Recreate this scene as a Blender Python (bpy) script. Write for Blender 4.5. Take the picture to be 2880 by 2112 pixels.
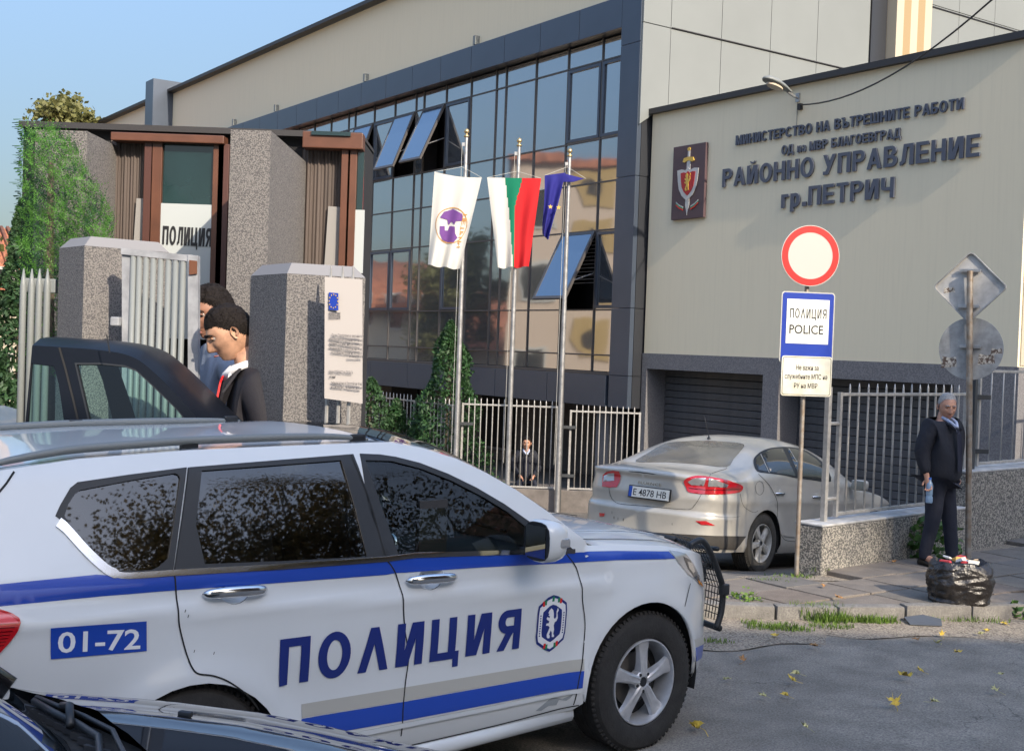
import bpy, bmesh, math, random
from math import sin, cos, pi, radians, sqrt, exp, atan2, hypot
from mathutils import Vector, Matrix, noise
from mathutils.geometry import delaunay_2d_cdt
for o in list(bpy.data.objects): bpy.data.objects.remove(o)
scene = bpy.context.scene
COL = scene.collection
V = Vector
# ------------------------------------------------------------------ camera
FPX = 3445.0
CAM_ROT = Matrix.Rotation(radians(90 - 1.36), 3, 'X') @ Matrix.Rotation(radians(2.0), 3, 'Z')
CAM_POS = V((0, 0, 2.13))
cd = bpy.data.cameras.new('camera'); cam = bpy.data.objects.new('camera', cd); COL.objects.link(cam)
cd.sensor_width = 36; cd.lens = FPX / 2880 * 36; cd.clip_start = .05; cd.clip_end = 3000
cam.matrix_world = Matrix.Translation(CAM_POS) @ CAM_ROT.to_4x4()
scene.camera = cam
# ------------------------------------------------------------------ sky and sun
SUN_AZ, SUN_EL = 147.5, 30.0
w = bpy.data.worlds.new('World'); scene.world = w; w.use_nodes = True
nt = w.node_tree; bgn = nt.nodes['Background']
sky = nt.nodes.new('ShaderNodeTexSky'); sky.sky_type = 'NISHITA'; sky.sun_disc = False
sky.sun_elevation = radians(SUN_EL); sky.sun_rotation = radians(SUN_AZ); sky.air_density = 1.0; sky.dust_density = 2.0; sky.ozone_density = 1.6
geo = nt.nodes.new('ShaderNodeTexCoord'); sep = nt.nodes.new('ShaderNodeSeparateXYZ'); nt.links.new(geo.outputs['Generated'], sep.inputs[0])
mr_ = nt.nodes.new('ShaderNodeMapRange'); mr_.interpolation_type = 'SMOOTHSTEP'; mr_.inputs[1].default_value = .0; mr_.inputs[2].default_value = .85; mr_.inputs[3].default_value = .27; mr_.inputs[4].default_value = 1.5; nt.links.new(sep.outputs[2], mr_.inputs[0])
vm = nt.nodes.new('ShaderNodeVectorMath'); vm.operation = 'SCALE'; nt.links.new(sky.outputs[0], vm.inputs[0]); nt.links.new(mr_.outputs[0], vm.inputs[3])
nt.links.new(vm.outputs[0], bgn.inputs[0]); bgn.inputs[1].default_value = .15
SUN_DIR = V((sin(radians(SUN_AZ)) * cos(radians(SUN_EL)), cos(radians(SUN_AZ)) * cos(radians(SUN_EL)), sin(radians(SUN_EL))))
sl = bpy.data.lights.new('sun', 'SUN'); sl.energy = 2.9; sl.angle = radians(.55); sl.color = (1, .87, .70)
so = bpy.data.objects.new('sun', sl); COL.objects.link(so); so.rotation_euler = SUN_DIR.to_track_quat('Z', 'Y').to_euler(); so.location = (0, 0, 30)
scene.view_settings.view_transform = 'Standard'; scene.view_settings.look = 'None'
scene.view_settings.gamma = 1; scene.view_settings.exposure = 1.15; scene.view_settings.use_curve_mapping = False
scene.render.engine = 'CYCLES'

# ------------------------------------------------------------------ survey helpers: a sight line of the camera cut with a real plane of the place
def ray(x, y): return CAM_ROT @ V(((x - 1440) / FPX, -(y - 1056) / FPX, -1))
def onp(x, y, P, n):
    d = ray(x, y); n = V(n); return CAM_POS + d * ((V(P) - CAM_POS).dot(n) / d.dot(n))
def at(x, y, Y): return onp(x, y, (0, Y, 0), (0, 1, 0))
def gr(x, y, z=0.): return onp(x, y, (0, 0, z), (0, 0, 1))

# ------------------------------------------------------------------ materials
MATS = {}
def mat(name, col=(.5,.5,.5), rough=.6, metal=0., var=0., vscale=6., bump=0., bscale=60., coat=0., spec=.5, col2=None, speckle=None, sscale=140., streak=0., alpha=1., emis=None, translucent=0., bdist=.01):
    if name in MATS: return MATS[name]
    m = bpy.data.materials.new(name); m.use_nodes = True; n = m.node_tree; p = n.nodes['Principled BSDF']
    L = n.links.new
    p.inputs['Base Color'].default_value = (*col, 1); p.inputs['Roughness'].default_value = rough; p.inputs['Metallic'].default_value = metal
    p.inputs['Coat Weight'].default_value = coat; p.inputs['Coat Roughness'].default_value = .03; p.inputs['Specular IOR Level'].default_value = spec
    tc = n.nodes.new('ShaderNodeTexCoord')
    last = None
    def mix(f, a, b, mode='MIX'):
        x = n.nodes.new('ShaderNodeMix'); x.data_type = 'RGBA'; x.blend_type = mode
        for s, v in ((x.inputs[0], f), (x.inputs[6], a), (x.inputs[7], b)):
            if hasattr(v, 'links'): L(v, s)
            elif isinstance(v, tuple): s.default_value = (*v[:3], 1)
            else: s.default_value = v
        return x.outputs[2]
    def ramp(src, a, b, ca=(0,0,0), cb=(1,1,1)):
        r = n.nodes.new('ShaderNodeValToRGB'); r.color_ramp.elements[0].position = a; r.color_ramp.elements[1].position = b
        r.color_ramp.elements[0].color = (*ca, 1); r.color_ramp.elements[1].color = (*cb, 1); L(src, r.inputs[0]); return r.outputs[0]
    def ntex(scale, detail=4, src=None, rough_=.6):
        t = n.nodes.new('ShaderNodeTexNoise'); t.inputs['Scale'].default_value = scale; t.inputs['Detail'].default_value = detail; t.inputs['Roughness'].default_value = rough_
        L(src if src else tc.outputs['Object'], t.inputs['Vector']); return t.outputs[0]
    c = col
    if col2 is not None or var:
        c2 = col2 if col2 is not None else tuple(max(0, v * (1 - var)) for v in col)
        c1 = col if col2 is not None else tuple(min(1, v * (1 + var * .5)) for v in col)
        c = mix(ramp(ntex(vscale), .35, .68), c1, c2)
    if speckle is not None:
        c = mix(ramp(ntex(sscale, 2), .46, .56), c, speckle)
    if streak:
        mp = n.nodes.new('ShaderNodeMapping'); mp.inputs['Scale'].default_value = (9, 9, .35); L(tc.outputs['Object'], mp.inputs[0])
        c = mix(ramp(ntex(2.2, 6, mp.outputs[0]), .48, .78), c, tuple(v * (1 - streak) for v in col))
    if hasattr(c, 'links'): L(c, p.inputs['Base Color'])
    if bump:
        b = n.nodes.new('ShaderNodeBump'); b.inputs['Strength'].default_value = bump; b.inputs['Distance'].default_value = bdist
        L(ntex(bscale, 4), b.inputs['Height']); L(b.outputs[0], p.inputs['Normal'])
    if alpha < 1: p.inputs['Alpha'].default_value = alpha
    if translucent:
        t = n.nodes.new('ShaderNodeBsdfTranslucent'); mx = n.nodes.new('ShaderNodeMixShader'); mx.inputs[0].default_value = translucent
        if hasattr(c, 'links'): L(c, t.inputs[0])
        else: t.inputs[0].default_value = (*col, 1)
        L(p.outputs[0], mx.inputs[1]); L(t.outputs[0], mx.inputs[2]); L(mx.outputs[0], n.nodes['Material Output'].inputs[0])
    MATS[name] = m; return m
def glassmat(name, tint=(.5,.55,.55), refl=1.5, rough=.01, wavy=0., minr=0.04):
    """tinted sheet glass: transparent body with Fresnel mirror reflection"""
    if name in MATS: return MATS[name]
    m = bpy.data.materials.new(name); m.use_nodes = True; n = m.node_tree; L = n.links.new
    n.nodes.remove(n.nodes['Principled BSDF'])
    t = n.nodes.new('ShaderNodeBsdfTransparent'); t.inputs[0].default_value = (*tint, 1)
    g = n.nodes.new('ShaderNodeBsdfGlossy'); g.inputs['Roughness'].default_value = rough
    f = n.nodes.new('ShaderNodeFresnel'); f.inputs[0].default_value = refl
    mx = n.nodes.new('ShaderNodeMixShader'); mr = n.nodes.new('ShaderNodeMath'); mr.operation = 'MAXIMUM'; mr.inputs[1].default_value = minr
    L(f.outputs[0], mr.inputs[0]); L(mr.outputs[0], mx.inputs[0]); L(t.outputs[0], mx.inputs[1]); L(g.outputs[0], mx.inputs[2]); L(mx.outputs[0], n.nodes['Material Output'].inputs[0])
    MATS[name] = m; return m
def mirrorglass(name, base=(.02,.03,.045), refl=.35, wav=.25, col=(.75,.85,1)):
    """coated facade glass: dark body with a strong, slightly warped reflection"""
    if name in MATS: return MATS[name]
    m = bpy.data.materials.new(name); m.use_nodes = True; n = m.node_tree; L = n.links.new; p = n.nodes['Principled BSDF']
    p.inputs['Base Color'].default_value = (*base, 1); p.inputs['Roughness'].default_value = .15
    g = n.nodes.new('ShaderNodeBsdfGlossy'); g.inputs['Roughness'].default_value = .045; g.inputs[0].default_value = (*col, 1)
    fr = n.nodes.new('ShaderNodeLayerWeight'); fr.inputs[0].default_value = .35
    ma = n.nodes.new('ShaderNodeMath'); ma.operation = 'MULTIPLY_ADD'; ma.inputs[1].default_value = .55; ma.inputs[2].default_value = refl; L(fr.outputs[0], ma.inputs[0])
    tc = n.nodes.new('ShaderNodeTexCoord'); nn = n.nodes.new('ShaderNodeTexNoise'); nn.inputs['Scale'].default_value = .9; nn.inputs['Detail'].default_value = 1
    L(tc.outputs['Object'], nn.inputs['Vector'])
    b = n.nodes.new('ShaderNodeBump'); b.inputs['Strength'].default_value = wav; b.inputs['Distance'].default_value = .05
    L(nn.outputs[0], b.inputs['Height']); L(b.outputs[0], g.inputs['Normal'])
    mx = n.nodes.new('ShaderNodeMixShader'); L(ma.outputs[0], mx.inputs[0]); L(p.outputs[0], mx.inputs[1]); L(g.outputs[0], mx.inputs[2]); L(mx.outputs[0], n.nodes['Material Output'].inputs[0])
    MATS[name] = m; return m

# ------------------------------------------------------------------ object helpers
def tag(o, label=None, cat=None, group=None, kind=None):
    if label: o['label'] = label
    if cat: o['category'] = cat
    if group: o['group'] = group
    if kind: o['kind'] = kind
    return o
def thing(name, label, cat, M=None, group=None):
    o = bpy.data.objects.new(name, None); COL.objects.link(o); o.empty_display_size = .1
    if M is not None: o.matrix_world = M if isinstance(M, Matrix) else Matrix.Translation(V(M))
    return tag(o, label, cat, group)
def link(name, me, m=None, parent=None, M=None):
    o = bpy.data.objects.new(name, me); COL.objects.link(o)
    if m is not None and not me.materials: me.materials.append(m)
    if parent: o.parent = parent
    if M is not None: o.matrix_local = M
    return o
def frame(O, ax, ay, az):
    M = Matrix.Identity(4)
    for i, a in enumerate((ax, ay, az)): M.col[i] = (*a, 0)
    M.col[3] = (*O, 1); return M
class MB:
    def __init__(s): s.v = []; s.f = []; s.mi = []; s.cur = 0
    def add(s, vs, fs, M=None):
        b = len(s.v)
        s.v += [tuple(M @ V(p)) if M is not None else tuple(p) for p in vs]
        s.f += [tuple(i + b for i in f) for f in fs]; s.mi += [s.cur] * len(fs); return s
    def box(s, c, d, M=None, rz=0, bev=0):
        x, y, z = d[0] / 2, d[1] / 2, d[2] / 2
        R = Matrix.Rotation(rz, 3, 'Z')
        if bev:
            b = min(bev, x * .9, y * .9, z * .9); vs = []; 
            bm = bmesh.new(); bmesh.ops.create_cube(bm, size=1)
            for q in bm.verts: q.co = V((q.co.x * d[0], q.co.y * d[1], q.co.z * d[2]))
            bmesh.ops.bevel(bm, geom=bm.edges[:], offset=b, segments=2, affect='EDGES', profile=.6)
            vs = [R @ q.co + V(c) for q in bm.verts]; fs = [tuple(l.vert.index for l in f.loops) for f in bm.faces]; bm.free()
            return s.add(vs, fs, M)
        vs = [R @ V((a * x, b * y, e * z)) + V(c) for a in (-1, 1) for b in (-1, 1) for e in (-1, 1)]
        return s.add(vs, [(0,1,3,2),(4,6,7,5),(0,4,5,1),(2,3,7,6),(0,2,6,4),(1,5,7,3)], M)
    def prism(s, pts, axis_off, M=None):
        """closed polygon of 3D pts extruded by vector"""
        n = len(pts); o = V(axis_off); vs = [V(p) for p in pts] + [V(p) + o for p in pts]
        return s.add(vs, [tuple(range(n - 1, -1, -1)), tuple(range(n, 2 * n))] + [(i, (i + 1) % n, n + (i + 1) % n, n + i) for i in range(n)], M)
    def tube(s, pts, r, n=8, M=None, cap=True):
        pts = [V(p) for p in pts]; k = len(pts); rs = r if isinstance(r, (list, tuple)) else [r] * k; vs = []; fs = []; up = None
        for i, p in enumerate(pts):
            t = (pts[min(i + 1, k - 1)] - pts[max(i - 1, 0)]).normalized()
            if up is None: up = t.orthogonal().normalized()
            a = (up - t * up.dot(t)).normalized(); b = t.cross(a); up = a
            for j in range(n):
                an = 2 * pi * j / n; vs.append(p + (a * cos(an) + b * sin(an)) * rs[i])
        for i in range(k - 1):
            for j in range(n): fs.append((i*n+j, i*n+(j+1)%n, (i+1)*n+(j+1)%n, (i+1)*n+j))
        if cap: fs += [tuple(range(n - 1, -1, -1)), tuple(range((k-1)*n, k*n))]
        return s.add(vs, fs, M)
    def lathe(s, prof, n=24, M=None, caps=False):
        """profile (r,z) about local Z"""
        vs = []; fs = []
        for r, z in prof:
            for j in range(n): vs.append((r * cos(2*pi*j/n), r * sin(2*pi*j/n), z))
        for i in range(len(prof) - 1):
            for j in range(n): fs.append((i*n+j, i*n+(j+1)%n, (i+1)*n+(j+1)%n, (i+1)*n+j))
        if caps: fs += [tuple(range(n - 1, -1, -1)), tuple(range((len(prof)-1)*n, len(prof)*n))]
        return s.add(vs, fs, M)
    def mesh(s, name, smooth=False, mats=None, fix=False):
        me = bpy.data.meshes.new(name); me.from_pydata(s.v, [], s.f)
        if mats:
            for m in mats: me.materials.append(m)
            me.polygons.foreach_set('material_index', s.mi)
        if smooth:
            me.polygons.foreach_set('use_smooth', [True] * len(me.polygons))
        if fix:
            bm = bmesh.new(); bm.from_mesh(me); bmesh.ops.remove_doubles(bm, verts=bm.verts, dist=1e-5); bmesh.ops.recalc_face_normals(bm, faces=bm.faces); bm.to_mesh(me); bm.free()
        me.update(); return me
    def build(s, name, m, parent=None, smooth=False, M=None, fix=False, sharp=None):
        mats = m if isinstance(m, list) else [m]
        me = s.mesh(name, smooth, mats, fix)
        if smooth and sharp: me.set_sharp_from_angle(angle=radians(sharp))
        return link(name, me, None, parent, M)
def struct(name, mb, m, smooth=False):
    o = mb.build(name, m, None, smooth); o['kind'] = 'structure'; return o
def copy_tree(o, M=None, label=None, parent=None):
    c = o.copy(); COL.objects.link(c)
    if parent: c.parent = parent
    if M is not None: c.matrix_world = M
    if label: c['label'] = label
    for ch in list(o.children): 
        k = ch.copy(); COL.objects.link(k); k.parent = c
        for g in ch.children:
            q = g.copy(); COL.objects.link(q); q.parent = k
    return c
# -------- writing
def glyph_meshes(txt, height, width=None, bold=0., shear=0., sx=1.):
    """flat outlines of a string, one (verts2d, faces) per separate sign"""
    cu = bpy.data.curves.new('t', 'FONT'); cu.body = txt; cu.size = 1; cu.offset = bold; cu.resolution_u = 3; cu.shear = shear
    ob = bpy.data.objects.new('t', cu); COL.objects.link(ob)
    dg = bpy.context.evaluated_depsgraph_get(); dg.update(); me = bpy.data.meshes.new_from_object(ob.evaluated_get(dg))
    vs = [(v.co.x, v.co.y) for v in me.vertices]; fs = [tuple(p.vertices) for p in me.polygons]
    bpy.data.objects.remove(ob); bpy.data.curves.remove(cu); bpy.data.meshes.remove(me)
    if not fs: return []
    x0 = min(v[0] for v in vs); x1 = max(v[0] for v in vs); y0 = 0.; 
    cap = .728
    k = height / cap; kx = k * sx if width is None else width / (x1 - x0)
    vs = [((x - x0) * kx, (y - y0) * k) for x, y in vs]
    par = list(range(len(vs)))
    def find(a):
        while par[a] != a: par[a] = par[par[a]]; a = par[a]
        return a
    for f in fs:
        for q in f[1:]: par[find(f[0])] = find(q)
    isl = {}
    for f in fs: isl.setdefault(find(f[0]), []).append(f)
    items = []
    for r, ff in isl.items():
        xs = [vs[i][0] for f in ff for i in f]; items.append([min(xs), max(xs), ff])
    items.sort(key=lambda t: t[0]); out = []
    for it in items:
        if out and it[0] < out[-1][1] - .25 * (it[1] - it[0]): out[-1][1] = max(out[-1][1], it[1]); out[-1][2] += it[2]
        else: out.append(it)
    res = []
    for a, b, ff in out:
        ids = sorted({i for f in ff for i in f}); mp = {i: k_ for k_, i in enumerate(ids)}
        res.append(([vs[i] for i in ids], [tuple(mp[i] for i in f) for f in ff]))
    return res
def loops_of(vs, fs):
    ed = {}
    for f in fs:
        for a, b in zip(f, f[1:] + f[:1]): ed[(a, b)] = 1
    nx = {}; L = []
    for (a, b) in ed:
        if (b, a) not in ed: nx.setdefault(a, []).append(b)
    while nx:
        a = next(iter(nx)); l = []
        while a in nx:
            l.append(vs[a]); b = nx[a].pop()
            if not nx[a]: del nx[a]
            a = b
        if len(l) > 2: L.append(l)
    return L
def extr(vs, fs, d):
    """flat 2D mesh (x,y) -> solid in local XZ plane facing -Y, depth d"""
    n = len(vs); v3 = [(x, -d, y) for x, y in vs] + [(x, 0, y) for x, y in vs]; F = [tuple(f) for f in fs]; ed = {}
    for f in fs:
        for a, b in zip(f, f[1:] + f[:1]): ed[(a, b)] = 1
    for (a, b) in ed:
        if (b, a) not in ed: F.append((a, a + n, b + n, b))
    return v3, F
def text_thing(parent, txt, M, height, width, m, depth=.002, bold=0., name='letter', join=False, sx=1., shear=0.):
    """writes a line with its lower left corner at M (local x right, z up, facing -y)"""
    gl = glyph_meshes(txt, height, width, bold, shear, sx)
    if join:
        mb = MB()
        for vs, fs in gl: mb.add(*extr(vs, fs, depth))
        return [mb.build(name, m, parent, M=M)]
    out = []
    for vs, fs in gl:
        mb = MB(); x0 = min(v[0] for v in vs); mb.add(*extr([(x - x0, y) for x, y in vs], fs, depth))
        out.append(mb.build(name, m, parent, M=M @ Matrix.Translation((x0, 0, 0))))
    return out
# -------- conforming patches: 2D outlines cut out of a curved surface fn(u, v) -> point
def inside(p, loops):
    x, y = p; c = False
    for l in loops:
        j = l[-1]
        for i in l:
            if (i[1] > y) != (j[1] > y) and x < (j[0] - i[0]) * (y - i[1]) / (j[1] - i[1]) + i[0]: c = not c
            j = i
    return c
def dens(l, step):
    o = []
    for a, b in zip(l, l[1:] + l[:1]):
        n = max(1, int(hypot(b[0] - a[0], b[1] - a[1]) / step))
        o += [(a[0] + (b[0] - a[0]) * k / n, a[1] + (b[1] - a[1]) * k / n) for k in range(n)]
    return o
def patch(loops, step, fn, off=0., thick=0., mirror=False):
    loops = [dens(l, step) for l in loops]; vs = []; ed = []
    for l in loops:
        b = len(vs); vs += l; ed += [(b + i, b + (i + 1) % len(l)) for i in range(len(l))]
    x0 = min(v[0] for v in vs); x1 = max(v[0] for v in vs); y0 = min(v[1] for v in vs); y1 = max(v[1] for v in vs); nb = len(vs)
    if step < max(x1 - x0, y1 - y0):
        i = 0; y = y0 + step * .5
        while y < y1:
            x = x0 + step * (.5 if i % 2 else .97)
            while x < x1:
                if inside((x, y), loops): vs.append((x, y))
                x += step
            y += step * .87; i += 1
    r = delaunay_2d_cdt([V(v) for v in vs], ed, [], 0, 1e-6)
    pv = r[0]; F = [tuple(f) for f in r[2]]
    F = [f for f in F if inside((sum(pv[i].x for i in f) / 3, sum(pv[i].y for i in f) / 3), loops)]
    P = []; N = []; e = .004
    for p in pv:
        c = fn(p.x, p.y); a = fn(p.x + e, p.y) - fn(p.x - e, p.y); b = fn(p.x, p.y + e) - fn(p.x, p.y - e); n = a.cross(b)
        n = n.normalized() if n.length > 1e-9 else V((0, -1, 0)); P.append(c + n * off); N.append(n)
    F = [(f if ((pv[f[1]] - pv[f[0]]).cross(pv[f[2]] - pv[f[0]])) > 0 else f[::-1]) for f in F]
    if thick:
        n0 = len(P); bl = {}
        for f in F:
            for a, b in zip(f, f[1:] + f[:1]): bl[(a, b)] = 1
        P2 = [p - n * thick for p, n in zip(P, N)]
        F2 = [tuple(i + n0 for i in f[::-1]) for f in F]; side = [(a, a + n0, b + n0, b) for (a, b) in bl if (b, a) not in bl]
        P = P + P2; N = N + [-q for q in N]; F = F + F2 + [(s[0], s[1], s[2], s[3]) for s in side]
    if mirror:
        P = [V((p.x, -p.y, p.z)) for p in P]; N = [V((n.x, -n.y, n.z)) for n in N]; F = [f[::-1] for f in F]
    return P, N, F
def gpatch(vs, fs, step, fn, off):
    """flat glyph mesh laid on a curved surface"""
    ed = set(); T = []
    for f in fs:
        for a, b in zip(f, f[1:] + f[:1]): ed.add((min(a, b), max(a, b)))
        for k in range(1, len(f) - 1): T.append((vs[f[0]], vs[f[k]], vs[f[k+1]]))
    P0 = list(vs); x0 = min(v[0] for v in vs); x1 = max(v[0] for v in vs); y0 = min(v[1] for v in vs); y1 = max(v[1] for v in vs)
    def intri(p):
        for a, b, c in T:
            d1 = (p[0]-b[0])*(a[1]-b[1])-(a[0]-b[0])*(p[1]-b[1]); d2 = (p[0]-c[0])*(b[1]-c[1])-(b[0]-c[0])*(p[1]-c[1]); d3 = (p[0]-a[0])*(c[1]-a[1])-(c[0]-a[0])*(p[1]-a[1])
            if not ((d1 < 0 or d2 < 0 or d3 < 0) and (d1 > 0 or d2 > 0 or d3 > 0)): return True
        return False
    y = y0 + step / 2
    while y < y1:
        x = x0 + step / 2
        while x < x1:
            if intri((x, y)): P0.append((x, y))
            x += step
        y += step
    r = delaunay_2d_cdt([V(v) for v in P0], list(ed), [], 0, 1e-6); pv = r[0]
    F = [tuple(f) for f in r[2]]; F = [f for f in F if intri((sum(pv[i].x for i in f) / 3, sum(pv[i].y for i in f) / 3))]
    F = [(f if ((pv[f[1]] - pv[f[0]]).cross(pv[f[2]] - pv[f[0]])) > 0 else f[::-1]) for f in F]; P = []; N = []; e = .004
    for p in pv:
        c = fn(p.x, p.y); n = (fn(p.x + e, p.y) - fn(p.x - e, p.y)).cross(fn(p.x, p.y + e) - fn(p.x, p.y - e)).normalized(); P.append(c + n * off); N.append(n)
    return P, N, F
def pbuild(name, m, parent, *pt):
    """mesh from one or more patches, shaded with the surface's own normals"""
    P = []; N = []; F = []
    for p, n, f in pt:
        b = len(P); P += p; N += n; F += [tuple(i + b for i in q) for q in f]
    me = bpy.data.meshes.new(name); me.from_pydata([tuple(p) for p in P], [], F); me.polygons.foreach_set('use_smooth', [True] * len(F))
    me.update(); me.validate()
    if len(me.vertices) == len(N): me.normals_split_custom_set_from_vertices([tuple(n) for n in N])
    return link(name, me, m, parent)
def stroke(pts, wd):
    """closed outline around a 2D polyline of width wd"""
    L = []; R = []
    for i, p in enumerate(pts):
        a = pts[max(i - 1, 0)]; b = pts[min(i + 1, len(pts) - 1)]; dx, dy = b[0] - a[0], b[1] - a[1]; q = hypot(dx, dy) or 1
        ww = wd[i] if isinstance(wd, (list, tuple)) else wd
        L.append((p[0] - dy / q * ww / 2, p[1] + dx / q * ww / 2)); R.append((p[0] + dy / q * ww / 2, p[1] - dx / q * ww / 2))
    return L + R[::-1]
def spl(pts, n=6, closed=False):
    """Catmull-Rom through points (any dimension)"""
    P = [tuple(p) for p in pts]; k = len(P); out = []
    rng = range(k) if closed else range(k - 1)
    for i in rng:
        if closed: a, b, c, d = P[i-1], P[i], P[(i+1) % k], P[(i+2) % k]
        else: a, b, c, d = P[max(i-1, 0)], P[i], P[i+1], P[min(i+2, k-1)]
        for j in range(n):
            t = j / n; t2 = t*t; t3 = t2*t
            out.append(tuple(.5 * (2*q + (r - p)*t + (2*p - 5*q + 4*r - s)*t2 + (3*q - p - 3*r + s)*t3) for p, q, r, s in zip(a, b, c, d)))
    if not closed: out.append(P[-1])
    return out
def lerp_tab(tab, x):
    if x <= tab[0][0]: return tab[0][1]
    for (a, b), (c, d) in zip(tab, tab[1:]):
        if x <= c: return b + (d - b) * (x - a) / (c - a)
    return tab[-1][1]
def ellipse(cx_, cy_, a, b, n=24): return [(cx_ + a * cos(2*pi*i/n), cy_ + b * sin(2*pi*i/n)) for i in range(n)]
def gauss(x, s): return exp(-(x / s) ** 2)
# -------- bold upright capitals drawn as clean outlines (unions of strokes), cap height 1
def _bar(a, b, c, d): return [(a, b), (c, b), (c, d), (a, d)]
def _dia(xa, ya, xb, yb, w_): return [(xa, ya), (xa + w_, ya), (xb + w_, yb), (xb, yb)]
def _arc(cx_, cy_, rx, ry, a0, a1, t, th=None, n=14):
    th = th or t; o = []; i_ = []
    for k in range(n + 1):
        a = radians(a0 + (a1 - a0) * k / n); o.append((cx_ + rx * cos(a), cy_ + ry * sin(a))); i_.append((cx_ + (rx - t) * cos(a), cy_ + (ry - th) * sin(a)))
    return [[o[k], o[k+1], i_[k+1], i_[k]] for k in range(n)]
def glyph_polys(ch, T, H):
    """-> (width, list of polygons)"""
    W = .70; B = _bar; L = B(0, 0, T, 1)
    if ch == 'П': return W, [L, B(W-T, 0, W, 1), B(T, 1-H, W-T, 1)]
    if ch == 'Н': return W, [L, B(W-T, 0, W, 1), B(T, .5-H/2, W-T, .5+H/2)]
    if ch == 'И' or ch == 'Й':
        P = [L, B(W-T, 0, W, 1), _dia(T*.5, 0, W-T*1.5, 1, T)]
        if ch == 'Й': P += _arc(W/2, 1.22, .17, .14, 180, 360, .07, .08)
        return W, P
    if ch == 'Ц': return W + .10, [L, B(W-T, 0, W, 1), B(T, 0, W-T, H), B(W, 0, W+.10, H), B(W-.06, -.20, W+.10, 0)]
    if ch == 'Ш': W = .98; return W, [L, B(W/2-T/2, 0, W/2+T/2, 1), B(W-T, 0, W, 1), B(T, 0, W-T, H)]
    if ch == 'Д': return W + .14, [B(0, 0, W+.14, H), B(0, -.2, H*.8, 0), B(W+.14-H*.8, -.2, W+.14, 0), _dia(.08, H, .20, 1, T*.9), B(.2, 1-H, W+.02, 1), B(W+.02-T, H, W+.02, 1)]
    if ch == 'Л': return W, [B(W-T, 0, W, 1), B(.20, 1-H, W-T, 1), _dia(.10, .12, .20, 1, T*.9)] + _arc(.02, .24, .26, .24, 270, 345, .17, .17, 6)
    if ch == 'Λ': return W + .06, [_dia(0, 0, .38-T*.5, 1, T), _dia(W+.06-T, 0, .38-T*.5, 1, T)]
    if ch == 'А': return W + .06, [_dia(0, 0, .38-T*.5, 1, T), _dia(W+.06-T, 0, .38-T*.5, 1, T), B(.17, .22, W-.11, .22+H*.9)]
    if ch == 'М': W = .86; return W, [L, B(W-T, 0, W, 1), _dia(W/2-T*.45, .0, T*.2, 1, T*.9), _dia(W/2-T*.45, .0, W-T*1.1, 1, T*.9)]
    if ch == 'Т': return .64, [B(0, 1-H, .64, 1), B(.32-T/2, 0, .32+T/2, 1-H)]
    if ch == 'Г': return .56, [L, B(T, 1-H, .56, 1)]
    if ch == 'Е': return .62, [L, B(T, 1-H, .62, 1), B(T, 0, .62, H), B(T, .5-H/2, .57, .5+H/2)]
    if ch == 'О': return .78, _arc(.39, .5, .39, .52, 0, 360, T, H, 32)
    if ch == 'С': return .74, _arc(.39, .5, .39, .52, 42, 318, T, H, 26)
    if ch == 'Р': return .66, [L, B(T, 1-H, .38, 1), B(T, .42, .38, .42+H)] + _arc(.38, .71, .28, .29, -90, 90, T, H)
    if ch == 'Ъ': return .82, [B(.16, 0, .16+T, 1), B(0, 1-H, .16, 1), B(.16+T, 0, .54, H), B(.16+T, .58-H, .54, .58)] + _arc(.54, .29, .28, .29, -90, 90, T, H)
    if ch == 'Б': return .68, [L, B(T, 1-H, .60, 1), B(T, 0, .40, H), B(T, .58-H, .40, .58)] + _arc(.40, .29, .28, .29, -90, 90, T, H)
    if ch == 'В': return .70, [L, B(T, 1-H, .38, 1), B(T, 0, .40, H), B(T, .5-H/2, .40, .5+H/2)] + _arc(.38, .76, .26, .24, -90, 90, T*.95, H) + _arc(.40, .28, .30, .28, -90, 90, T, H)
    if ch == 'Я': return .68, [B(.68-T, 0, .68, 1), B(.28, 1-H, .68-T, 1), B(.28, .42, .68-T, .42+H), _dia(0, 0, .24, .44, T*1.05)] + _arc(.28, .71, .28, .29, 90, 270, T, H)
    if ch == 'У': return .72, [_dia(.10, 0, .72-T, 1, T), _dia(.26, .36, 0, 1, T), B(.02, 0, .2, H)]
    if ch == 'Ч': return .66, [B(.66-T, 0, .66, 1), B(T, .36, .66-T, .36+H), B(0, .5, T, 1)] + _arc(T+.02, .50, T+.02, .14, 180, 270, T, .14, 5)
    if ch == 'г': return .42, [B(0, 0, T, .72), B(T, .72-H, .42, .72)]
    if ch == 'н': return .52, [B(0, 0, T, .72), B(.52-T, 0, .52, .72), B(T, .36-H/2, .52-T, .36+H/2)]
    if ch == 'а': return .52, [B(.52-T, 0, .52, .58)] + _arc(.27, .20, .25, .20, 60, 320, T*.85, H*.8, 18) + _arc(.27, .50, .25, .22, 0, 165, T*.9, H*.9)
    if ch == 'р': return .56, [B(0, -.24, T, .72)] + _arc(.28, .36, .28, .37, 0, 360, T, H, 26)
    if ch == '.': return .24, [B(.02, 0, .24, .22)]
    return .30, []
def bold_line(txt, x0, z0, width, h, T=.20, H=.17, gap=.13, slope=0.):
    """-> per sign: (polygons in plan units) set on a line of the given width"""
    tot = sum(glyph_polys(c, T, H)[0] for c in txt) + gap * (len(txt) - 1); kx = width / tot; x = 0; out = []
    for c in txt:
        w_, P = glyph_polys(c, T, H)
        if P: out.append([[(x0 + (x + a) * kx, z0 + b * h + slope * (x + a) * kx) for a, b in p] for p in P])
        x += w_ + gap
    return out
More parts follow.
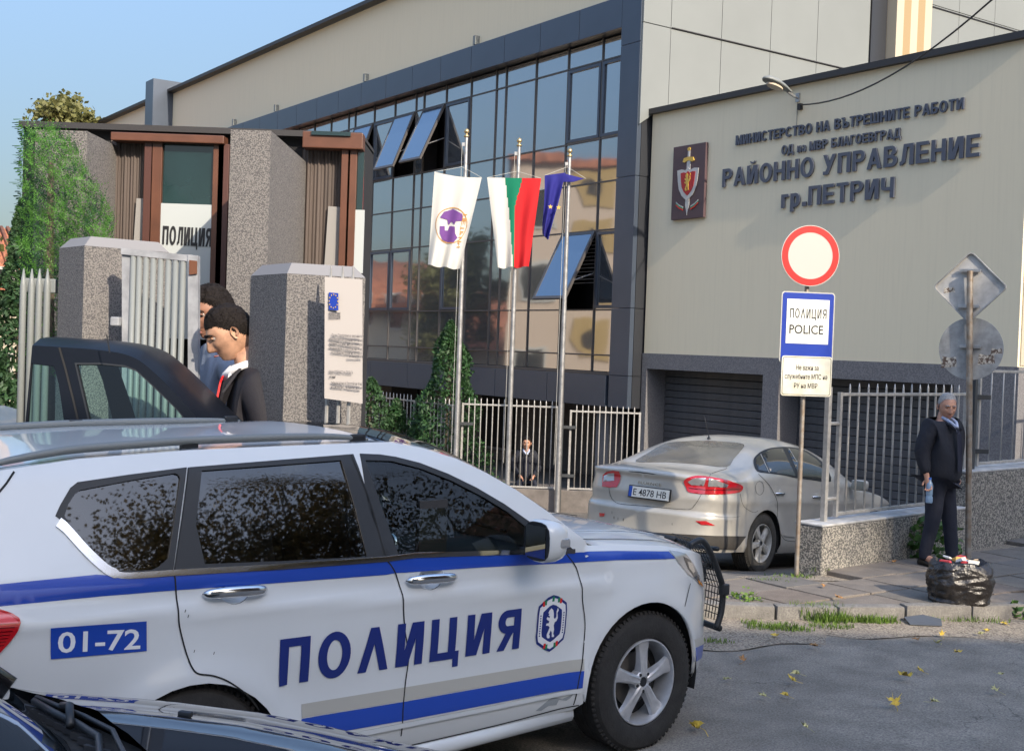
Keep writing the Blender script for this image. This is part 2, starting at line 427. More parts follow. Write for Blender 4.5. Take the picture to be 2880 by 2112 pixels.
def union_patch(polys, step, fn, off):
    polys = [p if sum(a[0]*b[1]-b[0]*a[1] for a, b in zip(p, p[1:]+p[:1])) > 0 else p[::-1] for p in polys]
    vs = []; ed = []
    for p in polys:
        b = len(vs); q = dens(p, step); vs += q; ed += [(b+i, b+(i+1) % len(q)) for i in range(len(q))]
    r = delaunay_2d_cdt([V(v) for v in vs], ed, [], 0, 1e-6); pv = r[0]
    def ins(c): return any(inside(c, [p]) for p in polys)
    F = [tuple(f) for f in r[2]]; F = [f for f in F if ins((sum(pv[i].x for i in f) / 3, sum(pv[i].y for i in f) / 3)) and abs((pv[f[1]]-pv[f[0]]).cross(pv[f[2]]-pv[f[0]])) > 1e-9]
    F = [(f if ((pv[f[1]] - pv[f[0]]).cross(pv[f[2]] - pv[f[0]])) > 0 else f[::-1]) for f in F]
    use = sorted({i for f in F for i in f}); mp = {i: k for k, i in enumerate(use)}; F = [tuple(mp[i] for i in f) for f in F]
    if fn is None: return [(pv[i].x, pv[i].y) for i in use], F
    P = []; N = []; e = .004
    for i in use:
        p = pv[i]; n = (fn(p.x + e, p.y) - fn(p.x - e, p.y)).cross(fn(p.x, p.y + e) - fn(p.x, p.y - e)).normalized(); P.append(fn(p.x, p.y) + n * off); N.append(n)
    return P, N, F
# ================================================================== MATERIALS
def asphalt(name, c1, c2, crack=1.):
    m = bpy.data.materials.new(name); m.use_nodes = True; n = m.node_tree; L = n.links.new; p = n.nodes['Principled BSDF']
    tc = n.nodes.new('ShaderNodeTexCoord')
    def noi(s, d=5, r=.6):
        t = n.nodes.new('ShaderNodeTexNoise'); t.inputs['Scale'].default_value = s; t.inputs['Detail'].default_value = d; t.inputs['Roughness'].default_value = r; L(tc.outputs['Object'], t.inputs['Vector']); return t
    def ramp(src, a, b, ca, cb):
        r = n.nodes.new('ShaderNodeValToRGB'); e = r.color_ramp.elements; e[0].position = a; e[1].position = b; e[0].color = (*ca, 1); e[1].color = (*cb, 1); L(src, r.inputs[0]); return r.outputs[0]
    def mul(a, b, f=1.):
        x = n.nodes.new('ShaderNodeMix'); x.data_type = 'RGBA'; x.blend_type = 'MULTIPLY'; x.inputs[0].default_value = f; L(a, x.inputs[6]); L(b, x.inputs[7]); return x.outputs[2]
    base = ramp(noi(.9).outputs[0], .3, .7, c1, c2)
    grain = ramp(noi(75, 3, .8).outputs[0], .36, .66, (.55, .55, .56), (1.35, 1.33, 1.28))
    blot = ramp(noi(3.1, 6).outputs[0], .35, .62, (.72, .72, .72), (1, 1, 1))
    c = mul(mul(base, grain), blot)
    # cracks: warped cell edges kept only where a broad noise says so
    wv = noi(2.2, 4); va = n.nodes.new('ShaderNodeVectorMath'); va.operation = 'SCALE'; va.inputs[3].default_value = .55; L(wv.outputs[1], va.inputs[0])
    vb = n.nodes.new('ShaderNodeVectorMath'); vb.operation = 'ADD'; L(tc.outputs['Object'], vb.inputs[0]); L(va.outputs[0], vb.inputs[1])
    vo = n.nodes.new('ShaderNodeTexVoronoi'); vo.feature = 'DISTANCE_TO_EDGE'; vo.inputs['Scale'].default_value = 1.9; L(vb.outputs[0], vo.inputs['Vector'])
    line = ramp(vo.outputs[0], .002, .010, (1, 1, 1), (0, 0, 0)); where = ramp(noi(.55, 2).outputs[0], .50, .62, (0, 0, 0), (1, 1, 1))
    k = mul(line, where)
    x = n.nodes.new('ShaderNodeMix'); x.data_type = 'RGBA'; L(k, x.inputs[0]); L(c, x.inputs[6]); x.inputs[7].default_value = (.05, .048, .045, 1)
    L(x.outputs[2], p.inputs['Base Color']); p.inputs['Roughness'].default_value = .85; p.inputs['Specular IOR Level'].default_value = .3
    b = n.nodes.new('ShaderNodeBump'); b.inputs['Strength'].default_value = .55; b.inputs['Distance'].default_value = .006
    L(noi(95, 3, .8).outputs[0], b.inputs['Height']); L(b.outputs[0], p.inputs['Normal'])
    return m
M_ROAD = asphalt('asphalt', (.20, .187, .165), (.285, .262, .228))
M_DRIVE = asphalt('driveway_asphalt', (.14, .13, .12), (.20, .185, .165))
M_DIRT = mat('earth', (.17, .14, .11), .95, var=.5, vscale=9, bump=.6, bscale=50, speckle=(.3, .26, .2), sscale=60)
M_SLAB = [mat('paving_%d' % i, c, .9, var=.3, vscale=5 + i, bump=.35, bscale=70, speckle=tuple(v * .72 for v in c), sscale=110) for i, c in enumerate([(.165, .15, .13), (.19, .165, .14), (.15, .14, .128), (.18, .148, .122)])]
M_KERB = mat('kerb_concrete', (.20, .19, .17), .92, var=.45, vscale=7, bump=.6, bscale=45, speckle=(.16, .15, .14), sscale=70)
M_GRAN = mat('pebbledash', (.10, .097, .09), .9, speckle=(.36, .335, .29), sscale=62, bump=.9, bscale=62, bdist=.012)
M_GRANC = mat('wall_coping', (.42, .42, .41), .9, var=.3, bump=.4, bscale=50)
M_BGRAN = mat('grey_stone_render', (.125, .122, .128), .85, speckle=(.19, .185, .19), sscale=60, bump=.5, bscale=60)
M_BEIGE = mat('beige_render', (.74, .655, .475), .92, streak=.06, bump=.18, bscale=70, bdist=.004)
M_CREAM = mat('cream_render', (.42, .375, .29), .9, bump=.15, bscale=70)
M_TAN = mat('tan_render', (.30, .22, .12), .9)
M_CAP = mat('dark_flashing', (.045, .042, .042), .5, metal=.3)
M_CLAD = mat('grey_blue_cladding', (.062, .080, .112), .34, metal=.25, spec=.6, var=.12, vscale=.7)
M_CLADD = mat('dark_cladding', (.032, .035, .042), .4, metal=.2)
M_WPAN = mat('white_panel', (.185, .20, .197), .5, var=.05, vscale=.6)
M_MULL = mat('mullion', (.10, .092, .088), .45, metal=.4)
M_FGL = mirrorglass('facade_glass', (.075, .080, .086), .38, .16, (.90, .95, 1.))
M_SASHGL = mirrorglass('sash_glass', (.02, .035, .06), .20, .05, (.72, .86, 1.))
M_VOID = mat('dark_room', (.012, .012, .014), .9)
M_BASE = mat('basement_plaster', (.14, .125, .115), .9, var=.25)
M_LET = mat('grey_sign_letter', (.085, .095, .125), .5, metal=.1)
M_SLATD = mat('garage_slat', (.075, .074, .078), .5, var=.2)
M_METAL = mat('galvanised', (.42, .42, .42), .42, metal=.75, var=.25, vscale=12)
M_SILV = mat('silver_fence_paint', (.44, .43, .41), .4, metal=.45, var=.2, vscale=20)
M_DPOST = mat('dark_post', (.05, .055, .06), .5, metal=.3)
M_WHITE = mat('white_enamel', (.42, .42, .39), .4)
M_RED = mat('sign_red', (.62, .012, .012), .38); M_BLUE = mat('sign_blue', (.006, .035, .30), .35)
M_BLACK = mat('black_print', (.012, .012, .014), .5)
M_GOLD = mat('gold_paint', (.62, .40, .07), .45)
M_BRICKR = mat('orange_tile', (.33, .125, .065), .85, var=.4, vscale=3, bump=.4, bscale=20)

# ================================================================== GROUND
WA = V((2.94, 11.36)); WB = V((5.97, 14.08)); WD = (WB - WA).normalized()
def drive_z(y): return lerp_tab([(11.15, .10), (12.2, -.06), (13.3, -.225), (15.4, -.48), (18, -.64), (22, -.76), (80, -.8)], y)
g = MB(); g.add([(-900, -900, -1.4), (900, -900, -1.4), (900, 1400, -1.4), (-900, 1400, -1.4)], [(0, 1, 2, 3)]); struct('ground', g, M_DIRT)
def grid(x0, x1, y0, y1, nx, ny, fz):
    mb = MB(); vs = []; fs = []
    for j in range(ny + 1):
        for i in range(nx + 1):
            x = x0 + (x1 - x0) * i / nx; y = y0 + (y1 - y0) * j / ny; vs.append((x, y, fz(x, y)))
    for j in range(ny):
        for i in range(nx): a = j * (nx + 1) + i; fs.append((a, a + 1, a + nx + 2, a + nx + 1))
    return mb.add(vs, fs)
def road_z(x, y): 
    e = min(1, max(0, (y - 8.6) / 1.3)) if x > -.5 else 0
    return .012 * noise.noise(V((x * .6, y * .6, 0))) + e * .018 * noise.noise(V((x * 1.7, y * 1.7, 3)))
r_ = struct('road', grid(-30, 24, -24, 9.93, 180, 150, road_z), M_ROAD, True)
struct('driveway', grid(-30, 24, 11.1, 34, 60, 60, lambda x, y: drive_z(y) + .008 * noise.noise(V((x, y, 0)))), M_DRIVE, True)
# pavement bed and slabs -------------------------------------------------
def kerb_y(x): return lerp_tab([(-6, 9.62), (1.0, 9.68), (2.2, 9.72), (2.7, 9.76), (3.25, 9.86), (3.86, 9.97), (4.4, 10.14), (6, 10.6), (9, 11.6)], x)
def wall_y(x): return WA.y + (x - WA.x) * WD.y / WD.x
pb = MB(); vs = []; fs = []; N_ = 60
for i in range(N_ + 1):
    x = -6 + 15. * i / N_; y1 = 11.22 if x < 2.94 else wall_y(x) + .1
    vs += [(x, kerb_y(x) + .11, .095), (x, max(y1, kerb_y(x) + .3), .095)]
fs = [(2*i, 2*i+2, 2*i+3, 2*i+1) for i in range(N_)]
pb.add(vs, fs); pave = struct('pavement', pb, M_DIRT)
rnd = random.Random(4)
AX = V((.816, .578, 0)); AY = V((-.578, .816, 0))
slab_me = []
for k in range(6):
    mb = MB(); s_ = .49; r2 = random.Random(k)
    mb.box((0, 0, -.03), (s_ * (1 - .01 * r2.random()), s_ * (1 - .012 * r2.random()), .06), bev=.008); slab_me.append(mb)
slab_mesh = [[b.mesh('slab', False, [m]) for m in M_SLAB] for b in slab_me]
nslab = 0
for i in range(-14, 22):
    for j in range(-4, 26):
        p = V((.2, 8.0, 0)) + AX * (i * .502) + AY * (j * .502)
        if p.x < .6 or p.x > 8: continue
        top = 11.15 if p.x < 2.9 else wall_y(p.x) - .02
        if p.y < kerb_y(p.x) + .33 or p.y > top - .05: continue
        if nslab > 250: continue
        o = link('slab', slab_mesh[rnd.randrange(6)][rnd.choice((0, 0, 1, 1, 2, 3))], None, pave); nslab += 1
        o.matrix_local = Matrix.Translation((p.x, p.y, .138 + rnd.uniform(-.006, .006))) @ Matrix.Rotation(atan2(AX.y, AX.x) + rnd.uniform(-.008, .008), 4, 'Z') @ Matrix.Rotation(rnd.uniform(-.012, .012), 4, 'X') @ Matrix.Rotation(rnd.uniform(-.012, .012), 4, 'Y')
# broken concrete fill between the slabs and the kerb / wall
fl = MB(); vs = []; fs = []
for i in range(81):
    x = .5 + 8. * i / 80; a = kerb_y(x) + .10
    vs += [(x, a, .128), (x, a + .42, .126 + .004 * sin(i))]
fl.add(vs, [(2*i, 2*i+2, 2*i+3, 2*i+1) for i in range(80)]); fl.build('concrete_fill', M_SLAB[1], pave)
# kerb stones
kerb = bpy.data.objects.new('kerb', None); COL.objects.link(kerb); kerb['kind'] = 'structure'
xs = [-4.6 + .55 * i for i in range(12)] + [2.17, 2.68, 3.25, 3.83, 4.4, 5.0, 5.6, 6.2, 6.8, 7.4]
xs = sorted(xs)
for a, b in zip(xs, xs[1:]):
    if b - a < .2: continue
    ya, yb = kerb_y(a), kerb_y(b); c = V(((a + b) / 2, (ya + yb) / 2, 0)); L_ = hypot(b - a, yb - ya)
    mb = MB(); mb.box((0, .07, -.03), (L_ - .012, .14, .34), bev=.022)
    mb.v = [tuple(V(q) + V((0, 0, 0)) + noise.noise_vector(V(q) * 9 + V((a * 5, 0, 0))) * .007) for q in mb.v]
    o = mb.build('kerb_stone', M_KERB, kerb, True, sharp=45); o.matrix_local = Matrix.Translation(c + V((0, 0, rnd.uniform(-.008, .008)))) @ Matrix.Rotation(atan2(yb - ya, b - a) + rnd.uniform(-.01, .01), 4, 'Z')
# gutter dirt strip
gd = MB(); vs = []; fs = []
for i in range(101):
    x = -.5 + 8.5 * i / 100; y = kerb_y(x)
    wdt = .35 + .5 * max(0, noise.noise(V((x * 1.1, 0, 5))) + .35) + (.35 if x < 2.4 else 0)
    for j in range(4): vs.append((x, y - wdt * (1 - j / 3), .008 + .022 * (j / 3) ** .6 + .008 * noise.noise(V((x * 4, j * 2., 1)))))
for i in range(100):
    for j in range(3): a = i * 4 + j; fs.append((a, a + 4, a + 5, a + 1))
gd.add(vs, fs); struct('gutter_dirt', gd, M_DIRT, True)

# ================================================================== MAIN BUILDING
AZF = radians(34.8); F1 = V((-sin(AZF), cos(AZF), 0)); F2 = V((cos(AZF), sin(AZF), 0)); UP = V((0, 0, 1))
CB = V((2.179, 23.0, 0))
BM = frame(CB, -F1, F2, UP)          # local: x right, y into the building, z height
bld = thing('police_station', 'long beige and blue-grey police station with a glazed front floor behind the flagpoles', 'building', BM)
mb = MB(); mb.box((-23, 8.2, 9.88), (46, 16, 1.95)); mb.box((-37, 8.2, 5), (18, 15.9, 7.9)); wallo = mb.build('wall', M_BEIGE, bld)
mb = MB(); mb.box((-23, .12, 10.93), (46.1, .3, .10)); mb.build('roof_edge', M_CAP, bld)
for x in (-20.2, -16.9, -11.2, -5.9):   # little spouts under the beige band
    mb = MB(); mb.box((x, .16, 9.02), (.1, .16, .2)); mb.build('spout', M_WPAN, wallo)
# core behind the glass, dark
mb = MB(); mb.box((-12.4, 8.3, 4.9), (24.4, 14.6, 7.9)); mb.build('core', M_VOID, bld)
def shared(name, d, m, bev=.004):
    b = MB(); b.box((0, 0, 0), d, bev=bev); return b.mesh(name, False, [m])
# upper band panels
pm = shared('cladding_panel', (1.31, .10, .60), M_CLAD)
x = -.57; k = 0
band = MB(); band.box((-12.3, .30, 8.56), (24.4, .45, .58)); band.build('soffit_beam', M_CLADD, bld)
while x > -24.3:
    link('cladding_panel', pm, None, bld, Matrix.Translation((x - .66, .05, 8.565))); x -= 1.325
pm = shared('sill_panel', (1.89, .10, .60), M_CLAD); x = -.66
while x > -23.5:
    link('cladding_panel', pm, None, bld, Matrix.Translation((x - .95, .05, 1.335))); x -= 1.905
mb = MB(); mb.box((-12.4, .22, 1.665), (23.6, .36, .05)); mb.build('sill', M_MULL, bld)
mb = MB(); mb.box((-12.3, 1.2, 1.2), (24.5, 2.2, .30)); mb.build('floor_slab', M_CLADD, bld)
for z0, z1 in ((1.035, 1.64), (1.65, 2.92), (2.93, 5.4), (5.41, 7.9), (7.91, 8.865)):
    b = MB(); b.box((-.285, .05, (z0 + z1) / 2), (.565, .10, z1 - z0), bev=.004); b.build('cladding_panel', M_CLAD, bld)
    b = MB(); b.box((-.03, .52, (z0 + z1) / 2), (.06, .82, z1 - z0), bev=.003); b.build('return_panel', M_CLADD, bld)
mb = MB(); mb.box((-.30, .6, 4.9), (.47, .9, 7.7)); mb.build('corner_column', M_CLADD, bld)
# curtain wall ------------------------------------------------------------
XS = [.65, 1.46, 2.58, 3.71, 4.84, 5.22, 6.26, 7.35, 8.39, 8.77, 9.83, 10.93, 12.01]
while XS[-1] < 23.2: XS += [XS[-1] + .38, XS[-1] + 1.44, XS[-1] + 2.5, XS[-1] + 3.56]
ZS = [1.69, 2.02, 2.91, 4.48, 5.43, 6.29, 7.83, 8.25]
YG = .30
OPEN = {(11.47, 5): 20, (9.3, 5): 22, (7.87, 5): 25, (2.02, 2): 27}
cw = thing('curtain_wall', 'dark reflective glass front of the police station, in its blue-grey frame', 'window wall'); cw.matrix_world = BM
for k, z in enumerate(ZS[:-1]):
    for a, b in zip(XS, XS[1:]):
        xm = (a + b) / 2; z1 = ZS[k + 1]; op = None; wd = b - a
        for (ox, oz), ang in OPEN.items():
            row = {5: 6.29, 2: 2.91}[oz]
            if abs(ox - xm) < .3 and abs(z - row) < .05: op = ang
        if abs(z - 5.43) < .01 and False: pass
        if op is None:
            jt = Matrix.Rotation(rnd.uniform(-.004, .004), 4, 'Z') @ Matrix.Rotation(rnd.uniform(-.004, .004), 4, 'X')
            mb = MB(); mb.box((0, 0, 0), (wd - .028, .012, z1 - z - .028)); o = mb.build('pane', M_FGL, cw, M=Matrix.Translation((-xm, YG, (z + z1) / 2)) @ jt)
            if wd > .8 and z1 - z > 1.2 and (int(a * 10) * 7 + k) % 3 != 0:      # closed sash frame
                fr = MB(); h = z1 - z - .06; w2 = wd - .06
                for c, d in (((0, 0, h / 2 - .03), (w2, .03, .06)), ((0, 0, -h / 2 + .03), (w2, .03, .06)), ((-w2 / 2 + .03, 0, 0), (.06, .03, h - .12)), ((w2 / 2 - .03, 0, 0), (.06, .03, h - .12))): fr.box(c, d)
                fr.build('sash_frame', M_CLAD, cw, M=Matrix.Translation((-xm, YG - .025, (z + z1) / 2)))
        else:
            h = z1 - z - .04; w2 = wd - .04
            R = Matrix.Translation((-xm, YG - .03, z1 - .02)) @ Matrix.Rotation(radians(-op), 4, 'X')
            fr = MB()
            for c, d in (((0, 0, -.03), (w2, .05, .06)), ((0, 0, -h + .03), (w2, .05, .06)), ((-w2 / 2 + .03, 0, -h / 2), (.06, .05, h - .12)), ((w2 / 2 - .03, 0, -h / 2), (.06, .05, h - .12))): fr.box(c, d)
            f_ = fr.build('open_sash', M_MULL, cw, M=R)
            mb = MB(); mb.box((0, -.012, -h / 2), (w2 - .10, .012, h - .10)); mb.build('pane', M_SASHGL, f_)
            st = MB(); st.tube([V((w2 / 2 - .03 - xm, YG + .05, z + .75)), R @ V((w2 / 2 - .03, .02, -h * .72))], .012, 5); st.build('stay', M_METAL, cw)
            # what the opening shows: a dark room with a blind
            rm = MB(); rm.box((-xm, .93, (z + z1) / 2), (wd, .02, z1 - z)); rm.build('room_back', M_VOID, cw)
            if op == 27:
                for q in range(13):
                    bl = MB(); bl.box((-xm + .02, YG + .10, z1 - .12 - q * .075), (wd - .1, .05, .008)); bl.build('blind_slat', mat('blind', (.30, .30, .30), .6), cw)
for a in XS:
    mb = MB(); mb.box((-a, YG - .008, 4.97), (.032, .045, 6.6)); mb.build('mullion', M_MULL, cw)
for z in ZS[1:-1]:
    mb = MB(); mb.box((-12.2, YG - .007, z), (23.2, .040, .030)); mb.build('transom', M_MULL, cw)
# left fin, far block
mb = MB(); mb.box((-26.68, -.02, 6.15), (.85, 1.04, 10.3)); fin = mb.build('fin', M_CLAD, bld)
mb = MB(); mb.box((-42.2, 1., 11.45), (2.4, 1.6, 1.1)); mb.build('roof_box', M_WPAN, bld)
# basement under the overhang
mb = MB(); mb.box((-20, 3.2, .05), (40, 1.0, 2.2)); base_wall = mb.build('basement_wall', M_BASE, bld)
for xx in (-3.4, -8.2, -13, -18):
    b = MB(); b.box((xx, 2.66, .2), (1.5, .06, 1.3)); b.build('basement_window', M_VOID, bld)
    b = MB(); b.box((xx, 2.62, -.48), (1.6, .12, .05)); b.build('window_sill', M_WPAN, bld)
for xx in (-1.2, -7.2, -14):
    b = MB(); b.box((xx, .6, .0), (.4, .4, 2.1)); b.build('pier', M_BGRAN, bld)
# side wall, white panels -------------------------------------------------
cols = [(.012, .70), (.70, 2.02), (2.02, 3.38), (3.38, 4.75), (4.75, 6.39)] + [(8.12 + 1.36 * i, 8.12 + 1.36 * (i + 1)) for i in range(6)]
for a, b in cols:
    for z0, z1 in ((6.2, 8.25), (8.25, 10.15), (10.15, 12.1)):
        if a < .1 and z0 < 7:
            pr = MB(); pr.prism([(.0, a, 6.36), (.0, .40, 6.62), (.0, b - .006, 6.62), (.0, b - .006, z1 - .008), (.0, a, z1 - .008)], (.05, 0, 0)); pr.build('white_panel', M_WPAN, bld); continue
        p_ = MB(); p_.box((.025, (a + b) / 2, (z0 + z1) / 2), (.05, b - a - .012, z1 - z0 - .016), bev=.004); p_.build('white_panel', M_WPAN, bld)
mb = MB(); mb.box((-.6, 8.3, 9.2), (1.15, 15.8, 5.7)); mb.build('side_core', M_CLADD, bld)
mb = MB(); mb.box((.04, 6.66, 9.2), (.07, .5, 5.8)); mb.build('recess_shade_strip', M_CLADD, bld)  # dark colour stands in for the shade of the recess beside the stripes
for i in range(5):
    b = MB(); b.box((.16, 6.93 + .24 * i + .12, 9.2), (.32, .239, 5.8)); b.build('stripe', M_CREAM if i % 2 == 0 else M_TAN, bld)

# ------------------------------------------------------------------ garage annex with the big lettering
AM = frame(CB + F2 * .32, -F1, F2, UP)
ann = thing('garage_annex', 'beige annex wall with grey stone base and garage openings, carrying the ministry lettering', 'building', AM)
mb = MB(); mb.box((3.94, 5.1, 4.33), (7.76, 10.2, 4.48)); mb.build('wall', M_BEIGE, ann)
mb = MB(); mb.box((7.83, 5.1, 4.33), (.012, 10.1, 4.44)); mb.build('side_render', M_CREAM, ann)
mb = MB(); mb.box((3.93, 5.05, 6.615), (7.92, 10.3, .10)); mb.build('roof_edge', M_CAP, ann)
sb = MB()
for x0, x1, z0, z1 in ((.03, .17, -.9, 1.80), (3.13, 3.50, -.9, 1.80), (6.84, 7.85, -.9, 1.80), (.03, 7.85, 1.80, 2.09)):
    sb.box(((x0 + x1) / 2, .24, (z0 + z1) / 2), (x1 - x0, .5, z1 - z0))
sb.build('stone_base', M_BGRAN, ann)
sb = MB(); sb.box((7.845, 5.3, .6), (.02, 9.6, 2.95)); sb.build('side_base', M_BGRAN, ann)
sb = MB(); sb.box((4, 5.6, .4), (7.6, 9.6, 3.2)); sb.build('garage_core', M_VOID, ann)
for dx, (x0, x1) in enumerate(((.17, 3.13), (3.50, 6.84))):
    gd_ = thing('garage_door', ['dark ribbed garage door straight behind the silver sedan', 'dark ribbed garage door behind the railings, beside the standing man'][dx], 'garage door', AM @ Matrix.Translation(((x0 + x1) / 2, .47, 0)), 'garage doors of the annex')
    sm = shared('slat', (x1 - x0 - .01, .03, .122), M_SLATD, .012)
    for k in range(21): link('slat', sm, None, gd_, Matrix.Translation((0, 0, 1.73 - k * .13)))
# lettering
def wall_line(label, txt, x0, x1, z, h, bold):
    t = thing('wall_lettering', label, 'lettering', AM @ Matrix.Translation((x0, -.012, z)), 'raised grey lettering on the annex wall')
    for P in bold_line(txt, 0, 0, x1 - x0, h, .195, .165, .13):
        v2, f2 = union_patch(P, 9, None, 0); mb = MB(); mx = min(v[0] for v in v2); mb.add(*extr([(x - mx, y) for x, y in v2], f2, .030)); mb.build('letter', M_LET, t, M=Matrix.Translation((mx, 0, 0)))
wall_line('topmost line of raised grey letters, МИНИСТЕРСТВО НА ВЪТРЕШНИТЕ РАБОТИ', 'МИНИСТЕРСТВО НА ВЪТРЕШНИТЕ РАБОТИ', 2.30, 6.82, 5.735, .165, .016)
wall_line('short second line of raised grey letters, ОД на МВР БЛАГОЕВГРАД', 'ОД на МВР БЛАГОЕВГРАД', 3.37, 5.75, 5.455, .150, .016)
wall_line('largest line of raised grey letters, РАЙОННО УПРАВЛЕНИЕ', 'РАЙОННО УПРАВЛЕНИЕ', 2.01, 7.11, 5.035, .315, .022)
wall_line('lowest line of raised grey letters, гр.ПЕТРИЧ', 'гр.ПЕТРИЧ', 3.41, 5.67, 4.57, .31, .022)
# crest board
cr = thing('crest_board', 'dark upright board with sword, red shield and golden lion on the beige wall', 'emblem board', AM @ Matrix.Translation((1.175, -.04, 5.205)))
b = MB(); b.box((0, 0, 0), (.85, .06, 1.33), bev=.006); b.build('board', mat('maroon_board', (.085, .05, .055), .5), cr)
LION = [(-.30,-.95),(-.12,-.95),(-.10,-.80),(-.20,-.70),(-.05,-.45),(.08,-.60),(.12,-.90),(.35,-.92),(.36,-.80),(.25,-.72),(.30,-.42),(.22,-.15),(.30,.05),(.48,.10),(.60,.30),(.52,.62),(.66,.80),(.55,.95),(.42,.72),(.44,.40),(.30,.25),(.16,.35),(.14,.62),(.05,.85),(-.15,.98),(-.34,.86),(-.46,.70),(-.34,.64),(-.42,.54),(-.26,.48),(-.30,.36),(-.52,.46),(-.62,.34),(-.50,.26),(-.30,.16),(-.34,.04),(-.58,.04),(-.62,-.10),(-.36,-.12),(-.20,-.25),(-.34,-.50),(-.46,-.70),(-.42,-.86)]
def flat(parent, name, pts, m, y0, d=.01, M=None):
    b = MB(); b.prism([(x, y0, z) for x, z in pts], (0, -d, 0)); return b.build(name, m, parent, M=M, fix=True)
def shield(cx_, cz, w_, h_): return [(cx_ + a * w_, cz + b_ * h_) for a, b_ in ((-.5, .42), (-.30, .44), (-.12, .40), (0, .47), (.12, .40), (.30, .44), (.5, .42), (.46, .10), (.40, -.15), (.25, -.36), (0, -.53), (-.25, -.36), (-.40, -.15), (-.46, .10))]
M_STEEL = mat('steel_print', (.50, .49, .47), .4, metal=.2)
flat(cr, 'blade', [(-.045, .40), (.045, .40), (.05, -.42), (0, -.60), (-.05, -.42)], M_STEEL, -.031, .008)
flat(cr, 'hilt', [(-.025, .40), (.025, .40), (.025, .56), (-.025, .56)], M_STEEL, -.031, .012)
flat(cr, 'pommel', ellipse(0, .585, .038, .034, 12), M_GOLD, -.031, .014)
flat(cr, 'guard', [(-.15, .37), (-.12, .43), (0, .45), (.12, .43), (.15, .37), (.10, .35), (0, .385), (-.10, .35)], M_GOLD, -.031, .018)
flat(cr, 'shield', shield(0, -.03, .56, .60), M_STEEL, -.040, .010)
flat(cr, 'shield_field', shield(.01, -.02, .38, .44), mat('shield_red', (.42, .02, .02), .5), -.051, .006)
flat(cr, 'lion', [(x * .125 + .01, z * .165 - .01) for x, z in LION], M_GOLD, -.058, .006)
for s_ in (-1, 1):
    for q, mm in enumerate((M_WHITE, mat('flag_green', (.0, .20, .09), .6), M_RED)):
        flat(cr, 'ribbon', [(s_ * (.10 + .0), -.44 - q * .024), (s_ * .20, -.40 - q * .024), (s_ * .29, -.34 - q * .024), (s_ * .29, -.364 - q * .024), (s_ * .20, -.424 - q * .024), (s_ * .10, -.464 - q * .024)], mm, -.040 - q * .001, .005)
# lamp on the annex wall
lp = thing('wall_lamp', 'pale street lamp head on a short arm above the wall lettering', 'lamp', AM @ Matrix.Translation((3.66, 0, 6.40)))
b = MB(); b.tube([(0, 0, -.05), (0, -.12, -.03), (0, -.26, .02)], .022, 8); b.box((0, -.01, -.04), (.08, .03, .14)); b.build('arm', M_METAL, lp)
hb = MB(); vs = []; fs = []; n_ = 14; rings = [(0, .03, .03), (.06, .05, .05), (.2, .10, .07), (.40, .135, .085), (.55, .11, .07), (.62, .05, .03), (.64, .0, .0)]
for (t, a, h) in rings:
    for j in range(n_): an = 2 * pi * j / n_; vs.append((a * cos(an), -.18 - t, .02 + t * .22 + h * (sin(an) if sin(an) > 0 else .35 * sin(an))))
for i in range(len(rings) - 1):
    for j in range(n_): fs.append((i*n_+j, i*n_+(j+1)%n_, (i+1)*n_+(j+1)%n_, (i+1)*n_+j))
hb.add(vs, fs); hb.build('lamp_head', M_WPAN, lp, True, fix=True)
b = MB(); vs = [(.09 * cos(2*pi*j/16), -.18 - .38 + .17 * sin(2*pi*j/16), .085 + .037 * sin(2*pi*j/16)*-1 - .012) for j in range(16)]
b.prism(vs, (0, 0, -.03)); b.build('lens', mat('lamp_lens', (.5, .42, .32), .2), lp)
# cables
M_CABLE = mat('cable', (.02, .02, .02), .6)
A_ = AM @ V((3.73, -.03, 6.23)); B_ = at(2790, 0, 13.5); B2 = at(3100, -200, 11)
c_ = MB(); pts = [A_.lerp(B_, t / 14) + V((0, 0, -.28 * 4 * (t / 14) * (1 - t / 14))) for t in range(15)] + [B2]
c_.tube(pts, .012, 6); tag(c_.build('overhead_cable', M_CABLE), 'thin black cable rising from a wall hook above the lettering to the top right', 'cable')
b = MB(); b.box((3.73, -.03, 6.20), (.07, .06, .10), AM); tag(b.build('cable_hook', M_CABLE), 'small dark bracket on the beige wall where the cable starts', 'bracket')
b = MB(); b.tube([AM @ V((3.66, -.015, 6.3)), AM @ V((3.66, -.015, 5.78))], .006, 5); tag(b.build('lamp_wire', mat('grey_wire', (.25, .24, .22), .7)), 'faint thin wire running down the wall below the lamp', 'wire')
b = MB(); b.tube([(.07, .72, 8.26), (.07, 6.3, 8.26)], .014, 5); b.build('joint_strip', M_CAP, bld)
b = MB(); b.tube([(.07, 8.2, 10.1), (.07, 16.0, 10.1)], .014, 5); b.build('joint_strip', M_CAP, bld)
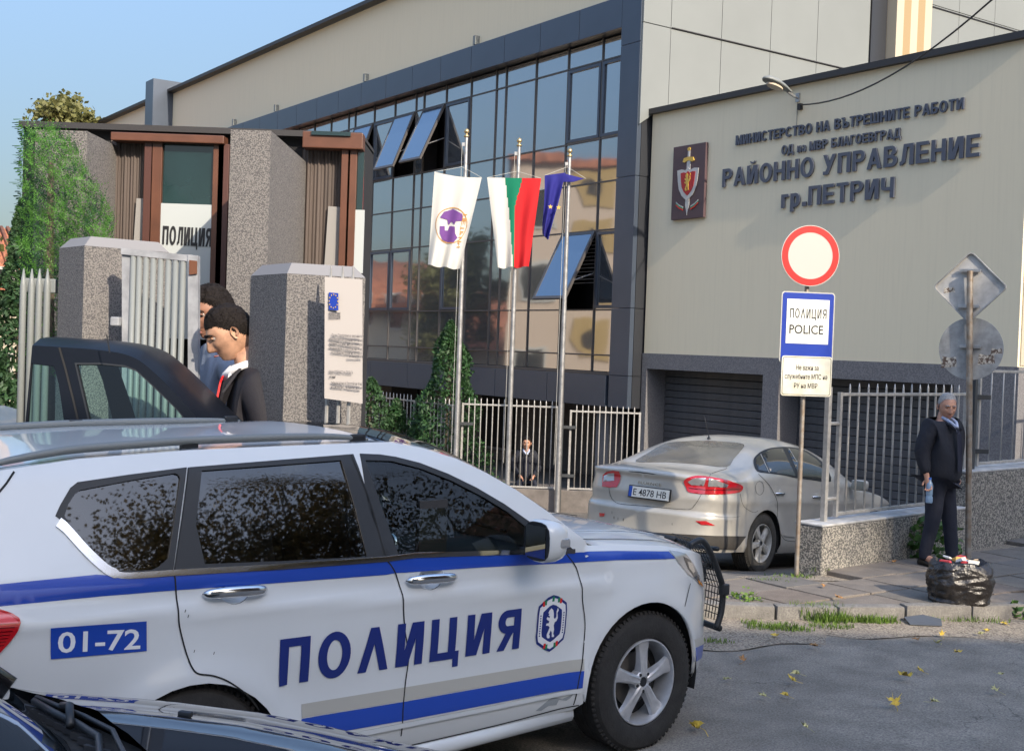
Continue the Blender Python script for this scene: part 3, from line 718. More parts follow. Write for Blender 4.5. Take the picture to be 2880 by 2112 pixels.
# ================================================================== FENCES
def fence(name, label, A, B, zb, zt, n, posts=(), spike=.10, group=None, bar=.011, m=None, cat='fence', rail=.028, tilt=0., frame_ends=True, wv=0.):
    """upright bars between two rails from A to B (plan points); each bar a part"""
    m = m or M_SILV; A = V((*A, 0)); B = V((*B, 0)); L_ = (B - A).length; a = (B - A) / L_
    M = frame((A.x, A.y, zb), (a.x, a.y, tilt), (-a.y, a.x, 0), UP); t = thing(name, label, cat, M, group); h = zt - zb
    for z in (h, .03):
        b = MB(); b.box((L_ / 2, 0, z), (L_, rail, rail), bev=.003); b.build('rail', m, t)
    if frame_ends:
        for x in (0, L_):
            b = MB(); b.box((x, 0, h / 2 + .01), (rail * 1.3, rail * 1.3, h + .02), bev=.003); b.build('frame_post', m, t)
    mm = []
    for k in range(3):
        b = MB(); b.tube([(0, 0, .03), (wv * (k - 1), 0, h * .5), (0, 0, h + spike * .6), (0, 0, h + spike)], [bar, bar, bar, bar * .25], 6); mm.append(b.mesh('bar', True, [m]))
    for i in range(n): link('bar', mm[rnd.randrange(3)], None, t, Matrix.Translation((L_ * (i + 1) / (n + 1) + rnd.uniform(-.004, .004), 0, rnd.uniform(-.008, 0))))
    for x, hh, r in posts:
        b = MB(); b.box((x, 0, hh / 2), (r, r, hh), bev=.004); b.build('post', m, t)
    return t
# low wall and fence line in front of the station
YF = 21.5; zf = -.72
p1 = at(1283, 1376, YF); p3_ = at(1566, 1376, YF); p4 = at(1792, 1376, YF)
lw = MB(); lw.box(((p1.x + 2.25) / 2, YF + .1, -.77), (2.25 - p1.x, .3, .82), bev=.01)
dL = F1; a0 = V((p1.x, YF + .1, -.77)); c0 = a0 + dL * 7
lw.box(tuple(c0), (14, .3, .82), rz=atan2(dL.y, dL.x), bev=.01)
tag(lw.build('low_wall', M_BASE), 'low grey plinth wall carrying the fence in front of the police station', 'low wall')
zt_ = at(1430, 1143, YF).z
fence('gate_leaf', 'wide silver barred gate leaf between the left and right flagpoles', (p1.x + .07, YF), (p3_.x - .03, YF), -.36, 1.09, 15, cat='gate', spike=.12)
fence('fence_panel', 'silver barred fence panel between the right flagpole and the garage annex', (at(1598, 1376, YF).x, YF), (p4.x, YF), -.36, 1.03, 11, spike=.12)
q0 = V((p1.x - .02, YF, 0)); 
for k, (s0, s1) in enumerate(((.16, 1.30), (1.5, 4.2), (4.26, 7.0), (7.06, 9.8), (9.86, 12.6))):
    A = q0 + F1 * s0; B = q0 + F1 * s1
    fence('fence_panel', ['narrow silver fence panel just left of the tall thuja', 'silver fence panel left of the thuja, above the white roof of the police car', 'silver fence panel mostly hidden behind the inset entrance', 'far silver fence panel behind the entrance pavilion', 'farthest silver fence panel near the orange roofed house'][k],
          (A.x, A.y), (B.x, B.y), -.36, 1.05, max(6, int((s1 - s0) / .14)), spike=.12)
for nm, x, lab in (('gate_post', p1.x + .0, 'dark gate post at the foot of the left flagpole'), ('gate_post', p3_.x + .04, 'dark gate post at the foot of the right flagpole')):
    b = MB(); b.box((x, YF - .04, .12), (.07, .07, 2.1)); t = b.build(nm, M_DPOST); tag(t, lab, 'gate post', 'dark gate posts')
    for z in (.75, -.1):
        b = MB(); b.box((x + .13, YF - .05, z), (.26, .05, .05)); b.build('hinge', M_DPOST, t)
# ------------------------------------------------------------------ flagpoles and flags
def pole(label, xt, yt, xb, Y):
    T = at(xt, yt, Y); base = V((T.x, Y, -.8))
    t = thing('flagpole', label, 'flagpole', base, 'three flagpoles at the gate'); h = T.z + .8
    b = MB(); b.tube([(0, 0, 0), (0, 0, h * .45), (0, 0, h - .12)], [.046, .042, .030], 14); b.build('mast', M_METAL, t, True, sharp=60)
    b = MB(); b.lathe([(.0, -.02), (.045, -.01), (.045, .02), (.022, .03), (.020, .05), (.042, .07), (.046, .09), (.034, .12), (.012, .135), (0, .15)], 12, Matrix.Translation((0, 0, h - .14))); b.build('finial', mat('brass', (.5, .38, .2), .35, metal=.8), t, True)
    b = MB(); b.tube([(-.07, -.03, h - .3), (-.075, -.03, h * .5), (-.08, -.03, .9)], .004, 4); b.build('halyard', M_WHITE, t)
    b = MB(); b.box((-.05, -.02, h - .28), (.05, .03, .06)); b.build('pulley', M_METAL, t)
    return T
YP = 21.3
T1 = pole('left flagpole, carrying the white town flag', 1313, 362, 1283, YP)
T2 = pole('middle flagpole, carrying the white-green-red national flag', 1461, 388, 1420, YP)
T3 = pole('right flagpole, carrying the folded blue European flag', 1603, 417, 1566, YP)
M_CL = mat('flag_white', (.74, .72, .66), .85, translucent=.35); M_CG = mat('flag_cloth_green', (.0, .19, .10), .85, translucent=.3); M_CR = mat('flag_cloth_red', (.60, .015, .02), .85, translucent=.3)
M_CB = mat('flag_cloth_blue', (.02, .02, .22), .85, translucent=.25); M_PUR = mat('flag_purple', (.12, .04, .20), .8); M_OR = mat('flag_ochre', (.45, .22, .05), .8)
def flag(label, fn, nu, nv, mats, pick, names, barpts, Y):
    """fn(u,v)->world point; columns grouped by cloth colour"""
    t = thing('flag', label, 'flag', fn(.5, 0), 'flags on the three flagpoles'); inv = Matrix.Translation(-fn(.5, 0))
    for k, (m, nm) in enumerate(zip(mats, names)):
        mb = MB(); idx = {}
        for j in range(nv):
            for i in range(nu):
                if pick((i + .5) / nu, (j + .5) / nv) != k: continue
                q = []
                for (a, c) in ((i, j), (i + 1, j), (i + 1, j + 1), (i, j + 1)):
                    if (a, c) not in idx: idx[(a, c)] = len(mb.v); mb.v.append(tuple(inv @ fn(a / nu, c / nv)))
                    q.append(idx[(a, c)])
                mb.f.append(tuple(q)); mb.mi.append(0)
        mb.build(nm, m, t, True)
    b = MB(); b.tube([inv @ V(p) for p in barpts], .004, 4); b.build('cord', M_WHITE, t)
    return t, inv
def quadfn(TL, TR, BR, BL, Y, fold=.03, nf=5, sag=0.02, seed=0, sw=0.):
    P = [at(*p, Y) for p in (TL, TR, BR, BL)]
    def f(u, v):
        a = P[0].lerp(P[1], u); b = P[3].lerp(P[2], u); p = a.lerp(b, v)
        k = v ** .7
        p = p + V((0, 1, 0)) * (fold * k * sin(u * nf * 2 * pi + seed + v * 1.4) + .5 * fold * sin(u * nf * 5 + v * 9 + seed) * v) 
        p.z += -sag * sin(pi * u) * (1 - v) + .012 * sin(u * 13 + seed) * v; p.x += sw * sin(v * 5 + seed) * v
        return p
    return f
f1 = quadfn((1222, 484), (1355, 500), (1293, 758), (1203, 746), YP - .12, .05, 2.2, .03, 1.)
t1, i1 = flag('white town flag with a purple and gold oval emblem, hanging from the left pole', f1, 40, 40, [M_CL], lambda u, v: 0, ['cloth'], [at(1222, 484, YP - .1), at(1300, 470, YP - .05), at(1355, 500, YP - .1)], YP)
def on_flag(fn, inv, name, m, t, loops, off=.012, step=.04):
    P, N, F = patch(loops, step, lambda u, v: inv @ (fn(u, v) + V((0, -off, 0))), 0); pbuild(name, m, t, (P, N, [f if True else f for f in F]))
on_flag(f1, i1, 'oval_border', M_OR, t1, [ellipse(.52, .54, .40, .20), ellipse(.52, .54, .385, .19)[::-1]])
on_flag(f1, i1, 'emblem_upper', M_PUR, t1, [[(.22, .47), (.3, .40), (.5, .36), (.74, .40), (.80, .47), (.62, .49), (.60, .53), (.52, .50), (.45, .54), (.40, .48)]])
on_flag(f1, i1, 'emblem_lower', M_PUR, t1, [[(.24, .56), (.36, .55), (.38, .60), (.46, .60), (.48, .55), (.62, .55), (.66, .62), (.74, .66), (.66, .72), (.50, .73), (.34, .70), (.26, .64)]])
for k, ch in enumerate('ПЕТРИЧ'):
    for vs, fs in glyph_meshes(ch, .052, .10, .01):
        lo = [[(.86 - y * 1.8, .40 + k * .062 + x * .55) for x, y in l] for l in loops_of(vs, fs)]; on_flag(f1, i1, 'letter', M_OR, t1, lo, .016, .2)
f2 = quadfn((1370, 500), (1522, 502), (1487, 751), (1400, 754), YP - .12, .045, 2.6, .0, 2.4)
flag('white, green and red national flag hanging from the middle pole', f2, 48, 36, [M_CL, M_CG, M_CR], lambda u, v: 0 if u < .33 + .16 * v else (1 if u < .66 - .14 * min(1, v * 3) else 2), ['white_field', 'green_field', 'red_field'], [at(1370, 500, YP - .1), at(1455, 482, YP - .05), at(1522, 502, YP - .1)], YP)
f3 = quadfn((1532, 494), (1590, 486), (1545, 676), (1528, 660), YP - .12, .07, 1.6, .0, .5, .02)
t3, i3 = flag('blue European flag bunched up on the right pole', f3, 30, 36, [M_CB], lambda u, v: 0, ['cloth'], [at(1532, 494, YP - .1), at(1596, 470, YP - .05), at(1648, 503, YP - .1)], YP)
mb = MB(); w0 = at(1585, 488, YP - .1); w1 = at(1643, 503, YP - .1); w2 = at(1612, 512, YP - .12); w3 = at(1582, 512, YP - .1); mb.add([i3 @ q for q in (w0, w1, w2, w3)] + [i3 @ (q + V((0, .03, 0))) for q in (w0, w1, w2, w3)], [(0, 3, 2, 1), (4, 5, 6, 7), (0, 1, 5, 4), (1, 2, 6, 5), (2, 3, 7, 6), (3, 0, 4, 7)]); mb.build('cloth_end', M_CB, t3)
star = [(.5 * (1 if k % 2 == 0 else .42) * sin(pi * k / 5), .5 * (1 if k % 2 == 0 else .42) * cos(pi * k / 5)) for k in range(10)]
for (x, y) in ((1548, 582), (1571, 584)):
    P = i3 @ at(x, y, YP - .26); flat(t3, 'star', [(P.x + a * .085, P.z + c * .085) for a, c in star], M_GOLD, P.y, .006)

# ================================================================== GRANITE WALL WITH RAILINGS (right)
gw = thing('pebbledash_wall', 'low pebbledash retaining wall along the pavement, ending beside the round sign', 'wall', (0, 0, 0))
WN = V((-WD.y, WD.x, 0))            # away from the camera
def wallbox(s0, s1, z0, z1, th, m, name, bev=.012):
    a = V((WA.x, WA.y, 0)) + V((WD.x, WD.y, 0)) * ((s0 + s1) / 2) + WN * th / 2
    b = MB(); b.box((0, 0, 0), (s1 - s0, th, z1 - z0), bev=bev); return b.build(name, m, gw, M=frame((a.x, a.y, (z0 + z1) / 2), (WD.x, WD.y, 0), WN, UP))
wallbox(0, 2.72, -.7, .545, .30, M_GRAN, 'wall_face'); wallbox(-.006, 2.72, .547, .572, .31, M_GRANC, 'coping')
wallbox(2.722, 9, -.7, .93, .34, M_GRAN, 'wall_face'); wallbox(2.716, 9, .932, .957, .36, M_GRANC, 'coping')
def wp(s, off=.15): return (WA.x + WD.x * s + WN.x * off, WA.y + WD.y * s + WN.y * off)
def s_at(x, off=.15):   # distance along the wall seen at image column x (near horizon)
    d = ray(x, 1150); P = V((*wp(0, off), 0)); n = WN; q = CAM_POS + d * ((P - CAM_POS).dot(n) / d.dot(n)); return (q - P).dot(V((WD.x, WD.y, 0)))
fence('railing', 'silver barred railing on the low pebbledash wall, behind the standing man', wp(s_at(2362)), wp(s_at(2716)), .60, 1.78, 14, spike=.11, bar=.011, rail=.03)
fence('railing', 'silver barred railing on the higher wall at the right edge', wp(s_at(2752)), wp(s_at(3250)), .98, 2.04, 17, spike=.02, bar=.0085, rail=.03)
b = MB(); x, y = wp(s_at(2329)); b.box((x, y, 1.2), (.05, .05, 1.30), rz=atan2(WD.y, WD.x), bev=.004); 
gp = b.build('end_post', M_SILV); tag(gp, 'square silver end post of the railing, behind the police sign', 'post')
x2, y2 = wp(s_at(2362))
for z in (1.50, .78):
    b = MB(); b.tube([(x, y, z), (x2, y2, z)], .018, 6); b.build('hinge', M_SILV, gp)
x, y = wp(s_at(2738)); b = MB(); b.box((x, y, 1.2), (.055, .055, 1.5), rz=atan2(WD.y, WD.x)); gp = b.build('dark_post', M_DPOST); tag(gp, 'dark square post between the two railings, right of the standing man', 'post')
for z in (1.75, 1.15):
    b = MB(); b.box((x + .1, y + .05, z), (.2, .04, .05)); b.build('hinge', M_DPOST, gp)

# ================================================================== SIGNS
def disc(r, n, y0, d, cx_=0, cz=0): 
    b = MB(); b.prism([(cx_ + r * cos(2*pi*k/n), y0, cz + r * sin(2*pi*k/n)) for k in range(n)], (0, -d, 0)); return b
def rrect(w_, h_, r, cx_=0, cz=0, n=5):
    o = []
    for sx, sz, a0 in ((1, 1, 0), (-1, 1, 90), (-1, -1, 180), (1, -1, 270)):
        for k in range(n + 1): an = radians(a0 + 90 * k / n); o.append((cx_ + sx * (w_ / 2 - r) + r * cos(an), cz + sz * (h_ / 2 - r) + r * sin(an)))
    return o
Pb = gr(2240, 1617, .14)
lean = .012
def sign_root(x, y, px, py, Y, label, name, cat, yaw=0.):
    P = at(px, py, Y); return thing(name, label, cat, Matrix.Translation(P) @ Matrix.Rotation(yaw, 4, 'Z'))
YS = Pb.y - .03
ps = thing('sign_post', 'thin leaning steel post standing at the end of the pebbledash wall', 'post', Matrix.Translation(Pb))
topP = at(2270, 800, Pb.y + .02) - Pb
b = MB(); b.tube([(0, 0, -.1), topP * .5, topP], .021, 12); b.build('tube', mat('post_metal', (.40, .37, .33), .5, metal=.6, var=.35, vscale=9, col2=(.25, .18, .12)), ps, True, sharp=60)
yaw = radians(8)
s1 = sign_root(0, 0, 2278, 720, YS, 'round white sign with a red ring, top of the steel post', 'round_sign', 'road sign', yaw)
b = disc(.275, 56, 0, .012); b.build('plate', M_WHITE, s1)
rg = MB(); vs = []; fs = []
for k in range(64):
    a = 2 * pi * k / 64; vs += [(.268 * cos(a), -.0145, .268 * sin(a)), (.210 * cos(a), -.0145, .210 * sin(a))]
rg.add(vs, [(2*k, 2*k+1, (2*k+3) % 128, (2*k+2) % 128) for k in range(64)]); rg.build('red_ring', M_RED, s1, fix=True)
b = MB(); b.box((0, .02, 0), (.3, .03, .03)); b.build('bracket', M_METAL, s1)
s2 = sign_root(0, 0, 2269, 922, YS, 'blue framed white sign reading ПОЛИЦИЯ POLICE below the round sign', 'police_sign', 'road sign', yaw)
W_, H_ = .505, .645
flat(s2, 'plate', rrect(W_, H_, .03), M_WHITE, 0, .012); flat(s2, 'blue_frame', rrect(W_ - .022, H_ - .022, .025), M_BLUE, -.0125, .002)
flat(s2, 'white_field', rrect(.40, .40, .004, .0, .055), mat('sign_field', (.66, .68, .64), .5), -.015, .002)
for P in bold_line('ПОΛИЦИЯ', -.170, .085, .345, .085, .15, .13, .24):
    v2, f2 = union_patch(P, 9, None, 0); mb = MB(); mb.add(*extr(v2, f2, .001)); mb.build('letter', M_BLACK, s2, M=Matrix.Translation((0, -.0175, 0)))
text_thing(s2, 'POLICE', Matrix.Translation((-.170, -.0175, -.055)), .082, .32, M_BLACK, .001, .012)
s3 = sign_root(0, 0, 2267, 1058, YS - .02, 'small worn white plate with three lines of black writing below the blue sign', 'text_plate', 'road sign', yaw)
flat(s3, 'plate', rrect(.475, .36, .025), mat('worn_plate', (.68, .68, .60), .5, var=.3, vscale=4, col2=(.56, .53, .40)), 0, .012)
b = MB(); vs = []; o1 = rrect(.455, .34, .02); o2 = rrect(.447, .332, .018); n = len(o1); b.add([(x, -.0135, z) for x, z in o1 + o2], [(k, (k + 1) % n, n + (k + 1) % n, n + k) for k in range(n)]); b.build('black_border', M_BLACK, s3, fix=True)
M_FADE = mat('faded_print', (.035, .032, .035), .6)
text_thing(s3, 'Не важи за', Matrix.Translation((-.10, -.0135, .055)), .045, .21, M_FADE, .001, .008)
text_thing(s3, 'служебните МПС на', Matrix.Translation((-.205, -.0135, -.025)), .045, .40, M_FADE, .001, .008)
text_thing(s3, 'РУ на МВР', Matrix.Translation((-.115, -.0135, -.108)), .045, .22, M_FADE, .001, .008)
# back-facing signs
Pq = gr(2724, 1590, .14)
pb2 = thing('sign_post', 'round steel post with two signs seen from behind, beside the standing man', 'post', Matrix.Translation(Pq))
tp = at(2728, 762, Pq.y) - Pq
b = MB(); b.tube([(0, 0, -.1), tp * .5, tp], .030, 14); b.build('tube', MATS['post_metal'], pb2, True, sharp=60)
M_BACK = mat('sign_back', (.46, .455, .44), .6, metal=.1, var=.25, vscale=7); M_BACK2 = mat('sign_back_dark', (.34, .34, .33), .6, metal=.1, var=.3, vscale=9)
yb = radians(-33)
d1 = thing('diamond_sign', 'back of a diamond-shaped road sign at the top of the right post', 'road sign', Matrix.Translation(at(2729, 808, Pq.y + .06)) @ Matrix.Rotation(yb, 4, 'Z'))
r8 = [(x * cos(pi/4) - z * sin(pi/4), x * sin(pi/4) + z * cos(pi/4)) for x, z in rrect(.50, .50, .04)]
flat(d1, 'plate', r8, M_BACK, 0, .004); 
b = MB(); n = len(r8); i8 = [(x * .965, z * .965) for x, z in r8]; b.add([(x, -.004, z) for x, z in r8] + [(x, -.03, z) for x, z in r8] + [(x, -.03, z) for x, z in i8] + [(x, -.004, z) for x, z in i8], [(k + n * q, (k + 1) % n + n * q, (k + 1) % n + n * (q + 1), k + n * (q + 1)) for k in range(n) for q in range(3)]); b.build('rim', M_BACK2, d1, fix=True)
d2 = thing('round_sign', 'back of a round road sign with torn stickers, below the diamond one', 'road sign', Matrix.Translation(at(2731, 981, Pq.y + .055)) @ Matrix.Rotation(yb, 4, 'Z'))
disc(.305, 48, 0, .01).build('plate', M_BACK2, d2)
M_STK = mat('torn_paper', (.55, .50, .42), .9, var=.5, vscale=30, speckle=(.12, .08, .06), sscale=45)
for k, (x, z, a, b_) in enumerate(((-.20, -.14, .15, .12), (.15, -.10, .16, .11), (.24, -.02, .11, .07))):
    flat(d2, 'sticker', [(x - a / 2, z - b_ / 2), (x + a / 2, z - b_ / 2 + .02), (x + a / 2 - .01, z + b_ / 2), (x, z + b_ / 2 - .015), (x - a / 2 + .01, z + b_ / 2)], M_STK, -.0105, .001)
flat(d1, 'sticker', [(-.25, -.06), (-.14, -.05), (-.15, .0), (-.25, -.01)], M_STK, -.0045, .001)
for d, zz in ((d1, (.16, -.19)), (d2, (.02,))):
    for z in zz:
        b = MB(); b.box((0, -.03, z), (.20, .025, .03), bev=.003); b.build('clamp', M_METAL, d)
# ================================================================== SMALL THINGS ON THE GROUND
# rubbish bag
bagM = mat('bag_plastic', (.016, .014, .014), .28, spec=.6, bump=.5, bscale=18, bdist=.03)
bag = thing('rubbish_bag', 'open black plastic rubbish bag stuffed with litter at the kerb', 'bag', (3.79, 10.16, .14))
mb = MB(); vs = []; fs = []; NA, NZ = 64, 30
for j in range(NZ + 1):
    t = j / NZ; z = .34 * t
    r = .205 + .035 * sin(t * 3.0) + (.012 if t < .1 else 0) - .02 * max(0, t - .85) / .15
    for i in range(NA):
        a = 2 * pi * i / NA; sq = 1 / (abs(cos(a)) ** 4 + abs(sin(a)) ** 4) ** .25
        q = V((cos(a) * 2, sin(a) * 2, z * 16)); w1 = noise.noise(q + V((0, 0, noise.noise(V((cos(a) * 3, sin(a) * 3, z * 5))) * 2)))
        w2 = noise.noise(V((cos(a) * 5, sin(a) * 5, z * 34)))
        w3 = abs(noise.noise(V((cos(a) * 2.2, sin(a) * 2.2, z * 42 + 2 * noise.noise(V((cos(a) * 2, sin(a) * 2, z * 8))))))); rr = (r * (.55 + .45 * sq)) + .022 * w1 + .010 * w2 - .030 * w3 + .01
        vs.append((rr * cos(a) * 1.08, rr * sin(a) * .85, z + (.04 * noise.noise(V((cos(a) * 1.5, sin(a) * 1.5, 7))) * t)))
for j in range(NZ):
    for i in range(NA): fs.append((j*NA+i, j*NA+(i+1)%NA, (j+1)*NA+(i+1)%NA, (j+1)*NA+i))
b0 = len(vs)
for i in range(NA):
    a = 2 * pi * i / NA; p = V(vs[NZ * NA + i]); vs.append((p.x * .86, p.y * .86, p.z - .07))
for i in range(NA): fs.append((NZ*NA+i, NZ*NA+(i+1)%NA, b0+(i+1)%NA, b0+i))
fs.append(tuple(b0 + i for i in range(NA))); mb.add(vs, fs); mb.build('sack', bagM, bag, True)
cols_ = [(.7, .68, .6), (.5, .05, .06), (.55, .35, .08), (.35, .22, .12), (.75, .75, .72), (.1, .25, .4), (.4, .3, .2)]
for k in range(16):
    mb = MB(); a = rnd.uniform(0, 2 * pi); r = rnd.uniform(0, .15); mb.box((0, 0, 0), (rnd.uniform(.05, .10), rnd.uniform(.03, .07), rnd.uniform(.01, .04)), bev=.006)
    mb.v = [tuple(V(q) + noise.noise_vector(V(q) * 30 + V((k, 0, 0))) * .012) for q in mb.v]
    mb.build('litter', mat('litter_%d' % (k % 7), cols_[k % 7], .7), bag, M=Matrix.Translation((r * cos(a), r * sin(a), .31 + rnd.uniform(0, .05))) @ Matrix.Rotation(rnd.uniform(0, 3), 4, 'Z') @ Matrix.Rotation(rnd.uniform(-.7, .7), 4, 'X'))
# fallen leaves
def maple(k):
    r2 = random.Random(k); pts = []
    for i in range(5):
        a = pi / 2 + (i - 2) * radians(52); L_ = (1, .92, .66)[abs(i - 2)]; 
        for da, f in ((-.42, .42), (-.22, .66), (-.10, .62), (0, 1), (.10, .62), (.22, .66)): pts.append(((L_ * f * r2.uniform(.9, 1.08)) * cos(a + da), (L_ * f * r2.uniform(.9, 1.08)) * sin(a + da)))
    pts = [p for i, p in sorted(enumerate(pts), key=lambda t: atan2(t[1][1], t[1][0]) if atan2(t[1][1], t[1][0]) > -pi / 2 else atan2(t[1][1], t[1][0]) + 2 * pi)]
    mb = MB(); n = len(pts); sc = .062
    def zz(x, y): return .030 * (x * x) * r2.choice((1,)) + .018 * y * y * (1 if k % 2 else -1) + .014 * sin(7 * x + k) + .02
    vs = [(0, 0, .012)] + [(x * .5 * sc, y * .5 * sc, zz(x * .5, y * .5) * 1.0 * (.062 / sc)) for x, y in pts] + [(x * sc, y * sc, zz(x, y)) for x, y in pts]
    fs = [(0, 1 + i, 1 + (i + 1) % n) for i in range(n)] + [(1 + i, 1 + n + i, 1 + n + (i + 1) % n, 1 + (i + 1) % n) for i in range(n)]
    mb.add(vs, fs); mb.tube([(0, 0, .012), (.01, -.03, .008), (.02 * (k % 3 - 1), -.075, .006)], .0016, 4); return mb
LM = [mat('leaf_yellow', (.62, .44, .06), .6, var=.3, vscale=30), mat('leaf_pale', (.50, .46, .20), .6, var=.3, vscale=30), mat('leaf_brown', (.33, .17, .06), .7, var=.4, vscale=30)]
lme = {(k, c): maple(k).mesh('leaf', True, [LM[c]]) for k in range(4) for c in range(3)}
LP = [(740,1187,1,'pale leaf below the left end of the crack field'),(715,1230,0,'small yellow leaf under the pale one left of centre on the road'),(312,1220,1,'pale leaf nearest right of the police car front wheel'),(540,1325,1,'pale crumpled leaf left of a twin leaf in mid road'),(672,1317,0,'yellowish leaf right of the crumpled pale leaf in mid road'),(1400,1205,0,'large yellow curled leaf in the middle of the road'),(1495,1170,0,'yellow leaf just above the large curled leaf'),(1325,1370,0,'big golden curled leaf on the road below the rubbish bag'),(1570,1357,1,'yellow leaf right of the big golden leaf'),(1975,1188,1,'pale leaf on the road near the right edge'),(1950,1288,1,'lower pale leaf on the road near the right edge'),(795,1515,1,'pale leaf lying lowest in the middle of the road'),(140,1520,0,'large yellow leaf right of the police car tyre'),(1620,945,0,'yellow standing leaf below the dark plastic scrap'),(1895,922,0,'yellow leaf in the gutter right of the rubbish bag'),(1850,942,1,'ochre leaf in the gutter below the rubbish bag'),(1605,1000,1,'pale green leaf below the standing yellow leaf'),(1715,1055,0,'yellow leaf on the cracked asphalt below the rubbish bag'),(1465,978,2,'brown leaf in the gutter left of the plastic scrap'),(855,1020,2,'tan leaf at the edge of the sunlit gutter'),(1195,843,2,'brown leaf caught against the kerb left of the plastic scrap'),(700,822,2,'orange brown leaf standing against the kerb by the grass'),(600,955,0,'yellow leaf in the sunlit dirt by the police car bumper'),(410,1105,2,'dark brown leaf on the road beside the police car'),(900,650,2,'brown leaf on the paving slabs below the sedan'),(1325,505,2,'brown leaf on the slabs at the foot of the pebbledash wall'),(1000,725,2,'reddish leaf on the slabs above the grass tufts'),(2010,885,0,'yellow leaf in the gutter near the right edge')]
for k, (a, b_, c, lab) in enumerate(LP):
    z = .14 if b_ < 760 else .012
    P = gr(1900 + a / 2.168, 1350 + b_ / 2.168, z + .01)
    sc = 1.2 if k in (5, 7, 12) else rnd.uniform(.6, .9)
    o = link('fallen_leaf', lme[(k % 4, c)]); o.matrix_world = Matrix.Translation((P.x, P.y, z + .012)) @ Matrix.Rotation(rnd.uniform(0, 6.28), 4, 'Z') @ Matrix.Rotation(rnd.uniform(-.35, .35) + (.7 if k in (7, 13) else 0), 4, 'X') @ Matrix.Scale(sc, 4)
    tag(o, lab, 'leaf', 'fallen leaves on the road and pavement')
# dark scrap of plastic
P = gr(1900 + 1515 / 2.168, 1350 + 875 / 2.168, .03)
b = MB(); b.prism([(-.13, -.06, 0), (.12, -.07, 0), (.15, .04, .03), (.02, .09, .05), (-.14, .07, .03)], (0, 0, .006)); o = b.build('plastic_scrap', mat('grey_scrap', (.07, .08, .095), .5), M=Matrix.Translation(P)); tag(o, 'flat dark grey plastic scrap leaning on the kerb', 'scrap')
# grass tufts and weeds along the kerb
def tuft(mb, cx_, cy_, cz, n, h, sp, r2):
    for _ in range(n):
        a = r2.uniform(0, 2 * pi); r = sp * r2.random() ** .6; x = cx_ + r * cos(a) * 1.6; y = cy_ + r * sin(a) * .6; hh = h * r2.uniform(.4, 1.1); d = r2.uniform(0, 2 * pi); l = r2.uniform(.1, .75) * hh; w_ = .0032
        px_, py_ = -sin(d) * w_, cos(d) * w_
        p = [(x, y, cz), (x + cos(d) * l * .35, y + sin(d) * l * .35, cz + hh * .6), (x + cos(d) * l, y + sin(d) * l, cz + hh)]
        b_ = len(mb.v); mb.v += [(p[0][0]-px_, p[0][1]-py_, p[0][2]), (p[0][0]+px_, p[0][1]+py_, p[0][2]), (p[1][0]-px_, p[1][1]-py_, p[1][2]), (p[1][0]+px_, p[1][1]+py_, p[1][2]), p[2]]
        mb.f += [(b_, b_+1, b_+3, b_+2), (b_+2, b_+3, b_+4)]; mb.mi += [0, 0]
r2 = random.Random(8); mb = MB()
for (a, b_, n, h, sp) in ((860, 850, 420, .15, .16), (790, 840, 200, .13, .10), (930, 870, 200, .10, .12), (600, 905, 260, .06, .15), (700, 915, 120, .04, .12), (560, 830, 90, .06, .08), (630, 840, 60, .05, .08), (1030, 860, 120, .07, .10), (1160, 870, 220, .08, .12), (1260, 870, 120, .07, .10), (950, 900, 120, .05, .12), (1650, 860, 80, .06, .12), (1900, 870, 60, .06, .12), (230, 985, 80, .03, .10), (470, 880, 60, .05, .06), (1440, 850, 50, .05, .08), (880, 555, 40, .05, .06), (700, 590, 80, .04, .15), (580, 615, 70, .03, .15)):
    z = .13 if b_ < 700 else .02; P = gr(1900 + a / 2.168, 1350 + b_ / 2.168, z); tuft(mb, P.x, P.y, z, n, h, sp, r2)
o = mb.build('kerb_grass', mat('grass_blade', (.13, .22, .03), .6, translucent=.35, var=.5, vscale=8)); tag(o, 'bright green grass tufts growing along the kerb', 'grass', kind='stuff')
def leafcloud(mb, pts, size, r2, up=0.3, asp=.6):
    for p in pts:
        d = V((r2.gauss(0, 1), r2.gauss(0, 1), r2.gauss(0, 1) + up)).normalized(); t = d.orthogonal().normalized(); t = Matrix.Rotation(r2.uniform(0, 6.28), 3, d) @ t; s = d.cross(t); z = size * r2.uniform(.6, 1.3); p = V(p)
        b_ = len(mb.v); mb.v += [tuple(p - t * z * .5), tuple(p + s * z * asp * .5), tuple(p + t * z * .5), tuple(p - s * z * asp * .5)]; mb.f.append((b_, b_+1, b_+2, b_+3)); mb.mi.append(0)
def weed(label, P, n, R, H, size, m, cat='weed', seed=1):
    r2 = random.Random(seed); t = thing('weed', label, cat, P); mb = MB(); pts = []
    for _ in range(n):
        a = r2.uniform(0, 2*pi); r = R * sqrt(r2.random()); pts.append((r * cos(a), r * sin(a) * .7, H * r2.random() ** .8 * (1.1 - .5 * r / R)))
    leafcloud(mb, pts, size, r2, 1.0, .75); mb.build('leaves', m, t)
    st = MB()
    for k in range(7): p = pts[k * 3]; st.tube([(p[0] * .2, p[1] * .2, 0), (p[0] * .6, p[1] * .6, p[2] * .6), p], .003, 4)
    st.build('stem', m, t)
M_WEED = mat('weed_leaf', (.07, .15, .03), .55, translucent=.3, var=.5, vscale=20)
weed('leafy weed growing against the kerb beside the police car bumper', gr(1900 + 430 / 2.168, 1350 + 800 / 2.168, .03), 130, .16, .20, .045, mat('weed_bright', (.16, .26, .05), .55, translucent=.35), seed=2)
weed('dark leafy weed behind the legs of the standing man', (4.33, 12.42, .13), 240, .30, .50, .085, M_WEED, seed=3)
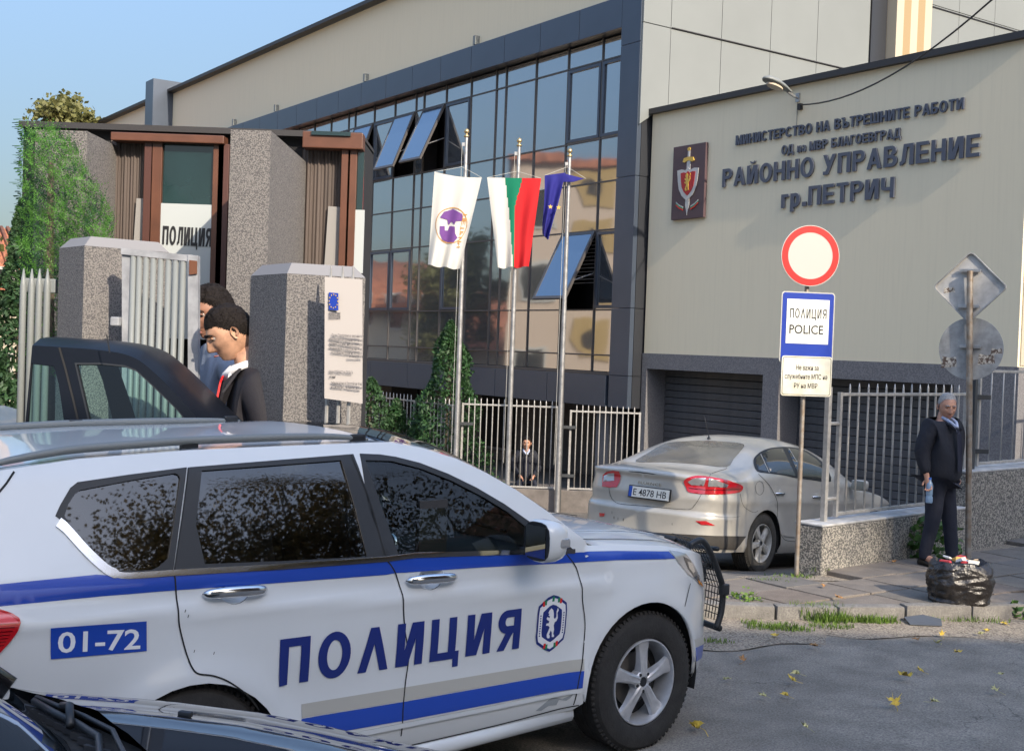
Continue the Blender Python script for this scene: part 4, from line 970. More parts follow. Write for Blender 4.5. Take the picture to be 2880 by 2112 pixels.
weed('small broad-leaved weed in the gutter at the right edge', gr(2870, 1735, .03), 60, .14, .14, .07, M_WEED, seed=4)
# ================================================================== POLICE CAR (large, white)
M_CARW = mat('white_car_paint', (.64, .665, .675), .30, coat=.9, spec=.5, var=.04, vscale=1.3)
M_CARB = mat('blue_car_stripe', (.008, .055, .38), .35, coat=.7)
M_CARN = mat('navy_car_letter', (.004, .018, .17), .35, coat=.6)
M_GREY = mat('grey_car_stripe', (.42, .41, .37), .45, coat=.3)
M_TRIM = mat('black_trim', (.020, .022, .025), .42, coat=.1, spec=.35)
M_RUB = mat('tyre_rubber', (.022, .021, .020), .8, var=.35, vscale=14, bump=.3, bscale=60)
M_RUBD = mat('dusty_tyre_rubber', (.045, .042, .036), .9, var=.3, vscale=14, bump=.3, bscale=60)
M_CHR = mat('chrome', (.75, .75, .76), .12, metal=1.)
M_ALLOY = mat('alloy_silver', (.52, .53, .55), .38, metal=.5, var=.2, vscale=10)
M_SEAM = mat('panel_gap', (.012, .012, .012), .8)
M_UNDER = mat('underbody', (.012, .012, .012), .95)
M_LRED = mat('lamp_red', (.50, .008, .015), .12, coat=1., spec=.8)
M_LCLR = mat('lamp_clear', (.50, .50, .50), .10, metal=.5, coat=1.)
M_LDRK = mat('lamp_inner', (.06, .06, .065), .2, metal=.4, coat=1.)
M_GFRONT = glassmat('side_glass_clear', (.62, .70, .69), 1.5, .01, minr=.05)
M_GREAR = glassmat('side_glass_privacy', (.20, .21, .22), 1.55, .016, minr=.12)
M_GWIND = glassmat('windscreen_glass', (.55, .62, .60), 1.5, .006, minr=.08)
M_INT = mat('interior_plastic', (.035, .035, .037), .6); M_SEAT = mat('seat_fabric', (.05, .05, .055), .85)
def wheel(parent, M, R, rim, wdt, rub, name='wheel', spokes=5, alloy=None, seed=0):
    """axis = local Z, outer face towards +Z"""
    alloy = alloy or M_ALLOY
    wh = bpy.data.objects.new(name, None); COL.objects.link(wh); wh.parent = parent; wh.matrix_local = M
    t = MB(); s_ = R - rim
    prof = [(rim * .99, -.01), (rim + .008, .004), (rim + s_ * .25, .012), (rim + s_ * .55, .014), (rim + s_ * .80, .006), (R - .012, -.010), (R - .004, -.024)]
    y = -.026; n = 5; gw_ = (wdt - .052) / n
    for k in range(n):
        prof += [(R, y - .002), (R + .002, y - gw_ + .010), (R - .008, y - gw_ + .008), (R - .008, y - gw_ + .002)]; y -= gw_
    prof += [(R - .012, -wdt + .012), (rim + s_ * .5, -wdt), (rim, -wdt + .01)]
    t.lathe(prof, 64); t.build('tyre', rub, wh, True, sharp=32)
    tb = MB()
    for k in range(72):      # shoulder tread blocks
        a = 2 * pi * k / 72; b = MB(); b.box((0, 0, 0), (.020, .016, .034), bev=.003)
        tb.add(b.v, b.f, Matrix.Rotation(a, 4, 'Z') @ Matrix.Translation((R - .010, 0, -.026)) @ Matrix.Rotation(radians(28), 4, 'Y'))
    tb.build('tread_blocks', rub, wh)
    b = MB(); b.lathe([(rim * 1.0, -.012), (rim * .985, .003), (rim * .955, .004), (rim * .93, -.012), (rim * .90, -.05), (rim * .86, -wdt * .75), (rim * .86, -wdt)], 48); rm_ = b.build('rim', alloy, wh, True, sharp=40)
    b = MB(); b.lathe([(0, -.105), (rim * .86, -.105)], 32); b.build('well', M_UNDER, wh, True)
    b = MB(); b.lathe([(.04, -.088), (rim * .62, -.088), (rim * .62, -.098)], 32); b.build('brake_disc', mat('brake_steel', (.14, .13, .12), .5, metal=.6), wh)
    b = MB()
    for k in range(spokes):
        a = 2 * pi * k / spokes + .31 + seed; secs = []
        for r, hw_, zt, zb in ((.030, .018, .000, -.05), (.055, .030, .002, -.05), (.10, .032, -.002, -.04), (rim * .70, .038, -.008, -.035), (rim * .93, .054, -.010, -.03)):
            secs.append([(r, -hw_, zb), (r, -hw_ * .8, zt - .006), (r, -hw_ * .45, zt), (r, 0, zt - .004), (r, hw_ * .45, zt), (r, hw_ * .8, zt - .006), (r, hw_, zb)])
        vs = [p for s2 in secs for p in s2]; fs = [(i*7+j, (i+1)*7+j, (i+1)*7+j+1, i*7+j+1) for i in range(len(secs) - 1) for j in range(6)]
        sp_ = MB(); sp_.add(vs, fs, Matrix.Rotation(a, 4, 'Z')); sp_.build('spoke', alloy, rm_, True, sharp=35)
    b.lathe([(.062, -.06), (.062, -.012), (.055, -.004), (.034, -.004), (.031, -.010), (.0, -.009)], 24); b.build('hub', alloy, rm_, True, sharp=35)
    b = MB()
    for k in range(5): b.lathe([(.0095, -.02), (.0095, -.0025), (0, -.0025)], 8, Matrix.Rotation(2*pi*k/5 + .9, 4, 'Z') @ Matrix.Translation((.049, 0, 0)))
    b.lathe([(.026, -.02), (.026, -.008), (0, -.007)], 14); b.build('wheel_nuts', M_TRIM, rm_)
    return wh
TH = radians(40); E1 = V((cos(TH), sin(TH), 0)); NO = V((sin(TH), -cos(TH), 0))
W0 = at(1812, 1930, 6.5); HW = .93
SO = V((W0.x, W0.y, 0)) - NO * .915
SM = frame(SO, E1, -NO, UP); SMI = SM.inverted()
suv = thing('police_car', 'large white police car with blue stripes, marked ПОЛИЦИЯ and 01-72, filling the foreground', 'police car', SM)
ARF = (-.03, .375, .435); ARR = (-2.60, .335, .42)
def suv_in(x, z):
    g_ = 0.
    if z < .46: g_ += .05 * ((.46 - z) / .2) ** 2
    g_ += .014 * gauss(z - .62, .14) * (1 if -2.2 < x < -.45 else .3)
    zc = .927 + (-.484 - x) * .0527
    if -3.4 < x < -.3: g_ += -.006 * gauss(z - zc, .035) + (.010 * gauss(z - zc - .06, .05))
    if z > zc: g_ += (z - zc) * .13
    zb = 1.17
    if z > zb: g_ += (z - zb) * .30 + .25 * max(0, z - 1.56) ** 1.3
    for cx_, cz, r in (ARF, ARR):
        d = hypot(x - cx_, z - cz); g_ -= .022 * gauss(max(0, d - r), .085) * (1 if z < 1.0 else 0.3)
    if x > -.45 and z > .95: g_ += .55 * max(0, z - (1.03 - .03 * x)) ** 1.15
    x0 = .16 - .18 * max(0, z - .72)
    if x > x0: g_ += .80 * (x - x0) ** 2.12
    if x < -3.35: g_ += .9 * (-3.35 - x) ** 2.1
    return g_
def sside(x, z): return V((x, -(HW - suv_in(x, z)), z))
def SS(x, y, extra=0.):
    """image sight line -> (x, z) on the car's curved flank"""
    g_ = 0.; 
    for _ in range(8):
        q = SMI @ onp(x, y, SM @ V((0, -(HW - g_), 0)), NO); g_ = suv_in(q.x, q.z) + extra
    return (q.x, q.z)
def SL(*ps): return [SS(a / 1.7727, 1180 + b / 1.7727) for a, b in ps]
def SR(*ps): return [SS(1000 + a / 1.7727, 1180 + b / 1.7727) for a, b in ps]
def arc(c, a0, a1, n=18): return [(c[0] + c[2] * cos(radians(a0 + (a1 - a0) * k / n)), c[1] + c[2] * sin(radians(a0 + (a1 - a0) * k / n))) for k in range(n + 1)]
qgl = SL((320,480),(340,420),(372,372),(400,352),(640,305),(870,268),(890,275),(898,292),(870,500),(840,690),(790,735),(750,750),(640,755),(580,750),(540,728),(480,675),(420,610),(350,530))
qfr = SL((275,480),(300,425),(350,340),(385,312),(640,275),(930,238),(862,756),(760,770),(640,774),(590,768),(545,745),(480,690),(420,625),(330,520))
rgl = SL((1005,255),(1350,230),(1700,203),(1770,440),(1830,683),(1400,705),(1020,720),(975,525))
rfr = SL((943,238),(1350,205),(1760,172),(1850,420),(1925,690),(1400,722),(873,752),(905,500))
fgl = SR((48,203),(180,207),(330,246),(480,306),(640,388),(760,462),(850,535),(935,610),(1000,650),(600,662),(212,672),(130,440))
ffr = SR((20,170),(120,174),(200,186),(320,216),(460,270),(600,338),(740,420),(860,504),(1000,602),(1088,650),(600,675),(155,690),(60,430))
roofl = SR((170,112),(330,140),(500,194),(650,264),(800,349),(950,452),(1050,528))
roofr = SL((-60,262),(70,243),(390,196),(940,152),(1400,132),(1800,116)) 
top = [(-3.70, .95), (-3.66, 1.15), (-3.56, 1.42)] + roofr + roofl + [(-.42, 1.125), (-.1, 1.105), (.14, 1.08), (.35, 1.04), (.55, .99), (.80, .92)]
rear_x = top[3][0]
bot = [(.80, .37), (.60, .335), (.385, .33)] + arc(ARF, -6, 186) + [(-.52, .30), (-1.0, .285), (-1.44, .27), (-2.1, .27)] + [(ARR[0] + ARR[2], .30)] + arc(ARR, -2, 188) + [(-3.04, .34), (-3.45, .36), (-3.70, .40)]
outl = top + bot
cups = [SL((1170, 848))[0], SR((375, 785))[0]]
cupl = [[(c[0] + .070 * cos(2*pi*k/20), c[1] + .056 * sin(2*pi*k/20)) for k in range(20)] for c in cups]
holes = [qgl, rgl, fgl] + cupl
pt = patch([outl] + holes, .045, sside); ptm = patch([outl] + [qgl, rgl, fgl], .06, sside, mirror=True)
body = pbuild('body', M_CARW, suv, pt, ptm)
for c, l in zip(cups, cupl):
    def cup(x, z, c=c): 
        d = min(1, hypot(x - c[0], (z - c[1]) * 1.1) / .070); p = sside(x, z); return p + V((0, .034 * (1 - d * d), 0))
    pbuild('handle_cup', M_CARW, suv, patch([l], .012, cup))
for nm, l, m in (('rear_quarter_window', qgl, M_GREAR), ('rear_door_window', rgl, M_GREAR), ('front_door_window', fgl, M_GFRONT)):
    pbuild(nm, m, suv, patch([l], .08, sside, -.006)); pbuild(nm, m, suv, patch([l], .12, sside, -.006, mirror=True))
for nm, o, i in (('quarter_window_frame', qfr, qgl), ('rear_window_frame', rfr, rgl), ('front_window_frame', ffr, fgl)):
    pbuild(nm, M_TRIM, suv, patch([o, i], .05, sside, .003, .010))
def sdecal(name, m, loops, off=.0025, step=.045, thick=0.): return pbuild(name, m, suv, patch(loops, step, sside, off, thick))
# divider in the rear door window and pillar split
sdecal('window_divider', M_TRIM, [SL((975,528),(985,560),(1020,718),(940,724),(960,600))], .002)
sdecal('pillar_gap', M_SEAM, [stroke(SL((938,240),(905,500),(867,754)), .006)], .0045)
sdecal('pillar_gap', M_SEAM, [stroke(SL((1748,178),(1850,430),(1922,690)), .006)], .0045)
# chrome line
ch = spl(SL((290,512),(330,545),(420,645),(500,722),(560,762),(640,778),(865,764)), 4) + SL((1400,733),(1925,695)) + SR((300,676),(700,663),(1092,655))
ww_ = [.036] * 4 + [.034] * 14 + [.022] * (len(ch) - 18)
sdecal('chrome_strip', M_CHR, [stroke(ch, ww_)], .006, .04, .006)
# blue belt stripe
st = SL((-40, 826), (0,820), (300,790), (480,772), (560,778), (640,790), (865,775), (1400,743), (1925,705)) + SR((300,686), (700,672), (1100,661), (1300,654), (1560,656))
sbm = SR((1595,692), (1300,700), (1040,715), (640,735), (190,765)) + SL((1925,772), (1400,812), (865,850), (500,880), (250,905), (0,930), (-40, 936))
sdecal('belt_stripe', M_CARB, [st + sbm], .0022)
# lower stripes
gt = SL((1335,1450)); 
sdecal('grey_stripe', M_GREY, [[(-2.10, .588), (-1.55, .578), (-.472, .560), (-.474, .504), (-1.55, .517), (-2.10, .53)]], .0022)
sdecal('lower_blue_stripe', M_CARB, [[(-2.10, .527), (-1.55, .514), (-.475, .501), (-.486, .416), (-1.55, .430), (-2.14, .445)]], .0022)
sdecal('bumper_stripe', M_CARB, [SR((1690,1135), (1745,1115), (1742,1180), (1685,1205))], .003, .02)
sdecal('bumper_grey_stripe', M_GREY, [SR((1678,1095), (1745,1072), (1745,1113), (1690,1133))], .003, .02)
sdecal('sill_moulding', M_CARW, [stroke([(-.50, .405), (-1.0, .405), (-1.56, .410), (-2.05, .415)], .020)], .010, .04, .010)
# door gaps
for l in (SL((867,770),(880,900),(890,1000),(910,1100),(935,1185),(960,1240),(990,1266),(1060,1275),(1130,1300),(1200,1345),(1250,1390),(1290,1445)),
          SL((1930,705)) + SR((175,725),(200,770),(225,850),(238,950),(245,1050),(262,1160),(260,1220),(245,1330),(235,1450),(225,1575)),
          SR((1045,665),(1100,740),(1125,820),(1130,900),(1142,1000),(1140,1080),(1130,1200),(1110,1310),(1085,1420)),
          SR((1640,930),(1652,880),(1668,815)), [(-.49, .325), (-1.0, .305), (-1.57, .30), (-2.15, .30)]):
    sdecal('door_gap', M_SEAM, [stroke(spl(l, 4), .0065)], .0028, .03)
sdecal('rear_gap', M_SEAM, [stroke(SL((70,260),(30,320),(-20,380)), .008)], .003, .03)
sdecal('paint_chip', mat('bare_primer', (.30, .33, .35), .7), [SR((1085,1365),(1030,1390),(985,1380),(960,1395),(925,1425),(895,1450),(925,1448),(960,1425),(1000,1420),(1012,1395),(1050,1398),(1070,1385))], .0026, .02)
for (a, b) in ((920, 960), (965, 1160), (935, 985), (1063, 1170)):
    sdecal('scratch', M_SEAM, [stroke(SL((a, b), (a + 5, b - 14)), .003)], .0026, .05)
# big letters
def write_side(txt, x0, z0, x1, z1, h, bold, m, off, name='letter', fn=None, rt=None):
    gl = glyph_meshes(txt, h, x1 - x0, bold); sl_ = (z1 - z0) / (x1 - x0); out = []
    for vs, fs in gl:
        out.append(pbuild(name, m, rt or suv, gpatch([(x0 + x, z0 + x * sl_ + z) for x, z in vs], fs, .04, fn or sside, off)))
    return out
lt = SL((1390,1330))[0]; rt_ = SR((812,1138))[0]
for P in bold_line('ПОΛИЦИЯ', lt[0], lt[1], rt_[0] - lt[0], .197, .21, .185, .20, (rt_[1] - lt[1]) / (rt_[0] - lt[0])): pbuild('letter', M_CARN, suv, union_patch(P, .04, sside, .0034))
pl = SL((252,1038),(730,1003),(730,1152),(252,1193)); npl = sdecal('number_panel', M_CARB, [pl], .0028)
write_side('01-72', pl[0][0] + .028, pl[3][1] + .022, pl[1][0] - .022, pl[2][1] + .014, .078, .016, mat('number_white', (.75, .76, .78), .4), .0042, 'digit')
# crest on the front door
ec = SR((976, 1013))[0]; eh = .142; ew = .098
hexo = lambda k, a=0: [(ec[0] + x * ew * k, ec[1] + z * eh * k) for x, z in ((0, 1.0), (.35, .93), (.95, .66), (1.0, .4), (1.0, -.4), (.92, -.66), (.30, -.93), (.0, -1.02), (-.30, -.93), (-.92, -.66), (-1.0, -.4), (-1.0, .4), (-.95, .66), (-.35, .93))]
crs = sdecal('crest', M_CARN, [hexo(1)], .0030, .03)
M_CWH = mat('crest_white', (.72, .73, .75), .4)
sdecal('crest_band', M_CWH, [hexo(.90), hexo(.66)[::-1]], .0040, .03)
sdecal('crest_lion', M_CWH, [[(ec[0] + x * .062, ec[1] + z * .078) for x, z in LION]], .0042, .02)
for x, z, c in ((-.62, .72, M_RED), (-.50, .76, MATS['flag_green']), (.38, .80, MATS['flag_green']), (.52, .76, M_RED), (0, .86, MATS['flag_green']), (-.38, -.78, M_RED), (-.26, -.82, MATS['flag_green']), (.30, -.80, MATS['flag_green']), (.44, -.76, M_RED)):
    sdecal('crest_ribbon', c, [[(ec[0] + (x + a * .075) * ew, ec[1] + (z + b * .09) * eh) for a, b in ((-1, -1), (1, -1), (1.2, 1), (-.8, 1))]], .0048, .03)
for s_ in (-1, 1):
    for k in range(9): sdecal('crest_writing', M_CARN, [[(ec[0] + s_ * ew * .78 + a * .004, ec[1] - .055 + k * .0125 + b * .0035) for a, b in ((-1, -1), (1, -1), (1, 1), (-1, 1))]], .0046, .03)
# handles
for k, c in enumerate(cups):
    h_ = bpy.data.objects.new('door_handle', None); COL.objects.link(h_); h_.parent = suv; p = sside(*c); L_ = .145
    h_.matrix_local = Matrix.Translation(p + V((0, -.022, 0))) @ Matrix.Rotation(radians(2.2), 4, 'Y')
    b = MB(); pts = [(-L_, .010, -.006), (-L_ * .8, -.006, -.004), (-L_ * .3, -.016, 0), (L_ * .3, -.017, 0), (L_ * .75, -.008, -.002), (L_, .010, -.006)]
    sp_ = spl(pts, 4); n_ = len(sp_); vs = []
    for i, q in enumerate(sp_):
        t = i / (n_ - 1); rz_ = .020 * (1 - abs(2 * t - 1) ** 3.5) + .003; ry_ = .011 * (1 - abs(2 * t - 1) ** 4) + .003
        for j in range(10): a = 2 * pi * j / 10; vs.append((q[0], q[1] + ry_ * cos(a), q[2] + rz_ * sin(a)))
    b.add(vs, [(i*10+j, (i+1)*10+j, (i+1)*10+(j+1)%10, i*10+(j+1)%10) for i in range(n_ - 1) for j in range(10)]); b.build('grip', M_CHR, h_, True, fix=True)
    b = MB(); b.tube([(-L_ * .42, -.002, 0), (-L_ * .40, -.002, 0)], .0215, 14); b.build('lock_seam', M_SEAM, h_)
# lamps
lampo = SR((1560,650),(1600,655),(1645,668),(1685,720),(1715,780),(1735,835),(1700,805),(1655,770),(1610,715))
sdecal('headlamp', M_LCLR, [lampo], .003, .02)
sdecal('headlamp_bezel', M_LDRK, [SR((1630,680),(1665,700),(1700,765),(1718,815),(1690,790),(1655,745))], .0045, .02)
sdecal('headlamp_ring', M_CHR, [SR((1650,705),(1672,715),(1690,755),(1680,765),(1660,740))], .0055, .02)
sdecal('side_lamp', mat('amber', (.6, .22, .03), .2), [SR((1700,795),(1722,812),(1730,832),(1712,820))], .0055, .02)
tl = SL((-60,930),(0,945),(60,968),(92,990),(100,1012),(85,1050),(50,1100),(0,1155),(-60,1200))
sdecal('tail_lamp', M_LRED, [tl], .010, .02, .01)
tl2 = SL((-60,945),(0,960),(50,980),(80,1003),(86,1014),(-60,1020)); sdecal('tail_lamp_upper', mat('lamp_pink', (.75, .10, .12), .1, coat=1.), [tl2], .0115, .02)
for k in range(6):
    sdecal('tail_lamp_rib', mat('lamp_dark_red', (.14, .0, .005), .2, coat=1.), [stroke(SL((-60, 1040 + k * 18), (70 - k * 11, 1030 + k * 18)), .003)], .0115, .03)
# top: roof, screen, bonnet
tops = sorted([p for p in top if p[0] < .801], key=lambda p: p[0])
tops = [p for p in tops if p[0] > -3.58 or p[1] > 1.3]
def topz(x): return lerp_tab(tops, x)
def topfn(x, w_):
    z = topz(x); y = -(HW - suv_in(x, z)); 
    cr = lerp_tab([(-3.7, .02), (-3.2, .012), (-1.9, .014), (-1.5, .04), (-1.1, .11), (-.7, .10), (-.5, .06), (-.2, .055), (.5, .07), (.8, .05)], x)
    p = lerp_tab([(-3.7, 2.5), (-1.6, 2.4), (-1.2, 2.0), (-.6, 2.2), (-.3, 3.6), (.8, 3.2)], x)
    return V((x, y * (1 - w_), z + cr * (1 - abs(1 - w_) ** p)))
xs_ = [-3.56 + k * .06 for k in range(73)]; xs_ = [x for x in xs_ if x <= .80] + [.80]
ws = [0, .015, .03, .06, .1, .16, .25, .36, .5, .66, .83, 1.0]; ws += [2 - w_ for w_ in ws[:-1]][::-1]
for nm, m, cond in (('roof_and_bonnet', M_CARW, lambda x, w_: not (-1.60 < x < -.60 and .06 < w_ < 1.94)), ('windscreen', M_GWIND, lambda x, w_: -1.60 < x < -.60 and .06 < w_ < 1.94)):
    mb = MB(); nw = len(ws); mb.v = [tuple(topfn(x, w_)) for x in xs_ for w_ in ws]
    for i in range(len(xs_) - 1):
        for j in range(nw - 1):
            if cond((xs_[i] + xs_[i+1]) / 2, (ws[j] + ws[j+1]) / 2): mb.f.append((i*nw+j, (i+1)*nw+j, (i+1)*nw+j+1, i*nw+j+1)); mb.mi.append(0)
    mb.build(nm, m, suv, True)
def topdecal(name, m, loops, off=.003, step=.05, thick=0.): return pbuild(name, m, suv, patch(loops, step, topfn, off, thick))
topdecal('bonnet_gap', M_SEAM, [stroke([(-.52, .10), (-.1, .085), (.3, .09), (.62, .14)], .010)], .004)
topdecal('bonnet_crease', M_CARW, [stroke([(-.5, .30), (0, .28), (.5, .32)], .02)], .006, .05, .006)
topdecal('gutter', M_TRIM, [stroke([(-3.45, .035), (-2.5, .03), (-1.75, .03), (-1.45, .03), (-1.0, .03), (-.66, .03)], .022)], .004, .06)
# nose and tail closing skins
def nose(yy, z):
    yb = HW - suv_in(.8, min(z, .92)); k = yy / max(.05, yb); return V((.80 + (.17 - .10 * max(0, z - .7) / .22) * (1 - k * k), yy, z))
yb_ = HW - suv_in(.8, .6) 
mb = MB(); NY, NZ_ = 20, 12
for j in range(NZ_ + 1):
    z = .36 + (.565) * j / NZ_; yb = HW - suv_in(.8, z)
    for i in range(NY + 1): mb.v.append(tuple(nose(-yb + 2 * yb * i / NY, z)))
mb.f = [(j*(NY+1)+i, j*(NY+1)+i+1, (j+1)*(NY+1)+i+1, (j+1)*(NY+1)+i) for j in range(NZ_) for i in range(NY)]; mb.mi = [0] * len(mb.f); mb.build('front_bumper', M_CARW, suv, True)
b = MB(); b.box((.93, 0, .80), (.06, 1.0, .13), bev=.02); b.build('grille', M_TRIM, suv)
mb = MB(); 
for j, z in enumerate([.40, .6, .8, 1.0, 1.2, 1.42]):
    x = -3.70 if z < 1 else -3.66 + (z - 1.15) * .25 if z > 1.15 else -3.70
    yb = HW - suv_in(x, z)
    for i in range(11): t = -1 + .2 * i; mb.v.append((x - .12 * (1 - t * t), t * yb, z))
mb.f = [(j*11+i, j*11+i+1, (j+1)*11+i+1, (j+1)*11+i) for j in range(5) for i in range(10)]; mb.mi = [0] * 50; mb.build('tailgate', M_CARW, suv, True)
# underside and wheel housings
b = MB(); b.box((-1.33, 0, .36), (2.05, 1.62, .10)); b.box((-1.4, 0, .55), (3.9, 1.1, .30)); b.box((-1.33, 0, .60), (2.0, 1.72, .40)); b.build('underbody', M_UNDER, suv)
for c in (ARF, ARR):
    for s_ in (-1, 1):
        b = MB(); vs = []; n = 18
        for k in range(n + 1):
            a = radians(-14 + 208 * k / n)
            for yy in (HW - .012, HW - .34): vs.append((c[0] + (c[2] + .006) * cos(a), s_ * yy, c[1] + (c[2] + .006) * sin(a)))
        b.add(vs, [(2*k, 2*k+1, 2*k+3, 2*k+2) for k in range(n)]); 
        b.prism([(c[0] + (c[2] + .006) * cos(radians(-14 + 208 * k / n)), s_ * (HW - .34), c[1] + (c[2] + .006) * sin(radians(-14 + 208 * k / n))) for k in range(n + 1)], (0, -s_ * .02, 0)); b.build('wheel_housing', M_UNDER, suv)
        rotm = Matrix.Rotation(radians(90 * (1 if s_ < 0 else -1)), 4, 'X')
        wheel(suv, Matrix.Translation((0 if c is ARF else -2.60, s_ * .915, .365)) @ rotm, .372, .232, .235, M_RUB)
sdecal('arch_lip', M_CARW, [[(ARF[0] + (ARF[2] + .012) * cos(radians(a)), ARF[1] + (ARF[2] + .012) * sin(radians(a))) for a in range(-5, 186, 8)] + [(ARF[0] + (ARF[2] - .008) * cos(radians(a)), ARF[1] + (ARF[2] - .008) * sin(radians(a))) for a in range(185, -6, -8)]], .004, .02, .03)
b = MB(); b.tube([(-.50, -.86, .27), (-1.3, -.87, .255), (-2.1, -.87, .25)], .045, 10); b.build('side_step', M_CARW, suv, True)
# mirror
mc = SMI @ onp(1000 + 962 / 1.7727, 1180 + 600 / 1.7727, SM @ V((0, -1.08, 0)), NO)
mr = bpy.data.objects.new('wing_mirror', None); COL.objects.link(mr); mr.parent = suv; mr.matrix_local = Matrix.Translation(mc)
b = MB(); vs = []; fs = []; secs = [(-.075, .088, .090), (-.06, .098, .100), (-.01, .098, .100), (.04, .086, .088), (.075, .055, .060), (.088, .015, .02)]
for x, ry_, rz_ in secs:
    for j in range(20):
        a = 2 * pi * j / 20; k = 1 / (abs(cos(a)) ** 3.4 + abs(sin(a)) ** 3.4) ** (1 / 3.4); vs.append((x, ry_ * cos(a) * k, rz_ * sin(a) * k * 1.0))
b.add(vs, [(i*20+j, (i+1)*20+j, (i+1)*20+(j+1)%20, i*20+(j+1)%20) for i in range(5) for j in range(20)] + [tuple(100 + j for j in range(20))]); b.build('housing', M_CARW, mr, True, fix=True)
b = MB(); b.prism([(-.078, .090 * cos(2*pi*j/20) / (abs(cos(2*pi*j/20)) ** 3.4 + abs(sin(2*pi*j/20)) ** 3.4) ** (1/3.4), .092 * sin(2*pi*j/20) / (abs(cos(2*pi*j/20)) ** 3.4 + abs(sin(2*pi*j/20)) ** 3.4) ** (1/3.4)) for j in range(20)], (.05, 0, 0)); b.build('bezel', M_TRIM, mr, fix=True)
b = MB(); b.box((-.081, 0, 0), (.004, .14, .15)); b.build('mirror_glass', mat('mirror_glass', (.3, .33, .35), .03, metal=1.), mr)
b = MB(); b.box((.02, -.07, -.005), (.07, .06, .045), bev=.012); b.build('indicator', M_LCLR, mr)
b = MB(); b.box((.0, .13, -.075), (.05, .14, .035), bev=.01); b.build('stalk', M_TRIM, mr)
b = MB(); vs = [sside(*q) + V((0, -.002, 0)) for q in SR((1005,575),(1088,650),(1005,652))]; b.prism(vs, (0, .01, 0)); b.build('sail_panel', M_TRIM, suv, fix=True)
# roof rails
for s_ in (-1, 1):
    b = MB(); pts = []
    rs = []
    for k in range(25):
        t = k / 24; x = -3.40 + 1.78 * t; q = topfn(x, .075); lift = (.030 if s_ < 0 else .012) * (1 - abs(2 * t - 1) ** 6) + .002; pts.append((x, s_ * abs(q.y), q.z + lift)); rs.append(.009 + .009 * (1 - abs(2*t-1) ** 4))
    b.tube(pts, rs, 10); b.build('roof_rail', M_WPAN, suv, True)
    for t in (.03, .5, .97): b = MB(); x = -3.40 + 1.78 * t; q = topfn(x, .075); b.box((x, s_ * abs(q.y), q.z + .012), (.08, .025, .04), bev=.01); b.build('rail_foot', M_TRIM, suv)
b = MB(); q = topfn(-3.35, .72); b.prism([(q.x - .08, q.y - .012, q.z), (q.x + .12, q.y - .012, q.z), (q.x + .02, q.y - .006, q.z + .03), (q.x - .06, q.y - .006, q.z + .065)], (0, .02, 0)); b.build('antenna_fin', M_TRIM, suv)
# bull bar
b = MB()
for s_ in (-1, 1):
    lp_ = spl([(.56, .70 * s_, 1.02), (.66, .70 * s_, 1.045), (.76, .69 * s_, .96), (.85, .68 * s_, .83), (.905, .67 * s_, .73), (.90, .67 * s_, .60), (.86, .67 * s_, .50)], 5); b.tube(lp_, .019, 10)
    b.tube(spl([(.88, .68 * s_, .50), (.93, .45 * s_, .50), (.96, .2 * s_, .52)], 4), .02, 8)
    b.tube(spl([(.82, .69 * s_, .98), (.93, .45 * s_, .95), (1.0, .2 * s_, .95)], 4), .014, 8); b.box((.905, .68 * s_, .73), (.05, .05, .07), bev=.01)
b.tube([(1.0, -.2, .95), (1.0, .2, .95)], .02, 8); b.tube([(.96, -.2, .52), (.96, .2, .52)], .02, 8)
b.build('bull_bar', M_TRIM, suv, True)
for s_ in (-1, 1):
    b = MB()
    for k in range(13):
        z = .58 + .46 * k / 12; x = lerp_tab([(.5, .86), (.73, .90), (.83, .85), (.96, .76), (1.04, .66)], z); b.tube([(x, .68 * s_, z), (x + .06, .42 * s_, z)], .0035, 4)
    for k in range(9):
        y = .66 - .028 * k; b.tube([(lerp_tab([(.5, .86), (.73, .90), (.83, .85), (.96, .76), (1.04, .66)], z) + (.69 - y) * .22, y * s_, z) for z in (.54, .66, .74, .84, .94, 1.03)], .0028, 4)
    b.build('lamp_guard_mesh', M_TRIM, suv)
# interior
def seat(x, y):
    s_ = bpy.data.objects.new('seat', None); COL.objects.link(s_); s_.parent = suv; s_.matrix_local = Matrix.Translation((x, y, 0))
    b = MB(); b.box((.05, 0, .68), (.5, .50, .16), bev=.05); b.build('cushion', M_SEAT, s_, True)
    b = MB(); b.box((0, 0, 0), (.13, .48, .60), bev=.05); b.build('backrest', M_SEAT, s_, True, M=Matrix.Translation((-.28, 0, 1.00)) @ Matrix.Rotation(radians(-12), 4, 'Y'))
    b = MB(); b.box((-.36, 0, 1.40), (.09, .26, .18), bev=.035); b.build('headrest', M_SEAT, s_, True)
for x in (-1.42, -2.35):
    for y in (-.38, .38): seat(x, y)
b = MB(); vs = []; fs = []; pr = [(-.60, 1.085), (-.80, 1.12), (-.98, 1.11), (-1.06, 1.06), (-1.08, .95), (-1.0, .80), (-.95, .60), (-.6, .6)]
for k, y in enumerate((-.80, -.5, -.2, 0, .2, .5, .80)):
    for x, z in pr: vs.append((x - .03 * (1 - abs(y)), y, z + .02 * gauss(y + .38, .3) + .02 * gauss(y - .38, .3)))
b.add(vs, [(k*8+i, k*8+i+1, (k+1)*8+i+1, (k+1)*8+i) for k in range(6) for i in range(7)]); b.build('dashboard', M_INT, suv, True, sharp=50)
